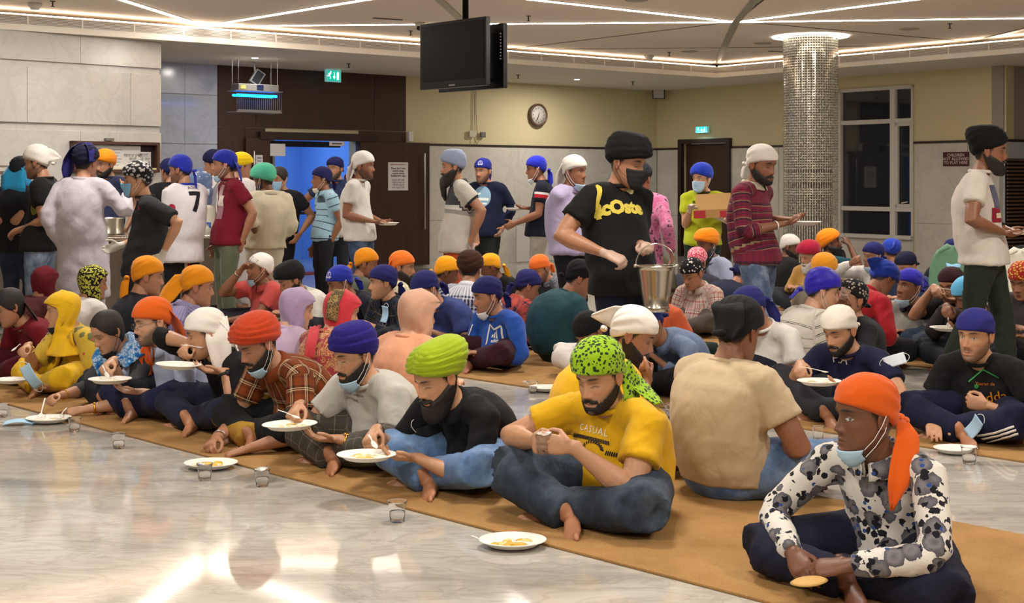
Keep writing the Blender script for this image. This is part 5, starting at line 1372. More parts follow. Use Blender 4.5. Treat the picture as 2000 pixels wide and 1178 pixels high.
C2 = person('man in royal blue wrap and grey polo shirt with dark collar', 1775, 560, -46, row=9.95, hip=1785, lean=.05, gear='patka', gcol='#2b25a2', gearkw=dict(bulk=.013), tails=FLAP, collar='polo', collarcol='#23252f', smat=cloth('#8d8c84', 'bands', length=1.0, stops=[(0, '#8d8c84')], slen=.4, sleeve=[(0, '#8d8c84'), (.62, '#d0ccc4'), (.655, '#1d1b2c')]), eyes='open', skin='c', mask='chin', hth=-60, hp=-4, tmat=DEN('#2f3742', '#414c59', '#5d6874'), R=(1742, 655, -.25), L=(1760, 648, -.25))
C5 = person('bespectacled man in maroon headband and black tee raising a plastic fork', 1858, 558, -40, row=9.95, hip=1858, lean=.08, gear='patka', gcol='#32161c', gearkw=dict(bulk=.010, front=.055), tails=[dict(pts=[(0, -.06, .12), (.02, -.10, .13), (.03, -.13, .10)], w=[.10, .12, .08], col='#7fb6d6')], glass='rect', stub=.6, shirt='#161516', hth=-48, hp=14, R=(1828, 568, -.28), L=(1852, 585, -.28), trous='#2c3a4c', **HOLD)
C6 = person('older man in pale blue cap and charcoal shirt bent over a plate', 1892, 578, -50, row=9.5, hip=1910, lean=.2, gear='patka', gcol='#5fb3e0', gearkw=dict(knot=False, bulk=.018), tails=FLAP, hair='8d8a86', stub=.4, skin='c', shirt='#332e30', sleeve='long', hth=-70, hp=24, R=(1848, 606, -.25), L=(1870, 640, -.3), hunch=.12, **HOLD)
person('man in red and gold bandana and dark grey tee at far right', 1996, 548, -44, row=9.95, lean=.08, gear='patka', gmat=cloth('#a8281c', 'spots', scale=50, r=.4, c2='#d8b050'), shirt='#3c383a', hth=-44, hp=22, R=(1985, 640, -.25), wear=())
person('man in pink patterned wrap partly hidden behind the dotted bandana', 1362, 512, 150, d=13.0, lean=.0, gear='patka', gmat=cloth('#d4566c', 'spots', scale=60, r=.4, c2='#e8c4c8'), shirt='#3a3a44', hth=150)
person('person in amber turban seen from behind, low among the crowd', 1610, 532, 150, row=10.45, lean=.02, gear='turban', gcol='#d08a1c', gearkw=dict(bulk=.034), shirt='#6b6256', hth=155)
# ---- fourth mat, at the back
person('black-bearded man in amber turban and pale blue shirt by the dark door', 1380, 478, -50, d=13.3, lean=.05, gear='turban', gcol='#f08c14', gearkw=dict(bulk=.03, style='flat'), beard=1.7, mask='chin', skin='d', shirt='#a3adc6', sleeve='long', collar='shirt', hth=-56, hp=8)
person('grey-bearded man in crimson turban and mustard hooded jumper', 1580, 500, -46, row=12.7, hip=1585, lean=.06, gear='turban', gcol='#a01232', gearkw=dict(bulk=.034), beard=1.3, hair='8f8b86', mask='chin', skin='b', shirt='#b58a4a', sleeve='long', collar='band', hth=-62, hp=16)
person('man in white cap and dark shirt beside the crimson turban', 1543, 482, 110, row=13.2, lean=.05, gear='cap', gcol='#d6d2cc', gearkw=dict(bulk=.012), skin='d', shirt='#1d1d20', hth=70, hp=10, beard=.6)
D_3 = person('man in orange turban and dark teal jersey numbered 3 drinking, by the column', 1622, 476, 95, row=13.25, lean=.05, gear='turban', gcol='#f08a12', gearkw=dict(bulk=.034), beard=1.6, shirt='#1f4450', hth=80, hp=-14, R=(1655, 468, .0), RH='cup', RP=(.4, .3, -.6), skin='d')
person('grey-haired man in navy wrap and white shirt with fist raised to mouth', 1705, 500, -46, row=12.7, lean=.08, gear='patka', gcol='#20235e', gearkw=dict(bulk=.013), tails=BTL, hair='9a9692', mask='chin', skin='c', shirt='#cdc8c4', sleeve='long', collar='band', hth=-70, hp=2, R=(1672, 508, -.25), RH='fist', RN=(-1, -.3, 0), RP=(0, .9, -.35))
person('man in royal blue bandana and red shirt against the wall', 1742, 492, -60, row=13.4, lean=.02, gear='patka', gcol='#1f3aa4', gearkw=dict(knot=False, bulk=.02), tails=FLAP, shirt='#b3242c', hth=170, hp=16)
person('man in black-navy skullcap wrap and denim blue shirt', 1770, 520, -46, row=12.3, hip=1790, lean=.08, gear='patka', gcol='#181a33', gearkw=dict(bulk=.013), shirt='#2e3a58', sleeve='long', hth=-60, hp=18, hair='7d7a78')
person('person in navy scarf half hidden behind the white printed tee', 1862, 495, 150, row=12.9, lean=.0, gear='patka', gcol='#171b52', tails=BTL, shirt='#20242c', hth=140)
person('man in black cap behind the red and gold bandana', 1996, 510, -50, row=12.4, lean=.02, gear='cap', gcol='#141416', shirt='#1d1d22', hth=-60)
# ---- standing at and near the serving counter
SD = dict(pose='stand')
person('man in black with bright turquoise neck scarf at far left of counter', 42, 338, 165, d=12.2, gear='turban', gcol='#1a1b22', gearkw=dict(bulk=.016, top=.145), shirt='#16171c', tmat=DEN('#1c2232', '#262e42', '#323c50'), hth=165, hp=14, tails=[dict(pts=[(0, -.075, .04), (0, -.115, -.05), (.03, -.12, -.15), (.03, -.10, -.19)], w=[.17, .21, .23, .2], col='#1f86b4'), dict(pts=[(.07, -.06, .02), (.10, -.02, -.10), (.06, .04, -.17)], w=[.1, .12, .1], side=(0, 1, 0), col='#1f86b4')], R=(10, 432, .1), L=(60, 440, -.1), **SD)
T2 = person('man in white peaked bandana, black tee and ripped jeans', 72, 318, -88, d=11.6, gear='patka', gcol='#dbd5cc', gearkw=dict(bulk=.016, top=.15), tails=FLAP, stub=.6, shirt='#141315', tmat=DEN('#43546b', '#6c7f97', '#9aa9ba'), hth=-95, hp=8, R=(30, 450, .12), L=(28, 456, -.05), LN=(0, 0, -1), RN=(0, 0, -1), g=1.05, **SD)
person('man in long white kurta and navy shawled turban with his back turned', 168, 318, 165, d=11.1, gear='turban', gcol='#12132a', gearkw=dict(bulk=.018, top=.15), tails=[dict(pts=[(-.02, .01, .155), (-.085, .0, .12), (-.115, -.03, .03), (-.12, -.05, -.05), (-.12, -.06, -.12)], w=[.12, .2, .2, .16, .06], side=(0, 1, .1), col='#221f5c', waves=.012), dict(pts=[(.03, -.03, .15), (.085, -.05, .08), (.09, -.06, .0)], w=[.10, .12, .05], side=(0, 1, .1), col='#221f5c', waves=.01)], shirt='#b5aeb6', sleeve='long', collar='band', trous='#b0a9b0', hem=.42, loose=1.06, hth=165, hp=4, R=(248, 368, .25), L=(132, 500, .0), g=1.02, gloves=None, **SD)
T4 = person('kitchen helper in dark grey uniform, spotted cap, mask and white gloves', 268, 352, -72, d=10.4, gear='cap', gmat=cloth('#1b1a1d', 'spots', scale=34, r=.42, c2='#a8a4a2', ragged=.7), gearkw=dict(bulk=.022, top=.15), mask='face', maskcol='#7fb2d8', skin='a', shirt='#26272a', sleeve='half', trous='#232427', hth=-76, hp=6, gloves='#c9c2b4', R=(218, 486, .18), L=(312, 512, -.15), hem=.16, k=.94, **SD)
T5 = person('man in royal blue bandana and white football jersey numbered 7', 352, 332, -128, d=12.4, gear='patka', gcol='#1f2c9c', tails=BTL, stub=.6, shirt='#cfc9cc', smat=cloth('#cfc9cc', 'bands', length=1.0, stops=[(0, '#d2ccd0')], slen=.4, sleeve=[(0, '#d2ccd0'), (.62, '#2636a0')]), collarcol='#24349a', tmat=cloth('#151518'), hth=-105, hp=6, L=(318, 432, .22), R=(316, 420, .3), hem=.2, loose=1.02, **SD)
T6 = person('man in royal blue wrap, maroon printed tee and olive trousers', 438, 322, -62, d=12.7, gear='patka', gcol='#1e2a96', gearkw=dict(bulk=.014), tails=WIDE, mask='chin', stub=.4, shirt='#6e1426', trous='#5d6450', hth=-84, hp=2, R=(418, 492, .12), L=(468, 486, -.1), **SD)
person('person in yellow turban and long white kurta behind the maroon tee', 472, 326, 150, d=14.4, gear='turban', gcol='#e6c60c', gearkw=dict(bulk=.022, top=.15), shirt='#cbc6c6', sleeve='long', trous='#c9c4c4', hem=.55, loose=1.15, hth=120, g=1.05, R=(525, 440, .1), **SD)
person('man in mint green turban and cream shirt with rolled cuffs', 515, 352, -148, d=13.6, gear='turban', gcol='#52b796', gearkw=dict(bulk=.036, top=.165, skew=2.0), beard=.5, mask='chin', maskcol='#e6e4dc', skin='d', shirt='#c6bda4', sleeve='roll', collar='shirt', trous='#c6bfae', hth=-120, hp=14, L=(505, 470, -.05), R=(540, 480, .3), wear=(('L', 'gold', .03),), g=1.06, **SD)
person('man with bare dark hair and blue mask in the doorway shadow', 545, 350, -30, d=15.2, gear='hair', gearkw=dict(part=False, front=.07, back=-.06), mask='face', maskcol='#8fb4d2', shirt='#1d1d22', sleeve='short', trous='#1c1c20', hth=-30, R=(560, 435, -.2), **SD)
T8 = person('slim man in navy wrap and sky blue striped polo shirt', 628, 350, -62, d=15.0, gear='patka', gcol='#1f1f50', gearkw=dict(bulk=.014), tails=BT, mask='chin', maskcol='#ddd6c4', skin='c', collar='polo', shirt='#8fb3c6', collarcol='#8fb3c6', smat=cloth('#8fb3c6', 'stripes', period=.085, stops=[(0, '#93b7c9'), (.82, '#35424e'), (.94, '#93b7c9')]), trous='#1d1d22', hth=-78, hp=0, R=(610, 492, .15), L=(640, 488, -.12), k=.97, g=.95, **SD)
person('bearded man in navy wrap and white waistcoat with hand on hip', 654, 330, -20, d=16.0, gear='patka', gcol='#1a1d52', gearkw=dict(bulk=.014), stub=.9, eyes='open', shirt='#2b3858', smat=cloth('#2b3858', 'bands', length=1.0, stops=[(0, '#c5bfb8'), (.36, '#2b3858')], slen=.6, sleeve=[(0, '#2b3858')]), trous='#23262c', hth=-25, hp=2, R=(612, 440, -.0), RP=(-.2, .95, .1), hem=.15, **SD)
T10 = person('man in white bandana, white tee and jeans carrying a plate right', 710, 325, 76, d=13.6, gear='patka', gcol='#d9d5d0', gearkw=dict(bulk=.016, top=.148), tails=WIDE, stub=.7, eyes='open', skin='c', shirt='#c9c5c0', tmat=DEN('#26344c', '#3a4a66', '#5a6a86'), hth=80, hp=2, R=(745, 437, -.15), L=(752, 436, .1), RN=UP, LN=UP, RH='hold', LH='hold', **SD)
person('man in pale grey-blue turban with long black beard and banded polo', 884, 326, -80, d=13.0, gear='turban', gcol='#8893ab', gearkw=dict(style='flat', bulk=.024, top=.175), beard=1.75, skin='b', smat=cloth('#b5b0a6', 'bands', length=.60, stops=[(0, '#b5aea4'), (.62, '#8b8880'), (.70, '#c4c0ba'), (.79, '#3a3a3e')], slen=.42, sleeve=[(0, '#b5b0a6'), (.52, '#23242c')]), collar='polo', collarcol='#3a3d40', trous='#a8401a', hth=-84, hp=2, L=(918, 480, -.15), R=(930, 470, .2), hem=.16, g=1.08, **SD)
T12 = person('man in blue emblem bandana and navy printed long-sleeved top', 943, 334, -18, d=15.2, gear='patka', gcol='#212c86', tails=BT, stub=.7, eyes='open', shirt='#141a34', sleeve='long', trous='#1c2420', hth=-30, hp=6, L=(978, 455, -.1), R=(925, 455, -.1), **SD)
person('man in royal blue tailed wrap and navy tee with red sleeve band, reaching left', 1047, 330, -92, d=14.8, gear='patka', gcol='#1f28b0', gearkw=dict(bulk=.014), tails=BTL, mask='chin', maskcol='#d7e3ea', skin='c', smat=cloth('#141726', 'bands', length=1.0, stops=[(0, '#141726')], slen=.4, sleeve=[(0, '#141726'), (.30, '#c9c4c4'), (.36, '#a31d2c'), (.46, '#141726')]), trous='#8f8a80', hth=-92, hp=6, L=(995, 442, -.1), R=(1020, 408, .2), RN=UP, RH='hold', **SD)
T14 = person('man in white bandana, blue mask and lilac polo shirt', 1122, 335, 62, d=11.7, gear='patka', gcol='#dcd7cc', gearkw=dict(bulk=.012), tails=WIDE, mask='chin', skin='c', collar='polo', shirt='#a99fbe', trous='#16161b', hth=56, hp=4, R=(1155, 420, .05), L=(1150, 430, .1), eyes='open', g=1.14, **SD)
T15 = person('server in black turban, black mask and black tee holding a steel bucket', 1226, 318, 38, d=7.95, gear='turban', gcol='#0f0f11', gearkw=dict(style='flat', bulk=.034, top=.178, front=.045), mask='face', maskcol='#17171a', skin='b', shirt='#121213', tmat=cloth('#101226'), hth=52, hp=14, R=(1208, 508, -.34), L=(1264, 480, -.26), RH='grip', LH='grip', RN=(.0, -.5, -.8), LN=(0, -.3, -.95), gloves='#b99a88', RP=(-.4, .75, -.6), g=1.1, k=1.04, hem=.12, stride=(.05, -.05), **SD)
person('person in pink mottled tunic mostly hidden behind the black-turbaned server', 1252, 350, 160, d=11.4, gear='patka', gcol='#222226', smat=cloth('#b35a86', 'mottle', scale=16, stops=[(.4, '#b0567f'), (.55, '#c27a98'), (.62, '#4a3048')]), shirt='#b35a86', trous='#15151a', hem=.3, hth=150, sleeve='long', **SD)
T17 = person('youth in bright blue turban, mask and yellow-green tee carrying a carton', 1370, 350, -22, d=14.0, gear='turban', gcol='#1d3ab4', gearkw=dict(bulk=.03, top=.165, skew=1.8), mask='face', maskcol='#a8c6dc', skin='a', shirt='#aab41e', collarcol='#2c2f14', trous='#1f2a24', hth=-42, hp=4, R=(1350, 403, -.3), L=(1402, 428, -.3), RN=(0, 0, -1), LN=UP, LH='hold', gloves='#c9b8a6', eyes='open', **SD)
T18 = person('bearded man in white bandana and maroon striped shirt walking with a plate', 1488, 322, 52, d=9.5, gear='patka', gcol='#d9d2c8', gearkw=dict(bulk=.014), tails=BT, stub=.9, beard=.25, skin='c', collar='shirt', collarcol='#b0a890', smat=cloth('#6b2438', 'plaid', period=.085, asp=.72, fac=.72, stops=[(0, '#6e2038'), (.3, '#3a2436'), (.5, '#742840'), (.8, '#4a2030')], stops2=[(0, '#7a2438'), (.34, '#a8986c'), (.42, '#3d2430'), (.70, '#742438'), (.92, '#2c2030')]), sleeve='roll', tmat=DEN('#3c4c66', '#5a6c88', '#98a6b6'), hth=40, hp=12, R=(1545, 436, -.14), RP=(-.4, .8, -.6), L=(1552, 430, .14), RN=UP, LN=UP, RH='hold', LH='hold', wear=(('R', 'white', .03),), stride=(.14, -.16), hem=.05, **SD)
T19 = person('tall man in black turban and white printed tee carrying a plate, right', 1932, 296, 66, d=9.2, gear='turban', gcol='#0e0e10', gearkw=dict(bulk=.023, top=.168, style='peak', skew=1.9), beard=.9, skin='c', shirt='#cdc5ba', trous='#252c22', hth=74, hp=4, R=(1972, 460, -.14), RP=(-.4, .8, -.6), L=(1985, 455, .15), RN=UP, LN=UP, RH='hold', LH='hold', wear=(('L', 'watch', .02),), stride=(-.25, .15), hem=.08, g=1.04, **SD)
person('man in orange turban behind the serving counter, beside the white kurta', 205, 322, -20, d=14.7, gear='turban', gcol='#e88a16', gearkw=dict(bulk=.026), beard=.4, shirt='#2b2f4c', hth=-30, eyes='open', feet=False, **SD)
person('figure in black sleeves and dark wrap serving behind the jersey man', 330, 335, -150, d=14.7, gear='patka', gcol='#181d4c', shirt='#131318', sleeve='long', hth=-140, feet=False, **SD)
person('person in black-navy turban behind the water bottle', 417, 322, -120, d=15.1, gear='turban', gcol='#15173c', gearkw=dict(bulk=.02), shirt='#cac6c2', sleeve='long', hth=-100, feet=False, **SD)
run_queue(); finish_people()
# ================================================================== things on the floor, in hands and on the walls
S_W = simple('foam_white', '#e9e5dc', .55); S_ST = simple('steel_bucket', '#c4beb2', .24, .95); S_BLK = simple('black_plastic', '#0c0c0d', .3)
# --- runners
def runner_mat():
    m, nt, b = newmat('felt_runner'); g = G(nt); p = g.geo()
    f = g.noise(p, 3.0, 5, .65); f2 = g.noise(p, 160, 2)
    g.set(b.inputs['Base Color'], g.mix(.35, g.ramp(f, [(.3, hexc('8a6a44')), (.5, hexc('a37c4c')), (.7, hexc('b08a5a'))]), g.ramp(f2, [(.3, hexc('7a5c38')), (.7, hexc('b38d5c'))])))
    b.inputs['Roughness'].default_value = .95; b.inputs['Specular IOR Level'].default_value = .12; g.bump(f2, .35, .004, b); return m
M_run = runner_mat()
for (n0, n1, u0, u1, lab) in ((3.78, 5.20, -11.5, 4.5, 'tan felt floor runner under the front double row of seated people'), (6.56, 7.98, -11.5, 8, 'tan felt floor runner in the middle, behind the beige-shirted man'),
                              (9.34, 10.76, -9.5, 10, 'tan felt floor runner third from the front, under the grey polo man'), (12.12, 13.54, -6.5, 10, 'farthest tan felt floor runner, near the back wall')):
    m = MB(); c = NH*(n0+n1)/2+UH*(u0+u1)/2
    m.box((c[0], c[1], .006), (u1-u0, n1-n0, .011), ((UH[0], UH[1], 0), (NH[0], NH[1], 0), (0, 0, 1)))
    tag(m.build('floor_runner', M_run, None, False, bevel=.003), lab, 'carpet', 'tan felt runners for seated rows')
# --- plates, food, spoons, cups
def oval(mb, c, prof, sx, sy, n, ax):
    mb.lathe(c, prof, n, 0, ax, sx, sy)
def plate(c, label, rot=0.0, tilt=(0, 0), size=1.0, held=False, food=None, flabel=None):
    c = np.array(c, float); X = np.array((math.cos(rot), math.sin(rot), tilt[0])); X = unit(X); Z = unit(np.array((-tilt[0], -tilt[1], 1.0))); Y = np.cross(Z, X); X = np.cross(Y, Z); ax = (X, Y, Z)
    R = .132*size; m = MB()
    prof = [(0, .0), (R*.60, .0), (R*.70, .003), (R*.88, .020), (R*.99, .0235), (R, .0255), (R*.985, .0275), (R*.87, .0245), (R*.68, .0070), (R*.58, .0040), (0, .0040)]
    m.lathe(c, prof, 40, 0, ax, 1.0, .80)
    root = m.build('plate', S_W, None, True, base=c); tag(root, label, 'plate')
    d = MB()
    for a, b in (((-.0, -.002), (R*.0, .62*R*.8)), ((0, 0), (-R*.60, -.16*R)), ((0, 0), (R*.60, -.16*R))):
        p, q = c+X*a[0]+Y*a[1]+Z*.010, c+X*b[0]+Y*b[1]+Z*.012
        d.tube([p, q], [.008, .007], Z, 8)
    d.build('divider', S_W, root)
    if food:
        cols, seed = food; r = random.Random(seed); f = MB()
        for i in range(16):
            a = r.uniform(0, 6.28); rr = R*.58*math.sqrt(r.random()); q = c+X*rr*math.cos(a)+Y*rr*math.sin(a)*.78+Z*.0105; w = r.uniform(.013, .031)
            f.lathe(q, [(0, -.006), (w, -.004), (w*.9, .004), (w*.4, .008), (0, .0085)], 9, r.randrange(len(cols)), ax, 1, r.uniform(.6, 1))
        o = f.build('food', [simple('food'+k, k, .5) for k in cols], None, True, base=c); tag(o, flabel or ('rice and dal left on the '+label), 'food', kind='stuff')
    return root
FOODS = (['#d8c27a', '#e8e0c4', '#c9a23c'], ['#e6dcc0', '#cdb98c', '#f0ead8'], ['#d2a92e', '#e0c45c', '#7a6a9a'])
def spoon(p0, p1, label, size=1.0, up=(0, 0, 1), fork=False):
    """p0: end of the handle, p1: bowl"""
    p0, p1 = np.array(p0, float), np.array(p1, float); d = unit(p1-p0); L = np.linalg.norm(p1-p0); up = np.array(up, float)
    n = unit(up-d*d.dot(up)); s = np.cross(d, n); k = L-.045*size; m = MB()
    m.tube([p0, p0+d*k*.5+n*.002, p0+d*k], [(.0046, .0018), (.004, .002), (.0038, .0022)], s, 8)
    V = []; F = []
    for j, (t, w) in enumerate(((0, .004), (.25, .011), (.5, .0145), (.75, .0125), (1, .003))):
        for i in range(7):
            u = i/6*2-1; V.append(p0+d*(k+t*.045*size)+s*w*u*size-n*(.006*(1-u*u)*math.sin(t*3.14+.05)))
    rows = [[V[j*7+i] for i in range(7)] for j in range(5)]
    v, f = sheet(rows, .0022); m.add(v, f)
    o = m.build('spoon', S_W, None, True, base=p0); return tag(o, label, 'spoon')
M_cup = simple('cup_clear', '#ffffff', .03, spec=.5, trans=.97, ior=1.12); M_wat = simple('cup_water', '#ffffff', .0, trans=1.0, ior=1.2); M_foil = simple('cup_foil', '#d9d7d2', .3, .5)
def cup(c, label, water=True, lid=False, size=1.0, tilt=(0, 0), up=None):
    c = np.array(c, float); Z = unit(np.array((tilt[0], tilt[1], 1.0))); X = unit(np.cross((0, 1, 0), Z)); Y = np.cross(Z, X); ax = (X, Y, Z); S = size
    m = MB(); m.lathe(c, [(0, .002*S), (.0255*S, .001*S), (.028*S, .003*S), (.0325*S, .050*S), (.0355*S, .076*S), (.0385*S, .0775*S), (.0385*S, .0795*S), (.0345*S, .0790*S), (.0312*S, .050*S), (.0267*S, .005*S), (0, .005*S)], 26, 0, ax)
    root = m.build('cup', M_cup, None, True, base=c); tag(root, label, 'cup')
    if water: w = MB(); w.lathe(c, [(0, .0055*S), (.0264*S, .0055*S), (.0300*S, .040*S), (0, .040*S)], 22, 0, ax); w.build('water', M_wat, root)
    if lid:
        w = MB(); rows = []
        for i in range(5):
            row = []
            for j in range(5):
                u, v = i/4*2-1, j/4*2-1; row.append(c+X*u*.030*S+Y*v*.030*S+Z*(.081+.006*max(0, u)**2+.004*math.sin(3*u+2*v))*S)
            rows.append(row)
        v, f = sheet(rows, .0012); w.add(v, f); w.build('foil_lid', M_foil, root)
    return root
def hpx(x, y, p, dd): return px(x, y, p['d']+dd)
# on the floor in front of the first row
plate(onz(95, 824, .006), 'foam plate on the floor by the blue-shawled woman', food=(FOODS[1], 3), size=1.0, flabel='rice pudding and crumbs on the plate of the blue-shawled woman')
plate(onz(412, 913, .006), 'foam plate on the floor under the checked-shirt man\'s hands', food=(FOODS[2], 5), size=1.0, flabel='yellow curry on the plate under the checked-shirt man')
plate(onz(1001, 1066, .006), 'foam plate on the floor in front of the yellow tee man', rot=.02, food=(FOODS[0], 7), flabel='remains of dal and rice on the nearest floor plate')
spoon(onz(921, 1047, .045), onz(958, 1062, .022), 'white plastic spoon resting on the rim of the nearest floor plate')
plate(onz(1068, 763, .006), 'foam plate on the floor beside the white-trousered person', size=.9, food=(FOODS[1], 9), flabel='pale rice on the plate beside the white trousers')
plate(onz(1866, 884, .006), 'foam plate on the floor before the black printed tee man', size=.85)
cup(onz(4, 815, 0), 'clear plastic cup at the far left edge of the floor')
cup(onz(146, 843, 0), 'clear plastic cup just right of the blue-shawled woman\'s plate')
cup(onz(232, 876, 0), 'clear plastic cup of water in front of the bare foot, left')
cup(onz(400, 938, 0), 'clear plastic cup in front of the curry plate', size=1.0)
cup(onz(512, 950, 0), 'clear plastic cup with peeled foil lid right of the curry plate', lid=True)
cup(onz(776, 1019, 0), 'clear plastic cup of water in front of the lime-turbaned man', size=1.08)
cup(onz(1040, 768, .0), 'clear plastic cup with spoon beside the white trousers', size=1.0)
spoon(onz(1036, 757, .06), onz(1024, 744, .12), 'plastic spoon standing in the cup beside the white trousers')
cup(onz(1311, 818, .012), 'clear cup on the floor between yellow tee and beige tee', size=1.1)
cup(onz(1893, 906, 0), 'clear plastic cup beside the floor plate at right', size=1.1)
cup(onz(1598, 858, .0), 'clear cup on the marble aisle behind the orange bandana', size=.9, water=False)
# held by the first row
plate(hpx(22, 748, A2, -.40), 'foam plate held out by the yellow-scarfed woman', size=.85)
spoon(hpx(40, 672, A2, -.36), hpx(22, 686, A2, -.40), 'plastic spoon in the yellow-scarfed woman\'s raised hand')
spoon(hpx(88, 778, A3, -.46), onz(78, 816, .03), 'plastic fork in the blue-shawled woman\'s right hand')
spoon(hpx(130, 797, A3, -.46), onz(113, 818, .03), 'plastic spoon in the blue-shawled woman\'s left hand')
plate(hpx(215, 748, A4, -.40), 'foam plate held by the man in orange bandana and glasses', food=(FOODS[1], 11), size=.95, flabel='white rice on the plate of the bespectacled man in pale blue')
spoon(hpx(200, 714, A4, -.34), hpx(212, 738, A4, -.38), 'plastic spoon in the fingers of the pale blue shirt man')
plate(hpx(348, 720, A5, -.40), 'foam plate held up by the white-bandana man in black jumper', tilt=(-.05, .0), size=.95)
spoon(hpx(354, 674, A5, -.30), hpx(399, 679, A5, -.24), 'plastic spoon at the mouth of the man in black jumper')
plate(hpx(566, 838, A7, -.42), 'foam plate held by the man in indigo turban', tilt=(.03, 0), food=(FOODS[0], 13), flabel='dal on the plate of the indigo-turbaned man')
spoon(hpx(543, 801, A7, -.38), hpx(586, 817, A7, -.40), 'plastic spoon held over the indigo-turbaned man\'s plate')
plate(hpx(716, 898, A8, -.42), 'foam plate held by the man in lime turban', tilt=(.0, 0), food=(FOODS[0], 15), flabel='yellow dal and rice on the lime-turbaned man\'s plate')
spoon(hpx(720, 850, A8, -.36), hpx(736, 876, A8, -.40), 'plastic spoon held over the lime-turbaned man\'s plate')
cup(hpx(1062, 886, A9, -.285), 'clear cup held in both hands by the yellow tee man', size=1.0, lid=True)
bread = MB(); q = hpx(1580, 1136, A10, -.40)
bread.lathe(q, [(0, -.006), (.05, -.005), (.062, .0), (.05, .006), (0, .007)], 24, 0, ((1, 0, .12), (0, 1, 0), (-.12, 0, 1)), 1, .8)
tag(bread.build('flatbread', simple('bread', '#c9a05e', .8), None, True, base=q), 'piece of flatbread held by the man in floral shirt', 'bread')
plate(hpx(1600, 752, B8, -.42), 'foam plate raised by the navy tee man in white bandana', size=.95, food=(FOODS[1], 17), flabel='rice on the plate of the navy tee man')
spoon(hpx(1566, 717, B8, -.32), hpx(1618, 727, B8, -.34), 'plastic fork held by the navy tee man in white bandana')
spoon(hpx(1832, 563, C5, -.30), hpx(1866, 567, C5, -.24), 'plastic fork raised by the man in maroon headband')
plate(hpx(1856, 646, C6, -.36), 'foam tray before the older man in pale blue cap', size=1.1, food=(FOODS[1], 19), flabel='food on the tray of the older man in blue cap')
spoon(hpx(1852, 620, C6, -.28), hpx(1853, 640, C6, -.32), 'plastic spoon in the hand of the older man in blue cap')
plate(px(757, 440, 13.5), 'foam plate carried by the white tee man by the door', size=.9, food=(FOODS[1], 21), flabel='food on the plate carried by the door')
plate(px(1572, 440, 9.45), 'foam plate carried by the man in maroon striped shirt', size=.9, food=(['#d6c08a', '#b06a3c', '#e8e0c8'], 23), flabel='bread and curry on the plate of the striped shirt man')
plate(px(2003, 458, 9.25), 'foam plate carried by the black-turbaned man at right edge', size=.9)
plate(px(1006, 411, 15.1), 'foam plate with a small steel bowl held by the man in navy tee', size=.85)
m = MB(); q = px(1010, 405, 15.08); m.lathe(q, [(0, 0), (.03, 0), (.042, .03), (.04, .03), (.028, .003), (0, .003)], 20); tag(m.build('steel_bowl', S_ST, None, True, base=q), 'small steel bowl on the plate of the navy tee man', 'bowl')
cup(px(489, 516, 11.9), 'small clear glass at the lips of the coral polo man', size=.9, tilt=(.9, 0), water=False)
cup(px(1652, 470, 14.9), 'clear cup raised by the man in teal jersey', size=.9, tilt=(-.8, 0), water=False)
cup(px(1645, 585, 8.5), 'clear cup raised by the person in black floral cloth', size=.95, tilt=(.4, 0), water=False)
cup(px(920, 487, 12.8), 'clear cup hanging from the fingers of the long-bearded man', size=.9, water=False)
cup(px(976, 462, 15.05), 'clear cup in the hand of the man in navy printed top', size=.9, water=False)
# --- loose face masks
def loose_mask(c, u, v, label, col='#a9cbe4', loops=True, size=1.0, fold=.0):
    c = np.array(c, float); u = unit(u); v = np.array(v, float); v = unit(v-u*u.dot(v)); n = np.cross(u, v); rows = []
    for j in range(9):
        t = j/8-.5; rows.append([c+u*(i/10-.5)*.165*size+v*t*.088*size+n*(.003*math.sin(t*26)+.014*math.cos((i/10-.5)*3.0)*(1-fold)+fold*.05*((i/10-.5)*2)**2)*size for i in range(11)])
    m = MB(); a, f = sheet(rows, .0025); m.add(a, f); o = m.build('face_mask', simple('mask'+col, col, .8), None, True, base=c); tag(o, label, 'face mask')
    if loops:
        for s in (-1, 1):
            w = MB(); e = [c+u*s*.08*size+v*k*.036*size+u*s*.034*size*(1-abs(k)**2.2)+n*.006 for k in np.linspace(-1, 1, 9)]
            w.tube(e, [.0017]*9, n, 5); w.build('ear_loop', simple('loopw', '#e8e8e6', .8), o)
    return o
loose_mask(onz(36, 826, .012), (1, .25, 0), (-.3, 1, .05), 'pale blue face mask lying on the marble floor at left')
loose_mask(hpx(62, 735, A2, -.43), (.5, .1, -.8), (.6, -.3, .6), 'blue face mask dangling behind the yellow-scarfed woman\'s plate')
h, nn, _, _ = cam_hit(B4['shirt_bvh'], 757, 615)
if h: loose_mask(np.array(h)+np.array(nn)*.02, (.1, 0, 1), np.cross(np.array(nn), (0, 0, 1)), 'blue face mask clipped to the dark tartan shirt', size=.8, fold=.6)
h, nn, _, _ = cam_hit(B9['trousers_bvh'], 1912, 832)
if h: loose_mask(np.array(h)+np.array(nn)*.02, (.2, -.5, .6), np.cross(np.array(nn), (0, .3, 1)), 'blue face mask lying on the knee of the black tee man', size=.8, fold=.5)
h, nn, _, _ = cam_hit(B8['shirt_bvh'], 1736, 712)
if h: loose_mask(np.array(h)+np.array(nn)*.03+np.array((.03, 0, 0)), (.8, -.3, .3), (.2, -.3, -.8), 'white face mask worn on the upper arm of the navy tee man', col='#d9e2ea', size=.75, fold=.5)
h, nn, _, _ = cam_hit(A8['shirt_bvh'], 852, 828)
if h: loose_mask(np.array(h)+np.array(nn)*.03, (.8, .3, -.3), (.1, .2, 1), 'black face mask hanging on the chest of the lime-turbaned man', col='#17171a', size=1.0)
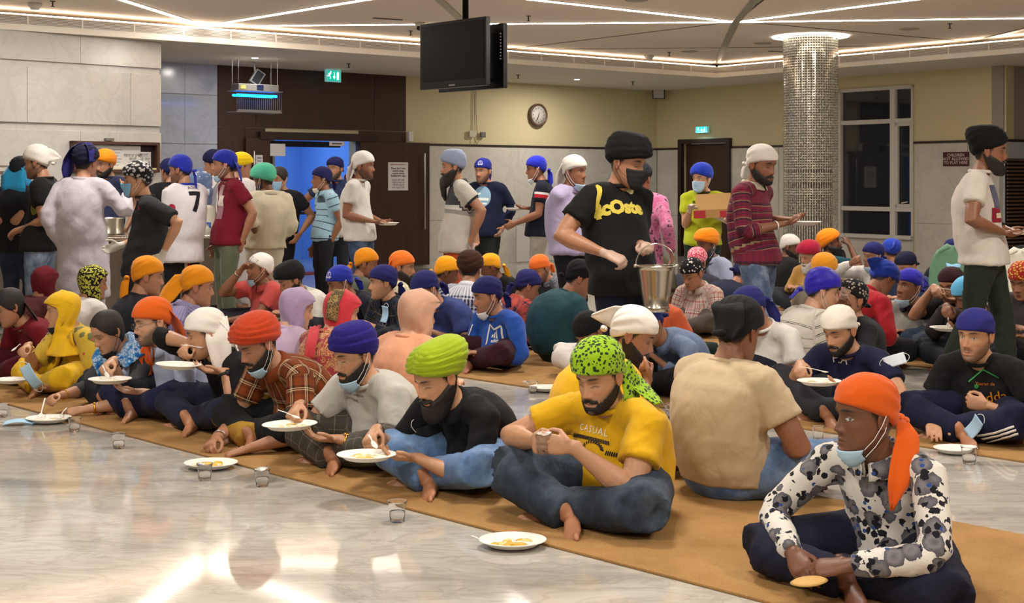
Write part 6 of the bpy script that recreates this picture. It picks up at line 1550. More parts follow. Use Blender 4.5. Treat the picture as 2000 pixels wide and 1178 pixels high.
# --- steel bucket and its swing handle
q = px(1281, 608, 7.62); b_ = MB()
b_.lathe(q, [(0, .012), (.066, .012), (.072, .0), (.078, .0), (.076, .028), (.072, .034), (.084, .10), (.106, .235), (.112, .255), (.118, .256), (.118, .262), (.108, .262), (.102, .236), (.070, .036), (0, .034)], 44)
bk = b_.build('bucket', S_ST, None, True, base=q); tag(bk, 'stainless steel serving bucket carried by the black-turbaned server', 'bucket')
hb = MB(); hb.tube([q+np.array((.116*math.cos(t)*1.0, -.02*math.sin(t), .262+.125*math.sin(t))) for t in np.linspace(0, math.pi, 17)], [(.007, .004)]*17, (0, 1, 0), 8); hb.build('bail_handle', S_ST, bk)
for s in (-1, 1): e = MB(); e.lathe(q+np.array((s*.117, 0, .258)), [(0, -.008), (.012, -.006), (.012, .010), (0, .014)], 14); e.build('handle_lug', S_ST, bk)
# --- open carton
q = px(1392, 425, 13.58); cb = empty('carton', q); tag(cb, 'open cardboard carton with red print held by the yellow-green tee youth', 'carton')
CX = unit(np.array((.97, -.22, .05))); CY = unit(np.cross((0, 0, 1), CX)); CZ = np.cross(CX, CY); cax = (CX, CY, CZ); M_cd = simple('cardboard', '#a8834f', .85); M_rd = simple('carton_red', '#a3222a', .6)
m = MB(); W_, D_, H_ = .36, .26, .085
m.box(q+CZ*.004, (W_, D_, .006), cax); m.box(q-CY*D_/2+CZ*H_/2, (W_, .005, H_), cax); m.box(q+CY*D_/2+CZ*H_/2, (W_, .005, H_), cax)
for s in (-1, 1): m.box(q+CX*s*W_/2+CZ*H_/2, (.005, D_, H_), cax)
m.build('tray', M_cd, cb, False)
m = MB(); m.box(q+CY*(D_/2+.04)+CZ*(H_+.07), (W_, .005, .20), (CX, unit(CY-CZ*.6), unit(CZ+CY*.6))); m.build('lid', M_cd, cb, False)
m = MB(); m.box(q-CX*(W_*.5-.06)-CY*(D_/2+.004)+CZ*.04, (.12, .004, .075), cax); m.build('red_panel', M_rd, cb, False)
m = MB(); m.box(q+CX*(W_*.5-.05)-CY*(D_/2+.004)+CZ*.035, (.09, .004, .065), cax); m.build('red_panel', M_rd, cb, False)
m = MB(); r = random.Random(4)
rows = [[q+CX*(i/7-.5)*W_*.85+CY*(j/5-.5)*D_*.8+CZ*(H_*.75+r.uniform(-.012, .018)) for i in range(8)] for j in range(6)]; v, f = sheet(rows, .003); m.add(v, f); m.build('foil', simple('foil', '#cfcdc8', .22, .9), cb)
# --- pair of television screens on a ceiling pole
rect_logo = ([(-.04, -.006, 0), (.04, -.006, 0), (.04, .006, 0), (-.04, .006, 0)], [(0, 1, 2, 3)])
def tv(pL, pR, z0, z1, face, label, back=False):
    a = np.array((*pL[:2], 0)); b = np.array((*pR[:2], 0)); X = unit(b-a); N = np.array((X[1], -X[0], 0)); N = N if N.dot(face) > 0 else -N; c = (a+b)/2+np.array((0, 0, (z0+z1)/2)); w = np.linalg.norm(b-a); hh = z1-z0; ax = (X, N, (0, 0, 1))
    root = empty('television', c); tag(root, label, 'television')
    m = MB(); m.box(c, (w, .05, hh), ax); m.box(c-N*.045, (w*.7, .05, hh*.7), ax); m.build('casing', simple('tv_casing', '#0a0a0b', .28), root, False, bevel=.006)
    m = MB(); m.box(c+N*.027+np.array((0, 0, .02)), (w-.05, .004, hh-.09), ax); m.build('screen', simple('tv_screen', '#040405', .3, spec=.25), root, False)
    t = rect_logo; 
    if len(t[0]): m = MB(); V = t[0]; XX = X if np.cross(X, (0, 0, 1)).dot(N) > 0 else -X; m.add([c+XX*v[0]+np.array((0, 0, v[1]-hh/2+.022))+N*.0275 for v in V], t[1]); m.build('badge', simple('tv_letter', '#8d8d90', .4), root)
    if back:
        for k in range(9): m = MB(); m.box(c-N*.03+X*(w*.46)+np.array((0, 0, hh*.34-k*.028)), (.012, .012, .010), ax); m.build('socket', simple('tv_socket', '#77777a', .5), root)
    return root
tL, tR = px(824, HOR, 12.04), px(953.5, HOR, 11.4); off = np.array((.147, .37, 0))
tv(tL, tR, 2.225, 2.815, np.array((-.6, -.8, 0)), 'black flat television hanging from ceiling, the front one of two')
tv(tL+off, tR+off, 2.225, 2.80, np.array((.6, .8, 0)), 'black television hanging back to back behind the front one', True)
pc = (tL+tR)/2+off/2+np.array((0.02, 0, 0)); m = MB(); m.lathe((pc[0], pc[1], 2.25), [(.028, 0), (.028, ZCEIL-2.25-.012), (.07, ZCEIL-2.25-.012), (.07, ZCEIL-2.25)], 20)
tb = m.build('ceiling_pole', simple('pole_black', '#1a1a1d', .35, .6), None, True, base=(pc[0], pc[1], 2.25)); tag(tb, 'black steel pole from the ceiling carrying the two televisions', 'pole')
m = MB(); m.box((pc[0], pc[1], 2.52), (.30, .36, .05), (unit(tR-tL), unit(np.array((off[0], off[1], 0))), (0, 0, 1))); m.build('bracket', MATS['pole_black'], tb, False)
# --- wall clock
q = WB.P(1049, 225, .03); ck = empty('wall_clock', q); tag(ck, 'round wall clock with wooden rim on the cream wall', 'clock'); ax3 = (WB.T, WB.U, WB.N)
CRr = .20
m = MB(); m.lathe(q-WB.N*.03, [(0, 0), (CRr, 0), (CRr, .05), (CRr-.012, .062), (CRr-.036, .055), (CRr-.040, .035), (0, .035)], 48, 0, ax3); m.build('rim', wood('clock_wood', '#5a4433', .45), ck)
m = MB(); m.lathe(q+WB.N*.008, [(0, 0), (CRr-.040, 0), (CRr-.040, .002), (0, .002)], 40, 0, ax3); m.build('dial', simple('clock_dial', '#cfc9bf', .5), ck)
M_ink = simple('ink_black', '#151314', .6)
for h_ in range(12):
    t = text_mesh(str(h_ or 12), .042, .0008); a = math.radians(90-30*h_); m = MB()
    if len(t[0]): m.add([q+WB.T*(v[0]+.125*math.cos(a))*(1 if WB.T[0] > 0 else -1)+WB.U*(v[1]+.125*math.sin(a))+WB.N*.0115 for v in t[0]], t[1]); m.build('numeral', M_ink, ck)
for ang, L, w, tl in ((180+17, .085, .011, .02), (180+24, .135, .007, .055)):
    a = math.radians(90-ang); d_ = WB.T*math.cos(a)+WB.U*math.sin(a); m = MB(); m.bar(q-d_*tl+WB.N*.014, q+d_*L+WB.N*.014, w, .002, WB.N); m.build('hand', M_ink, ck, False)
# --- small things on the walls
def wallbox(wall, x0, x1, y0, y1, th, name, mat, label, cat, off=0.0, bevel=.003, parts=()):
    xm, ym = (x0+x1)/2, (y0+y1)/2; m = MB(); wall.slab(m, wall.at(x0), wall.at(x1), wall.z(xm, y1), wall.z(xm, y0), th, off)
    o = m.build(name, mat, None, False, base=wall.P(xm, ym, off), bevel=bevel); tag(o, label, cat); return o
def wall_text(wall, x, y, txt, size, mat, parent, off, name='lettering', bold=0.0, ls=0):
    V, F = text_mesh(txt, size, bold)
    if len(V) == 0: return
    q = wall.P(x, y, off); s = 1 if wall.T[0] > 0 else -1; m = MB(); m.add([q+wall.T*v[0]*s+wall.U*v[1] for v in V], F); return m.build(name, mat, parent, False)
M_pap = simple('paper_white', '#d6d3d0', .7); M_txt = simple('print_dark', '#2a2a2e', .7); M_txr = simple('print_red', '#9a3a34', .7)
o = wallbox(WB, 752.5, 791.5, 317, 372, .003, 'notice', M_pap, 'white printed notice taped to the open dark door leaf', 'notice', .078)
wall_text(WB, 772, 321.5, 'RESPECTED SANGAT JI', .030, M_txr, o, .083, bold=.0006)
for i, t in enumerate(('Please don\'t take', 'eatable things', 'outside during', "'RAMADAN' days")): wall_text(WB, 772, 329+i*4.9, t, .040, M_txt, o, .083, bold=.0008)
for i, t in enumerate(('ਰਮਜ਼ਾਨ ਵਾਲੇ ਦਿਨ', 'ਲੰਗਰ ਨੂੰ ਬਾਹਰ ਨਾ', 'ਖਾਓ ਜੀ ਬਾਹਰ ਲੈ', 'ਜਾਣਾ ਮਨ੍ਹਾ ਹੈ ਜੀ')): wall_text(WB, 772, 352+i*4.9, t, .038, M_txt, o, .083)
o = wallbox(WB, 494, 508, 303, 329, .003, 'notice', M_pap, 'small white notice on the left dark door leaf', 'notice', .078); 
for k in range(3): m = MB(); WB.slab(m, WB.at(496.5), WB.at(505.5), WB.z(501, 309.5+k*6), WB.z(501, 308+k*6), .001, .0815); m.build('text_line', M_txt, o, False)
o = wallbox(WB, 634, 693, 276.5, 286, .008, 'door_plate', M_pap, 'narrow white plate above the bright doorway', 'sign', .062) if False else wallbox(WB, 636, 665, 276.5, 285.5, .008, 'door_plate', M_pap, 'narrow white plate above the bright doorway', 'sign', .105); m = MB(); WB.slab(m, WB.at(641), WB.at(660), WB.z(650, 282), WB.z(650, 280), .001, .114); m.build('text_line', M_txt, o, False)
wallbox(WB, 523.5, 553, 281, 305, .004, 'paper_sheet', M_pap, 'blank white sheet on the panel left of the doorway', 'paper', .064)
o = wallbox(WR, 1842.5, 1893, 297, 324.5, .012, 'sign', simple('sign_maroon', '#47101f', .5), 'maroon sign about children on the marble wall at right', 'sign', .0)
for i, t in enumerate(('CHILDREN', 'NOT ALLOWED', 'TO PLAY HERE')): wall_text(WR, 1867.5, 303.2+i*7.4, t, .062, simple('sign_letters', '#c9b7b0', .6), o, .014, bold=.001)
for (x0, x1, y0, y1, lab, c1) in ((915, 927, 255, 268, 'white double wall socket on the cream wall', '#c4bda8'), (937.5, 946.5, 258, 268.5, 'small black-centred wall socket right of the cables', '#6d6862')):
    o = wallbox(WB, x0, x1, y0, y1, .035, 'wall_socket', simple('sock'+c1, c1, .5), lab, 'socket')
m = MB(); m.tube([WB.P(926, 150, .01), WB.P(925.5, 200, .012), WB.P(926.5, 258, .02)], [.006]*3, WB.T, 6); m.tube([WB.P(930, 150, .01), WB.P(928.5, 210, .012), WB.P(930, 262, .03), WB.P(925, 272, .03), WB.P(930, 282, .02), WB.P(935, 272, .03), WB.P(933, 262, .03)], [.006]*7, WB.T, 6)
m = m.build('cable', simple('cable_beige', '#9c927a', .6), None); tag(m, 'thin beige cables running down the cream wall to the socket', 'cable', kind='stuff')
o = wallbox(WB, 795, 803, 257, 276, .06, 'alarm_box', M_pap, 'small white sensor box at the corner of the wooden panelling', 'sensor')
o = wallbox(WR, 1283.5, 1290.5, 384, 393.5, .05, 'call_point', simple('call_red', '#a81d28', .4), 'red fire call point on the marble near the corner', 'fire alarm'); m = MB(); u = WR.at(1287); WR.slab(m, u-.02, u+.02, WR.z(1287, 390), WR.z(1287, 387), .006, .05); m.build('glass', M_pap, o, False)
# floodlight at the corner of the ceiling
q = WB.P(1268, 184, .25); fl = empty('floodlight', q); tag(fl, 'square floodlight on a bracket under the ceiling corner', 'lamp')
FX = unit(np.array((.97, -.2, 0))); FY = unit(np.array((-.2, -.97, -.25))); FZ = np.cross(FX, FY); FZ = FZ if FZ[2] > 0 else -FZ
m = MB(); m.box(q, (.23, .07, .20), (FX, FY, FZ)); m.build('housing', S_BLK, fl, False, bevel=.008)
m = MB(); m.box(q+FY*.037, (.19, .004, .16), (FX, FY, FZ)); m.build('lens', simple('flood_lens', '#b8b8b4', .2), fl, False)
m = MB(); m.bar(q+np.array((-.11, 0, .0)), q+np.array((-.11, 0, ZSOF-q[2])), .02, .01, (1, 0, 0)); m.bar(q+np.array((.11, 0, .0)), q+np.array((.11, 0, ZSOF-q[2])), .02, .01, (1, 0, 0)); m.build('bracket', S_BLK, fl, False)
# notice board on the white marble
u0, u1 = WL.at(135), WL.at(305); zb0, zb1 = WL.z(220, 337), WL.z(220, 277); q = WL.pt((u0+u1)/2, zb0, .02); nb = empty('notice_board', q); tag(nb, 'wood-framed notice board with papers on the white marble wall', 'notice board'); MW = wood('board_wood', '#4a2c1a', .45)
m = MB(); fwd_ = .09
WL.slab(m, u0, u1, zb1-.035, zb1, fwd_, .004); WL.slab(m, u0, u1, zb0, zb0+.035, fwd_, .004); WL.slab(m, u0, u0+.05, zb0, zb1, fwd_, .004); WL.slab(m, u1-.035, u1, zb0, zb1, fwd_, .004); m.build('frame', MW, nb, False, bevel=.003)
m = MB(); WL.slab(m, u0+.03, u1-.03, zb0+.03, zb1-.03, .01, .006); m.build('backing', simple('board_back', '#241818', .8), nb, False)
m = MB(); WL.slab(m, u0+.05, u1-.04, zb0+.036, zb0+.055, .06, .02); m.build('light_ledge', simple('board_ledge', '#d8d0a8', .5), nb, False)
for (x0, x1, y0, y1, tx) in ((148, 211, 282, 329, ''), (211, 242, 284, 328, ''), (242, 273, 285, 330, 'ਸੇਵਾਦਾਰਾਂ ਵਾਸਤੇ\nਬੇਨਤੀ'), (272, 293, 297, 326, 'ਦਸਤਾਨੇ ਪਾ\nਕੇ ਸੇਵਾ\nਕਰੋ ਜੀ')):
    xm = (x0+x1)/2; m = MB(); WL.slab(m, WL.at(x0), WL.at(x1), WL.z(xm, y1), WL.z(xm, y0), .003, .018); pp = m.build('paper', M_pap, nb, False)
    if tx: wall_text(WL, xm, (y0+y1)/2, tx, .052 if x0 == 272 else .045, M_txt, pp, .0225)
    else:
        for k in range(6): m = MB(); yy = y0+8+k*6; WL.slab(m, WL.at(x0+8), WL.at(x1-6-(k % 3)*3), WL.z(xm, yy+1.1), WL.z(xm, yy), .001, .0215); m.build('text_line', simple('print_grey', '#8a8786', .7), pp, False)
m = MB(); WL.slab(m, WL.at(203), WL.at(219), WL.z(211, 275), WL.z(211, 270), .05, .004); tag(m.build('fixing_block', simple('block_grey', '#7a756d', .7), None, False), 'small grey fixing block above the notice board', 'fixing')
# slatted timber screen at the far right
bs = empty('slatted_screen', WE.pt(.1, .2, .03)); tag(bs, 'dark timber slatted screen on the grey wall at right edge', 'screen'); MS = wood('slat_wood', '#6a4f38', .5)
z0_, z1_ = .2, 1.72
m = MB(); WE.slab(m, .0, 1.5, z0_, z1_, .01, .0); m.build('backing', simple('screen_back', '#1d1511', .8), bs, False)
sm_ = None
for k in range(28):
    zz = z0_+.03+k*(z1_-z0_-.05)/27
    if sm_ is None:
        m = MB(); WE.slab(m, .02, 1.48, zz-.012, zz+.012, .03, .012); sm_ = m.build('slat', MS, bs, False); zf = zz
    else:
        c_ = sm_.copy(); COL.objects.link(c_); c_.location = (sm_.location[0], sm_.location[1], sm_.location[2]+zz-zf)
# --- exit signs
def running_man(s):
    out = []
    def seg(x0, y0, x1, y1, w):
        d = unit(np.array((x1-x0, y1-y0))); n = np.array((-d[1], d[0]))*w/2; out.append([(x0+n[0], y0+n[1]), (x0-n[0], y0-n[1]), (x1-n[0], y1-n[1]), (x1+n[0], y1+n[1])])
    seg(.1, .55, -.08, .05, .2); seg(-.08, .05, .12, -.25, .13); seg(.12, -.25, .05, -.6, .12); seg(-.08, .05, -.42, -.12, .13); seg(-.42, -.12, -.62, -.02, .12); seg(.1, .5, .34, .3, .1); seg(.08, .52, -.22, .42, .1); seg(-.22, .42, -.38, .2, .1)
    out.append([(.2+.13*math.cos(a), .72+.13*math.sin(a)) for a in np.linspace(0, 6.28, 11)[:-1]])
    return [[(x*s, y*s) for x, y in p] for p in out]
def exit_sign(wall, q, w, h, label, bright, small=False):
    root = empty('exit_sign', q); tag(root, label, 'exit sign'); s = 1 if wall.T[0] > 0 else -1
    m = MB(); m.box(q, (w, .05, h), (wall.T, wall.N, wall.U)); m.build('housing', simple('exit_body', '#9fc4c4', .4, emit='#7fdcd8', estr=.35*bright), root, False, bevel=.004)
    m = MB(); m.box(q+wall.N*.0262, (w*.84, .003, h*.82), (wall.T, wall.N, wall.U)); m.build('panel', simple('exit_green%d' % bright, '#0a8f78', .4, emit='#07a890' if not small else '#10c4e0', estr=1.3*bright), root, False)
    Mw = simple('exit_white', '#ffffff', .5, emit='#d8fff6', estr=2.4)
    def shape(polys, dx, nm):
        m = MB()
        for p in polys: m.add([q+wall.T*s*(x+dx)+wall.U*y+wall.N*.0285 for x, y in p], [tuple(range(len(p)))])
        m.build(nm, Mw, root, False)
    k = h*.48
    shape(running_man(k*.9), -w*.26, 'running_figure')
    shape([[(-.07*k, .6*k), (-.07*k, -.1*k), (.07*k, -.1*k), (.07*k, .6*k)], [(-.28*k, -.1*k), (0, -.6*k), (.28*k, -.1*k)]], w*.03, 'arrow')
    shape([[(-.2*k, .65*k), (-.2*k, -.65*k), (.2*k, -.65*k), (.2*k, .65*k)]], w*.27, 'door_symbol')
    return root
q = WB.P(626.5, 151, .35); exit_sign(WB, q, .265, .185, 'green exit sign hanging under the ceiling above the doorway', 1)
m = MB(); m.bar(q+np.array((0, 0, .09)), q+np.array((0, 0, ZSOF-q[2])), .01, .2, WB.N); tag(m.build('sign_hanger', simple('hanger_clear', '#8fa6a6', .3), None, False), 'clear hanger plate holding the exit sign under the ceiling', 'hanger')
q = WR.P(1375.5, 253.5, .05); exit_sign(WR, q, .30, .115, 'glowing cyan exit sign on the cream wall above the dark door', 4, True)
l = lamp('exit_glow', tuple(q+WR.N*.06), 3.0, .12, (.45, .9, 1.0)); l.rotation_euler = (0, 0, 0)
# --- insect killer hung under the soffit
q = px(498, 193, 18.4); ik_ = empty('insect_killer', q); tag(ik_, 'hanging insect killer with glowing blue tubes before the wood panels', 'insect killer'); T_, N_, U_ = WB.T, WB.N, WB.U
M_ik = simple('killer_grey', '#8b8a88', .4, .3)
def ib(name, mat, c, size, bevel=0.0):
    m = MB(); m.box(q+T_*c[0]+N_*c[1]+U_*c[2], size, (T_, N_, U_)); return m.build(name, mat, ik_, False, bevel=bevel)
ib('top_housing', M_ik, (0, 0, .15), (.62, .22, .09), .004); ib('top_plate', M_ik, (0, 0, .10), (.72, .27, .012)); ib('tray', M_ik, (0, 0, -.19), (.70, .27, .016)); ib('tray_lip', M_ik, (0, .13, -.175), (.66, .012, .03))
ib('label', simple('killer_label', '#15204a', .5), (.02, .112, .15), (.10, .004, .075)); ib('label', simple('killer_label2', '#c9c06a', .5), (-.24, .112, .15), (.08, .004, .05))
for dy in (.06, -.06):
    m = MB(); m.tube([q+T_*-.30+N_*dy+U_*.04, q+T_*.30+N_*dy+U_*.04], [.017, .017], U_, 14); m.build('tube', simple('uv_tube', '#2a9cff', .4, emit='#0a7cff', estr=9.0), ik_)
for i in range(23):
    t = -.34+i*.68/22; m = MB(); m.tube([q+T_*t+N_*.125+U_*.095, q+T_*t+N_*.125-U_*.18], [.0028, .0028], T_, 5); m.build('guard_wire', M_ik, ik_)
for i in range(9):
    z = -.03-i*.017; m = MB(); m.tube([q-T_*.28+U_*z, q+T_*.28+U_*z], [.003, .003], U_, 5); m.build('grid_wire', simple('grid_dark', '#4a5560', .4, .6), ik_)
for t in (-.30, .30):
    for dy in (-.09, .09): m = MB(); m.tube([q+T_*t+N_*dy+U_*.19, np.array((*(q+T_*t+N_*dy)[:2], ZSOF))], [.003, .003], T_, 5); m.build('hanging_chain', M_ik, ik_)
# monitor bracket lamp behind it
q2 = px(502, 152, 18.9); ph = empty('projector_lamp', q2); tag(ph, 'grey tilted floodlight on a ceiling arm above the insect killer', 'lamp')
X_, Y_, Z_ = T_, unit(N_*.75+T_*.5-U_*.2), None; Z_ = np.cross(X_, Y_)
tx = unit(T_*.55+U_*.83); ty = unit(N_-T_*.2); ty = unit(ty-tx*tx.dot(ty)); tz = np.cross(tx, ty)
m = MB(); m.box(q2, (.22, .07, .15), (tx, ty, tz)); m.build('housing', M_ik, ph, False, bevel=.006)
m = MB(); m.box(q2+ty*.037, (.18, .004, .11), (tx, ty, tz)); m.build('lens', simple('proj_lens', '#2c3036', .2), ph, False)
m = MB(); m.tube([q2-T_*.03+U_*.08, q2-T_*.04+U_*.16, np.array((*(q2-T_*.04)[:2], ZSOF))], [.016]*3, T_, 10); m.build('arm', M_ik, ph)
# --- ceiling fittings
def on_ceiling(x, y, soff): return onz(x, y, ZSOF if soff else ZCEIL)
M_spr = simple('sprinkler_steel', '#4a4641', .35, .8)
for (x, y, so, lab) in ((103, 8, 0, 'sprinkler head at top left near the smoke detector'), (802, 66, 0, 'sprinkler head left of the televisions'), (681, 130, 1, 'sprinkler head under the lower ceiling above the doorway'), (1032, 37, 0, 'sprinkler head just right of the televisions near the light line'), (1012, 152, 1, 'sprinkler head over the cream wall near the televisions'),
                        (1236, 165, 1, 'sprinkler head near the corner floodlight'), (1307, 108, 0, 'sprinkler head left of the metal ceiling beam'), (1855, 52, 0, 'sprinkler head at upper right of the column')):
    q = on_ceiling(x, y-6, so); m = MB(); m.lathe(q, [(.0, -.062), (.022, -.062), (.022, -.058), (.006, -.05), (.010, -.03), (.008, -.010), (.03, -.008), (.03, 0), (0, 0)], 14); o = m.build('sprinkler', M_spr, None, True, base=q); tag(o, lab, 'sprinkler')
for (x, y, so, lab) in ((68, 6, 0, 'white smoke detector at top left of the ceiling'), (1268, 108, 0, 'white smoke detector right of centre on the ceiling'), (1190, -20, 0, 'white detector at top centre of the ceiling')):
    q = on_ceiling(x, y, so); m = MB(); m.lathe(q, [(0, -.075), (.045, -.07), (.055, -.045), (.075, -.03), (.08, 0), (0, 0)], 24); tag(m.build('smoke_detector', simple('detector_white', '#d2cdc4', .5), None, True, base=q), lab, 'smoke detector')
for (x, y, lab) in ((1347, 100, 'round ceiling speaker left of the beam end'), (1490, 84, 'round ceiling speaker just left of the column'), (1776, 56, 'round ceiling speaker right of the column'), (1243, 0, 'round ceiling speaker at the top edge')):
    q = on_ceiling(x, y, 0); m = MB(); m.lathe(q, [(0, -.012), (.11, -.012), (.125, -.006), (.13, 0), (0, 0)], 28); tag(m.build('ceiling_speaker', simple('speaker_grey', '#a79d90', .7), None, True, base=q), lab, 'speaker')
for (x, y, L, lab) in ((757, 36, .42, 'slim ceiling air slot left of the televisions'), (1530, 101, .3, 'slim ceiling air slot beside the column')):
    a, b = on_ceiling(x-28, y-1.5, 0), on_ceiling(x+28, y+2, 0); a[2] = b[2] = ZCEIL-.006; m = MB(); m.bar(a, b, .05, .01); tag(m.build('air_slot', simple('slot_dark', '#6a6258', .6), None, False), lab, 'vent')
q = on_ceiling(820, 44, 0); dc = empty('dome_camera', q); tag(dc, 'small white dome camera on the ceiling beside the television', 'camera')
m = MB(); m.lathe(q, [(.06, -.05), (.065, 0), (0, 0)], 20); m.build('base', MATS['detector_white'], dc)
m = MB(); m.lathe(q-np.array((0, 0, .05)), [(0, -.05), (.03, -.042), (.047, -.022), (.052, 0), (0, 0)], 20); m.build('dome', S_BLK, dc)
for (x, y, lab) in ((498, 113, 'bright round downlight above the insect killer'), (1127, 155, 'bright round downlight above the cream wall')):
    q = on_ceiling(x, y, 1); o = empty('downlight', q); tag(o, lab, 'downlight')
    m = MB(); m.lathe(q, [(.045, -.004), (.062, -.004), (.065, 0), (.045, 0)], 24, closed=True); m.build('trim_ring', M_white, o)
    m = MB(); m.lathe(q, [(0, -.003), (.045, -.003), (.045, -.001), (0, -.001)], 20); m.build('lens', simple('downlight_lens', '#fff', .5, emit='#ffe8dc', estr=45.0) if False else simple('downlight_lens', '#ffffff', .5, emit='#ffe8dc', estr=45.0), o)
    l = lamp('downlight_beam', (q[0], q[1], q[2]-.02), 18 if x < 600 else 45, .12, WARM)
# --- serving counter at the left
CW = Wall(0, 12.75, 430, 14.2); cu = empty('serving_counter', CW.pt(CW.at(200), 0, -.3)); tag(cu, 'stainless steel serving counter with rounded rail before the marble wall', 'counter')
M_cs = simple('counter_steel', '#8a8378', .36, .85); M_cb = simple('counter_bright', '#d6d3cc', .18, .95); ua, ub = CW.at(-330), CW.at(432)
zc = .85
k = ua
while k < ub-.05:
    m = MB(); CW.slab(m, k+.003, min(k+.95, ub)-.003, .08, zc-.05, .03, -.03); m.build('front_panel', M_cs, cu, False, bevel=.003); k += .95
m = MB(); CW.slab(m, ua, ub, .08, zc-.05, .55, -.6); m.build('carcass', M_cs, cu, False)
m = MB(); CW.slab(m, ua, ub+.01, zc-.04, zc, .66, -.63); m.build('worktop', M_cb, cu, False, bevel=.008)
m = MB(); m.tube([CW.pt(ua, zc-.035, .07), CW.pt(ub, zc-.035, .07)], [.022, .022], CW.U, 14); m.build('tray_rail', M_cb, cu)
m = MB(); CW.slab(m, ua, ub, 0, .08, .5, -.58); m.build('plinth', simple('plinth_dark', '#37332e', .6), cu, False)
# food display with glass at the left end
fd = empty('food_display', CW.pt(CW.at(-60), zc, -.3)); tag(fd, 'steel and glass food display on the counter at far left', 'food display'); ug0, ug1 = CW.at(-320), CW.at(26)
m = MB(); CW.slab(m, ug0, ug1, 1.46, 1.50, .42, -.5); CW.slab(m, ug0, ug1, 1.535, 1.555, .40, -.5); m.build('top_shelf', M_cb, fd, False, bevel=.006)
m = MB()
for u in (ug1-.05, ug1-1.2): m.tube([CW.pt(u, zc, -.3), CW.pt(u, 1.47, -.3)], [.02, .02], CW.T, 12)
m.build('post', M_cb, fd)
m = MB(); CW.slab(m, ug0, ug1, zc+.02, 1.46, .008, -.1); m.build('glass_front', simple('display_glass', '#dfe8ea', .03, trans=.85), fd, False)
m = MB(); CW.slab(m, ug0, ug1, zc+.002, 1.30, .02, -.46); m.build('back_panel', simple('display_white', '#cfcdc8', .35), fd, False)
def pot(q, r, h, label, mat, lid=True):
    m = MB(); m.lathe(q, [(0, 0), (r*.92, 0), (r, .02), (r, h), (r*1.06, h+.004), (r*1.06, h+.012), (r*.95, h+.012), (r*.94, .02), (0, .016)], 32); o = m.build('cooking_pot', mat, None, True, base=q); tag(o, label, 'pot'); return o
pot(CW.pt(CW.at(330), zc, -.25), .15, .20, 'steel cooking pot on the counter beside the jersey man', S_ST)
pot(CW.pt(CW.at(232), zc, -.28), .16, .16, 'wide steel pot on the counter by the kitchen helper', S_ST)
# water dispenser and bottle
q = CW.pt(CW.at(414), zc, -.28); wd_ = empty('water_dispenser', q); tag(wd_, 'white water dispenser urn on the right end of the counter', 'water dispenser')
m = MB(); m.lathe(q, [(0, 0), (.19, 0), (.19, .05), (.175, .06), (.17, .25), (.15, .285), (.10, .30), (0, .30)], 36); m.build('urn', simple('urn_white', '#d9d3c4', .4), wd_)
m = MB(); m.tube([q+CW.N*.16+np.array((0, 0, .1)), q+CW.N*.23+np.array((0, 0, .1)), q+CW.N*.235+np.array((0, 0, .06))], [.012, .014, .010], CW.T, 10); m.build('tap', simple('tap_blue', '#2a4aa0', .4), wd_)
q = q+np.array((0, 0, .302)); bt = empty('water_bottle', q); tag(bt, 'large blue tinted water bottle standing on the white dispenser', 'water bottle')
m = MB(); m.lathe(q, [(0, 0), (.122, 0), (.13, .015), (.13, .06), (.122, .075), (.13, .09), (.13, .17), (.121, .185), (.13, .20), (.13, .29), (.118, .325), (.06, .35), (.035, .36), (.035, .39), (0, .39)], 36); m.build('bottle', simple('bottle_blue', '#7f95c4', .08, trans=.55, spec=.6), bt)
m = MB()
for a in np.linspace(-2.5, -.4, 14): pass
rows = [[q+np.array((.1315*math.cos(a), .1315*math.sin(a), z)) for a in np.linspace(-2.3, -.5, 14)] for z in (.095, .165)]; v, f = sheet(rows, .001); m.add(v, f); m.build('label', simple('bottle_label', '#b9cbe0', .6), bt)
# --- doorway surroundings: umbrella bundle, plant, white board
q = px(684, 0, 17.3); q[2] = 0; um_ = empty('closed_parasol', q); tag(um_, 'closed maroon garden parasol standing by the door leaf', 'parasol')
m = MB(); V = []; prof = [(.02, 1.50), (.06, 1.47), (.075, 1.3), (.085, 1.0), (.10, .7), (.11, .5), (.02, .48)]
for (r, z) in prof:
    for i in range(24): a = 2*math.pi*i/24; rr = r*(1+.28*math.cos(a*6)); V.append((q[0]+rr*math.cos(a), q[1]+rr*math.sin(a), z))
m.add(V, [(j*24+i, (j+1)*24+i, (j+1)*24+(i+1) % 24, j*24+(i+1) % 24) for j in range(6) for i in range(24)]+[tuple(range(24)), tuple(6*24+i for i in range(24))[::-1]]); m.build('canopy', cloth('#4d1420'), um_)
m = MB(); m.tube([q+np.array((0, 0, .02)), q+np.array((0, 0, 1.48))], [.02, .02], (1, 0, 0), 12); m.tube([q+np.array((0, 0, 1.46)), q+np.array((0, 0, 1.60))], [.028, .022], (1, 0, 0), 12); m.build('pole', S_BLK, um_)
m = MB(); m.lathe(q, [(0, 0), (.22, 0), (.22, .03), (.05, .06), (.03, .2), (0, .2)], 24); m.build('base', S_BLK, um_)
q = WB.pt(WB.at(592), 0, -.62); pt_ = empty('potted_plant', q); tag(pt_, 'leafy potted plant in the blue lit lobby beyond the doorway', 'plant')
m = MB(); m.lathe(q, [(0, 0), (.11, 0), (.15, .26), (.14, .26), (.13, .22), (0, .22)], 20); m.build('pot', simple('pot_grey', '#6d7580', .7), pt_)
r = random.Random(3); m = MB()
for i in range(5): m.tube([q+np.array((0, 0, .2)), q+np.array((r.uniform(-.06, .06), r.uniform(-.05, .05), .6)), q+np.array((r.uniform(-.14, .14), r.uniform(-.1, .1), r.uniform(.8, 1.15)))], [.008, .006, .004], (1, 0, 0), 6)
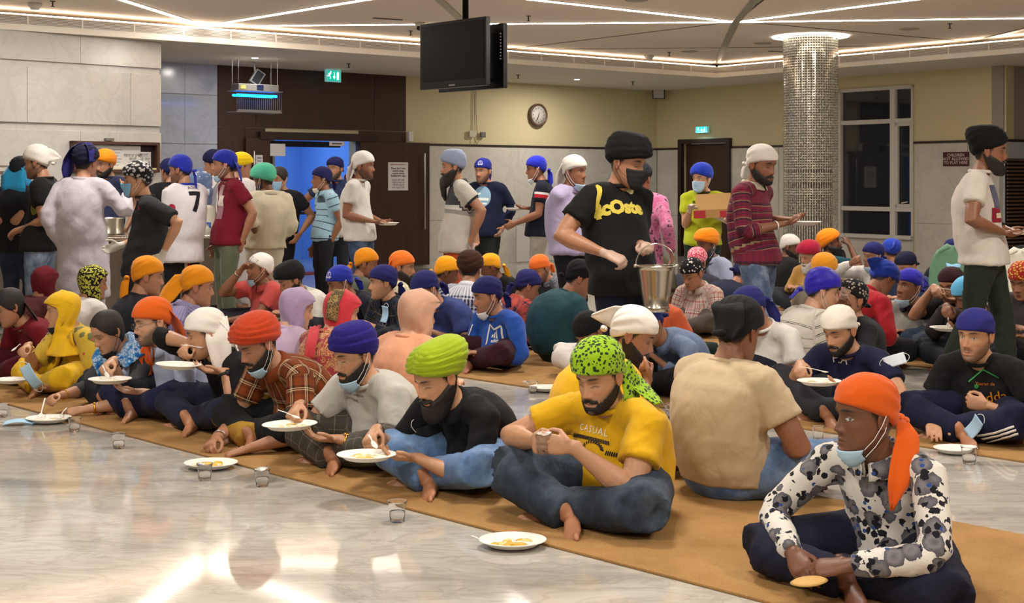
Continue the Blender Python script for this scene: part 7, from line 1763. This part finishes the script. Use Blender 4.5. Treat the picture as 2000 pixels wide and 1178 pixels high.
m.build('stem', simple('stem_green', '#3a5a34', .7), pt_)
m = MB()
for i in range(46):
    c = q+np.array((r.uniform(-.17, .17), r.uniform(-.13, .13), r.uniform(.35, 1.2))); d = unit(np.array((r.uniform(-1, 1), r.uniform(-1, .4), r.uniform(-.8, .5)))); s_ = unit(np.cross(d, (0, 0, 1))); L = r.uniform(.07, .12)
    rows = [[c+d*L*t+s_*w*u*L-np.array((0, 0, .3*L*t*t)) for u in (-1, 0, 1)] for t, w in ((0, .05), (.35, .34), (.7, .25), (1, .02))]; v, f = sheet(rows, .0015); m.add(v, f)
o = m.build('foliage', simple('leaf_green', '#2f5a33', .5), pt_); o['kind'] = 'stuff'
m = MB(); ub0, ub1 = WB.at(984), WB.at(1066); q = WB.pt((ub0+ub1)/2, 0, .35)
WB.slab(m, ub0, ub1, .02, .62, .03, .32); o = m.build('white_board', simple('board_white', '#c9c7c2', .5), None, False, base=q, bevel=.004); tag(o, 'low white board standing against the marble back wall', 'board')
# --- three low banquet chairs among the back rows
def low_chair(x, d, top, th, col, label):
    q = px(x, 0, d); q[2] = 0; F_ = fwd(th); S_ = np.cross(F_, (0, 0, 1)); Z3 = np.array((0, 0, 1.)); root = empty('low_chair', q); tag(root, label, 'chair'); mt = cloth(col)
    m = MB(); rows = []
    for j in range(9):
        t = j/8; z = .34+(top-.34)*t; w = .20*math.sqrt(max(.02, 1-max(0, (t-.35)/.66)**2.4)); rows.append([q-F_*(.20+.06*t)+S_*w*u*1.0+Z3*z+F_*.03*(u*u-.5) for u in np.linspace(-1, 1, 11)])
    v, f = sheet(rows, .05); m.add(v, f); m.build('backrest', mt, root)
    m = MB(); m.box(q+Z3*.31, (.42, .42, .07), (S_, F_, Z3)); m.build('seat', mt, root, False, bevel=.02)
    for a in (-1, 1):
        for b in (-1, 1): m = MB(); m.tube([q+S_*a*.18+F_*b*.18, q+S_*a*.17+F_*b*.17+Z3*.29], [.012, .012], S_, 8); m.build('leg', simple('chair_leg', '#2a2622', .4, .6), root)
low_chair(1298, 13.1, .70, 150, '#5c5842', 'olive padded chair back behind the steel bucket')
low_chair(1848, 12.2, .80, -30, '#5d8268', 'green rounded chair back behind the man raising a fork')
low_chair(1982, 11.8, .79, -30, '#c5c0b2', 'white rounded chair back behind the red and gold bandana')
# ================================================================== prints on clothes
def mat_flat(c): return simple('print_'+c, c, .7, spec=.2)
def rectV(w, h, x=0, y=0): return [(x-w/2, y-h/2, 0), (x+w/2, y-h/2, 0), (x+w/2, y+h/2, 0), (x-w/2, y+h/2, 0)], [(0, 1, 2, 3)]
def discV(r, ry=None, n=28): return [(r*math.cos(a), (ry or r)*math.sin(a), 0) for a in np.linspace(0, 2*math.pi, n, endpoint=False)], [tuple(range(n))]
def polys(L):
    V, F = [], []
    for p in L: k = len(V); V += [(*q, 0) for q in p]; F.append(tuple(range(k, k+len(p))))
    return V, F
def seg(x0, y0, x1, y1, w):
    d = unit(np.array((x1-x0, y1-y0))); n = np.array((-d[1], d[0]))*w/2; return [(x0-n[0], y0-n[1]), (x1-n[0], y1-n[1]), (x1+n[0], y1+n[1]), (x0+n[0], y0+n[1])]
def ptext(p, x, y, txt, size, col, **kw):
    V, F = text_mesh(txt, size, kw.pop('bold', 0), space=kw.pop('space', 1.0)); return shirt_print(p, x, y, V, F, mat_flat(col), 'lettering', **kw)
ptext(A9, 1158, 840, 'CASUAL', .042, '#e6dfcf', space=1.15)
V, F = polys([seg(-.115+i*.0085, .008, -.109+i*.0085, -.008, .0055) for i in range(27)]); shirt_print(A9, 1150, 856, V, F, mat_flat('#141428'), 'rope_print')
V, F = polys([seg(.06*math.cos(a)-.01, .035*math.sin(a), .045*math.cos(a+.15)-.01, .024*math.sin(a+.15), .006) for a in np.linspace(.1, 3.1, 12)]+[seg(.06+i*.009, -.012, .066+i*.009, .006, .005) for i in range(6)]); shirt_print(A9, 1160, 878, V, F, mat_flat('#141428'), 'rope_print')
ptext(A7, 692, 770, 'Create moments', .020, '#55505c', space=1.1); ptext(A7, 690, 779, 'and friends', .024, '#3a3644')
V, F = polys([seg(-.075, .05, -.07, -.10, .014), seg(-.075, .055, -.02, .02, .014), seg(-.02, .02, .05, .06, .014), seg(.05, .06, .075, -.09, .014)]); shirt_print(B6, 968, 650, V, F, mat_flat('#e6e4e0'), 'box_logo')
V, F = polys([[(-.035, -.02), (-.02, -.02), (-.012, .0), (-.024, .005)], [(-.012, -.02), (.006, -.02), (.004, .026), (-.006, .016)], [(.012, -.02), (.03, -.02), (.012, .045), (.008, .04)]]); shirt_print(B6, 967, 655, V, F, mat_flat('#e6e4e1'), 'emblem')
ptext(B6, 969, 666, 'adidas', .038, '#e6e4e0', bold=.001)
cloth_strip(B6, [(918, 632), (910, 655), (902, 675)], [.010, .010, .010], mat_flat('#e6e4e2'), 'sleeve_stripe', off=.006, thick=.002, nw=2, waves=0); cloth_strip(B6, [(924, 634), (916, 657), (908, 677)], [.010]*3, mat_flat('#e6e4e2'), 'sleeve_stripe', off=.006, thick=.002, nw=2, waves=0)
V, F = polys([seg(-.085, -.02, 0, .045, .007), seg(0, .045, .085, .0, .007)]); shirt_print(B9, 1922, 738, V, F, mat_flat('#3f9a55'), 'roof_print')
ptext(B9, 1924, 750, 'Yaaran da', .026, '#b0651e'); ptext(B9, 1940, 776, 'adda', .075, '#c07a1e'); V, F = discV(.014, n=5); shirt_print(B9, 1907, 755, V, F, mat_flat('#2c7a3a'), 'leaf_print')
for k in range(3): cloth_strip(B9, [(1908+k*10, 851+k*6), (1940+k*8, 846+k*5), (1980+k*4, 833+k*7)], [.012]*3, mat_flat('#d9d6d2'), 'trouser_stripe', 'trousers', off=.005, thick=.002, nw=2, waves=0)
ptext(T15, 1211, 405, 'acOste', .112, '#cdb94e', bold=.007); V, F = polys([seg(-.02+.13*(t/8-.5)**2, .10-t*.0235, -.02+.13*((t+1)/8-.5)**2, .0985-(t+1)*.0235, .026) for t in range(8)]); shirt_print(T15, 1171, 399, V, F, mat_flat('#cdb94e'), 'lettering'); V, F = discV(.034, .042); shirt_print(T15, 1227, 368, V, F, mat_flat('#cfc58e'), 'badge')
ptext(T5, 384, 395, '7', .26, '#17121c', bold=.008); ptext(T5, 377, 367, 'ASIM', .055, '#4a4058')
V, F = discV(.035); shirt_print(T5, 336, 406, V, F, mat_flat('#a52838'), 'badge'); V, F = discV(.009); shirt_print(T5, 336, 407, V, F, mat_flat('#e0d8d8'), 'badge', off=.006)
V, F = rectV(.10, .11); shirt_print(T6, 433, 372, V, F, mat_flat('#a88a8c'), 'photo_print'); shirt_print(T6, 431, 392, *rectV(.10, .10), mat_flat('#cfc2b8'), 'photo_print'); shirt_print(T6, 429, 415, *rectV(.10, .13), mat_flat('#8d6a72'), 'photo_print')
V, F = discV(.105, .125); shirt_print(T12, 941, 384, V, F, mat_flat('#7f9fb8'), 'round_print'); V, F = polys([seg(-.08, -.02, .08, -.02, .03), seg(-.05, -.07, .06, -.07, .02), seg(-.07, .02, -.02, .05, .02)]); shirt_print(T12, 941, 386, V, F, mat_flat('#d3dcd8'), 'round_print', off=.006)
ptext(T17, 1380, 394, 'BROOKLYN', .055, '#23260f', bold=.001); V, F = polys([[(-.03, -.02), (0, .03), (.03, -.02)]]); shirt_print(T17, 1374, 382, V, F, mat_flat('#23260f'), 'emblem')
V, F = rectV(.16, .17); shirt_print(T19, 1946, 385, V, F, mat_flat('#5a5a70'), 'block_print'); shirt_print(T19, 1948, 384, *rectV(.10, .12), mat_flat('#c9c9ce'), 'block_print', off=.006); shirt_print(T19, 1949, 420, *rectV(.15, .10), mat_flat('#8d2436'), 'block_print'); shirt_print(T19, 1951, 421, *rectV(.10, .035), mat_flat('#d8c8b0'), 'block_print', off=.006)
ptext(D_3, 1634, 497, '3', .11, '#d8d6d0', bold=.003); ptext(B8, 1642, 702, 'P.A', .075, '#d8d6d2')
V, F = discV(.035, .045); shirt_print(T2, 65, 410, V, F, mat_flat('#6a6a2c'), 'print'); V, F = discV(.022); shirt_print(T4, 272, 405, V, F, mat_flat('#b03046'), 'badge')
cloth_strip(T5, [(362, 496), (363, 520), (366, 545)], [.03, .03, .03], mat_flat('#c9b8a8'), 'trouser_stripe', 'trousers', off=.006, thick=.002, nw=2, waves=0); cloth_strip(T5, [(368, 496), (369, 520), (372, 545)], [.02]*3, mat_flat('#a32a34'), 'trouser_stripe', 'trousers', off=.006, thick=.002, nw=2, waves=0)
cloth_strip(T15, [(1142, 558), (1142, 600), (1143, 640)], [.02]*3, mat_flat('#6a2038'), 'trouser_stripe', 'trousers', off=.006, thick=.002, nw=2, waves=0)
# head wrap emblems
for (p, x, y) in ((B3, 642, 537), (T12, 938, 318)):
    go = p['gear']; V = np.array([v.co[:] for v in go.data.vertices])+p['base']; p['wrap_bvh'] = BVHTree.FromPolygons(V.tolist(), [tuple(f.vertices) for f in go.data.polygons]); p['wrap'] = go
    ring = [(.022*math.cos(a), .024*math.sin(a)) for a in np.linspace(0, 2*math.pi, 25)]; L = [seg(*ring[i], *ring[i+1], .005) for i in range(24)]+[seg(0, -.026, 0, .028, .006), seg(-.03, -.012, -.012, -.028, .006), seg(.03, -.012, .012, -.028, .006)]
    V, F = polys(L); shirt_print(p, x, y, V, F, mat_flat('#c9c9d6'), 'emblem', garment='wrap', facing=-np.array(px(x, y, 1.0)), up=(0, 0, 1))
# scarves laid over clothes
SC1 = cloth('#d9a81a'); cloth_strip(A2, [(126, 650), (118, 690), (108, 722)], [.10, .13, .12], SC1, off=.02, waves=.008); cloth_strip(A2, [(140, 655), (150, 690), (152, 728)], [.09, .12, .10], SC1, off=.02, waves=.008)
SC2 = cloth('#2f6fb4', 'mottle', scale=22, stops=[(.36, '#1c4f9a'), (.47, '#3a8ac8'), (.54, '#cfdce6'), (.6, '#2a6ab4')])
cloth_strip(A3, [(214, 680), (208, 705), (206, 730)], [.16, .18, .14], SC2, off=.02, waves=.008); cloth_strip(A3, [(228, 668), (248, 680), (268, 705)], [.15, .20, .16], SC2, off=.022, waves=.008)
cloth_strip(A4, [(303, 668), (290, 700), (286, 735), (287, 758)], [.10, .12, .13, .10], cloth('#ea6210'), off=.022, waves=.008)
cloth_strip(A_R, [(618, 640), (612, 665), (606, 700)], [.07, .08, .08], cloth('#c2383f'), off=.015)
V_ = np.array([v.co[:] for v in A_R['gear'].data.vertices])+A_R['base']; A_R['wrap_bvh'] = BVHTree.FromPolygons(V_.tolist(), [tuple(f.vertices) for f in A_R['gear'].data.polygons]); A_R['wrap'] = A_R['gear']
cloth_strip(A_R, [(664, 566), (652, 590), (648, 625)], [.07, .075, .07], cloth('#5c5038', 'brocade', c2='#a88a5a'), 'gold_border', 'wrap', off=.008, thick=.003, waves=0)
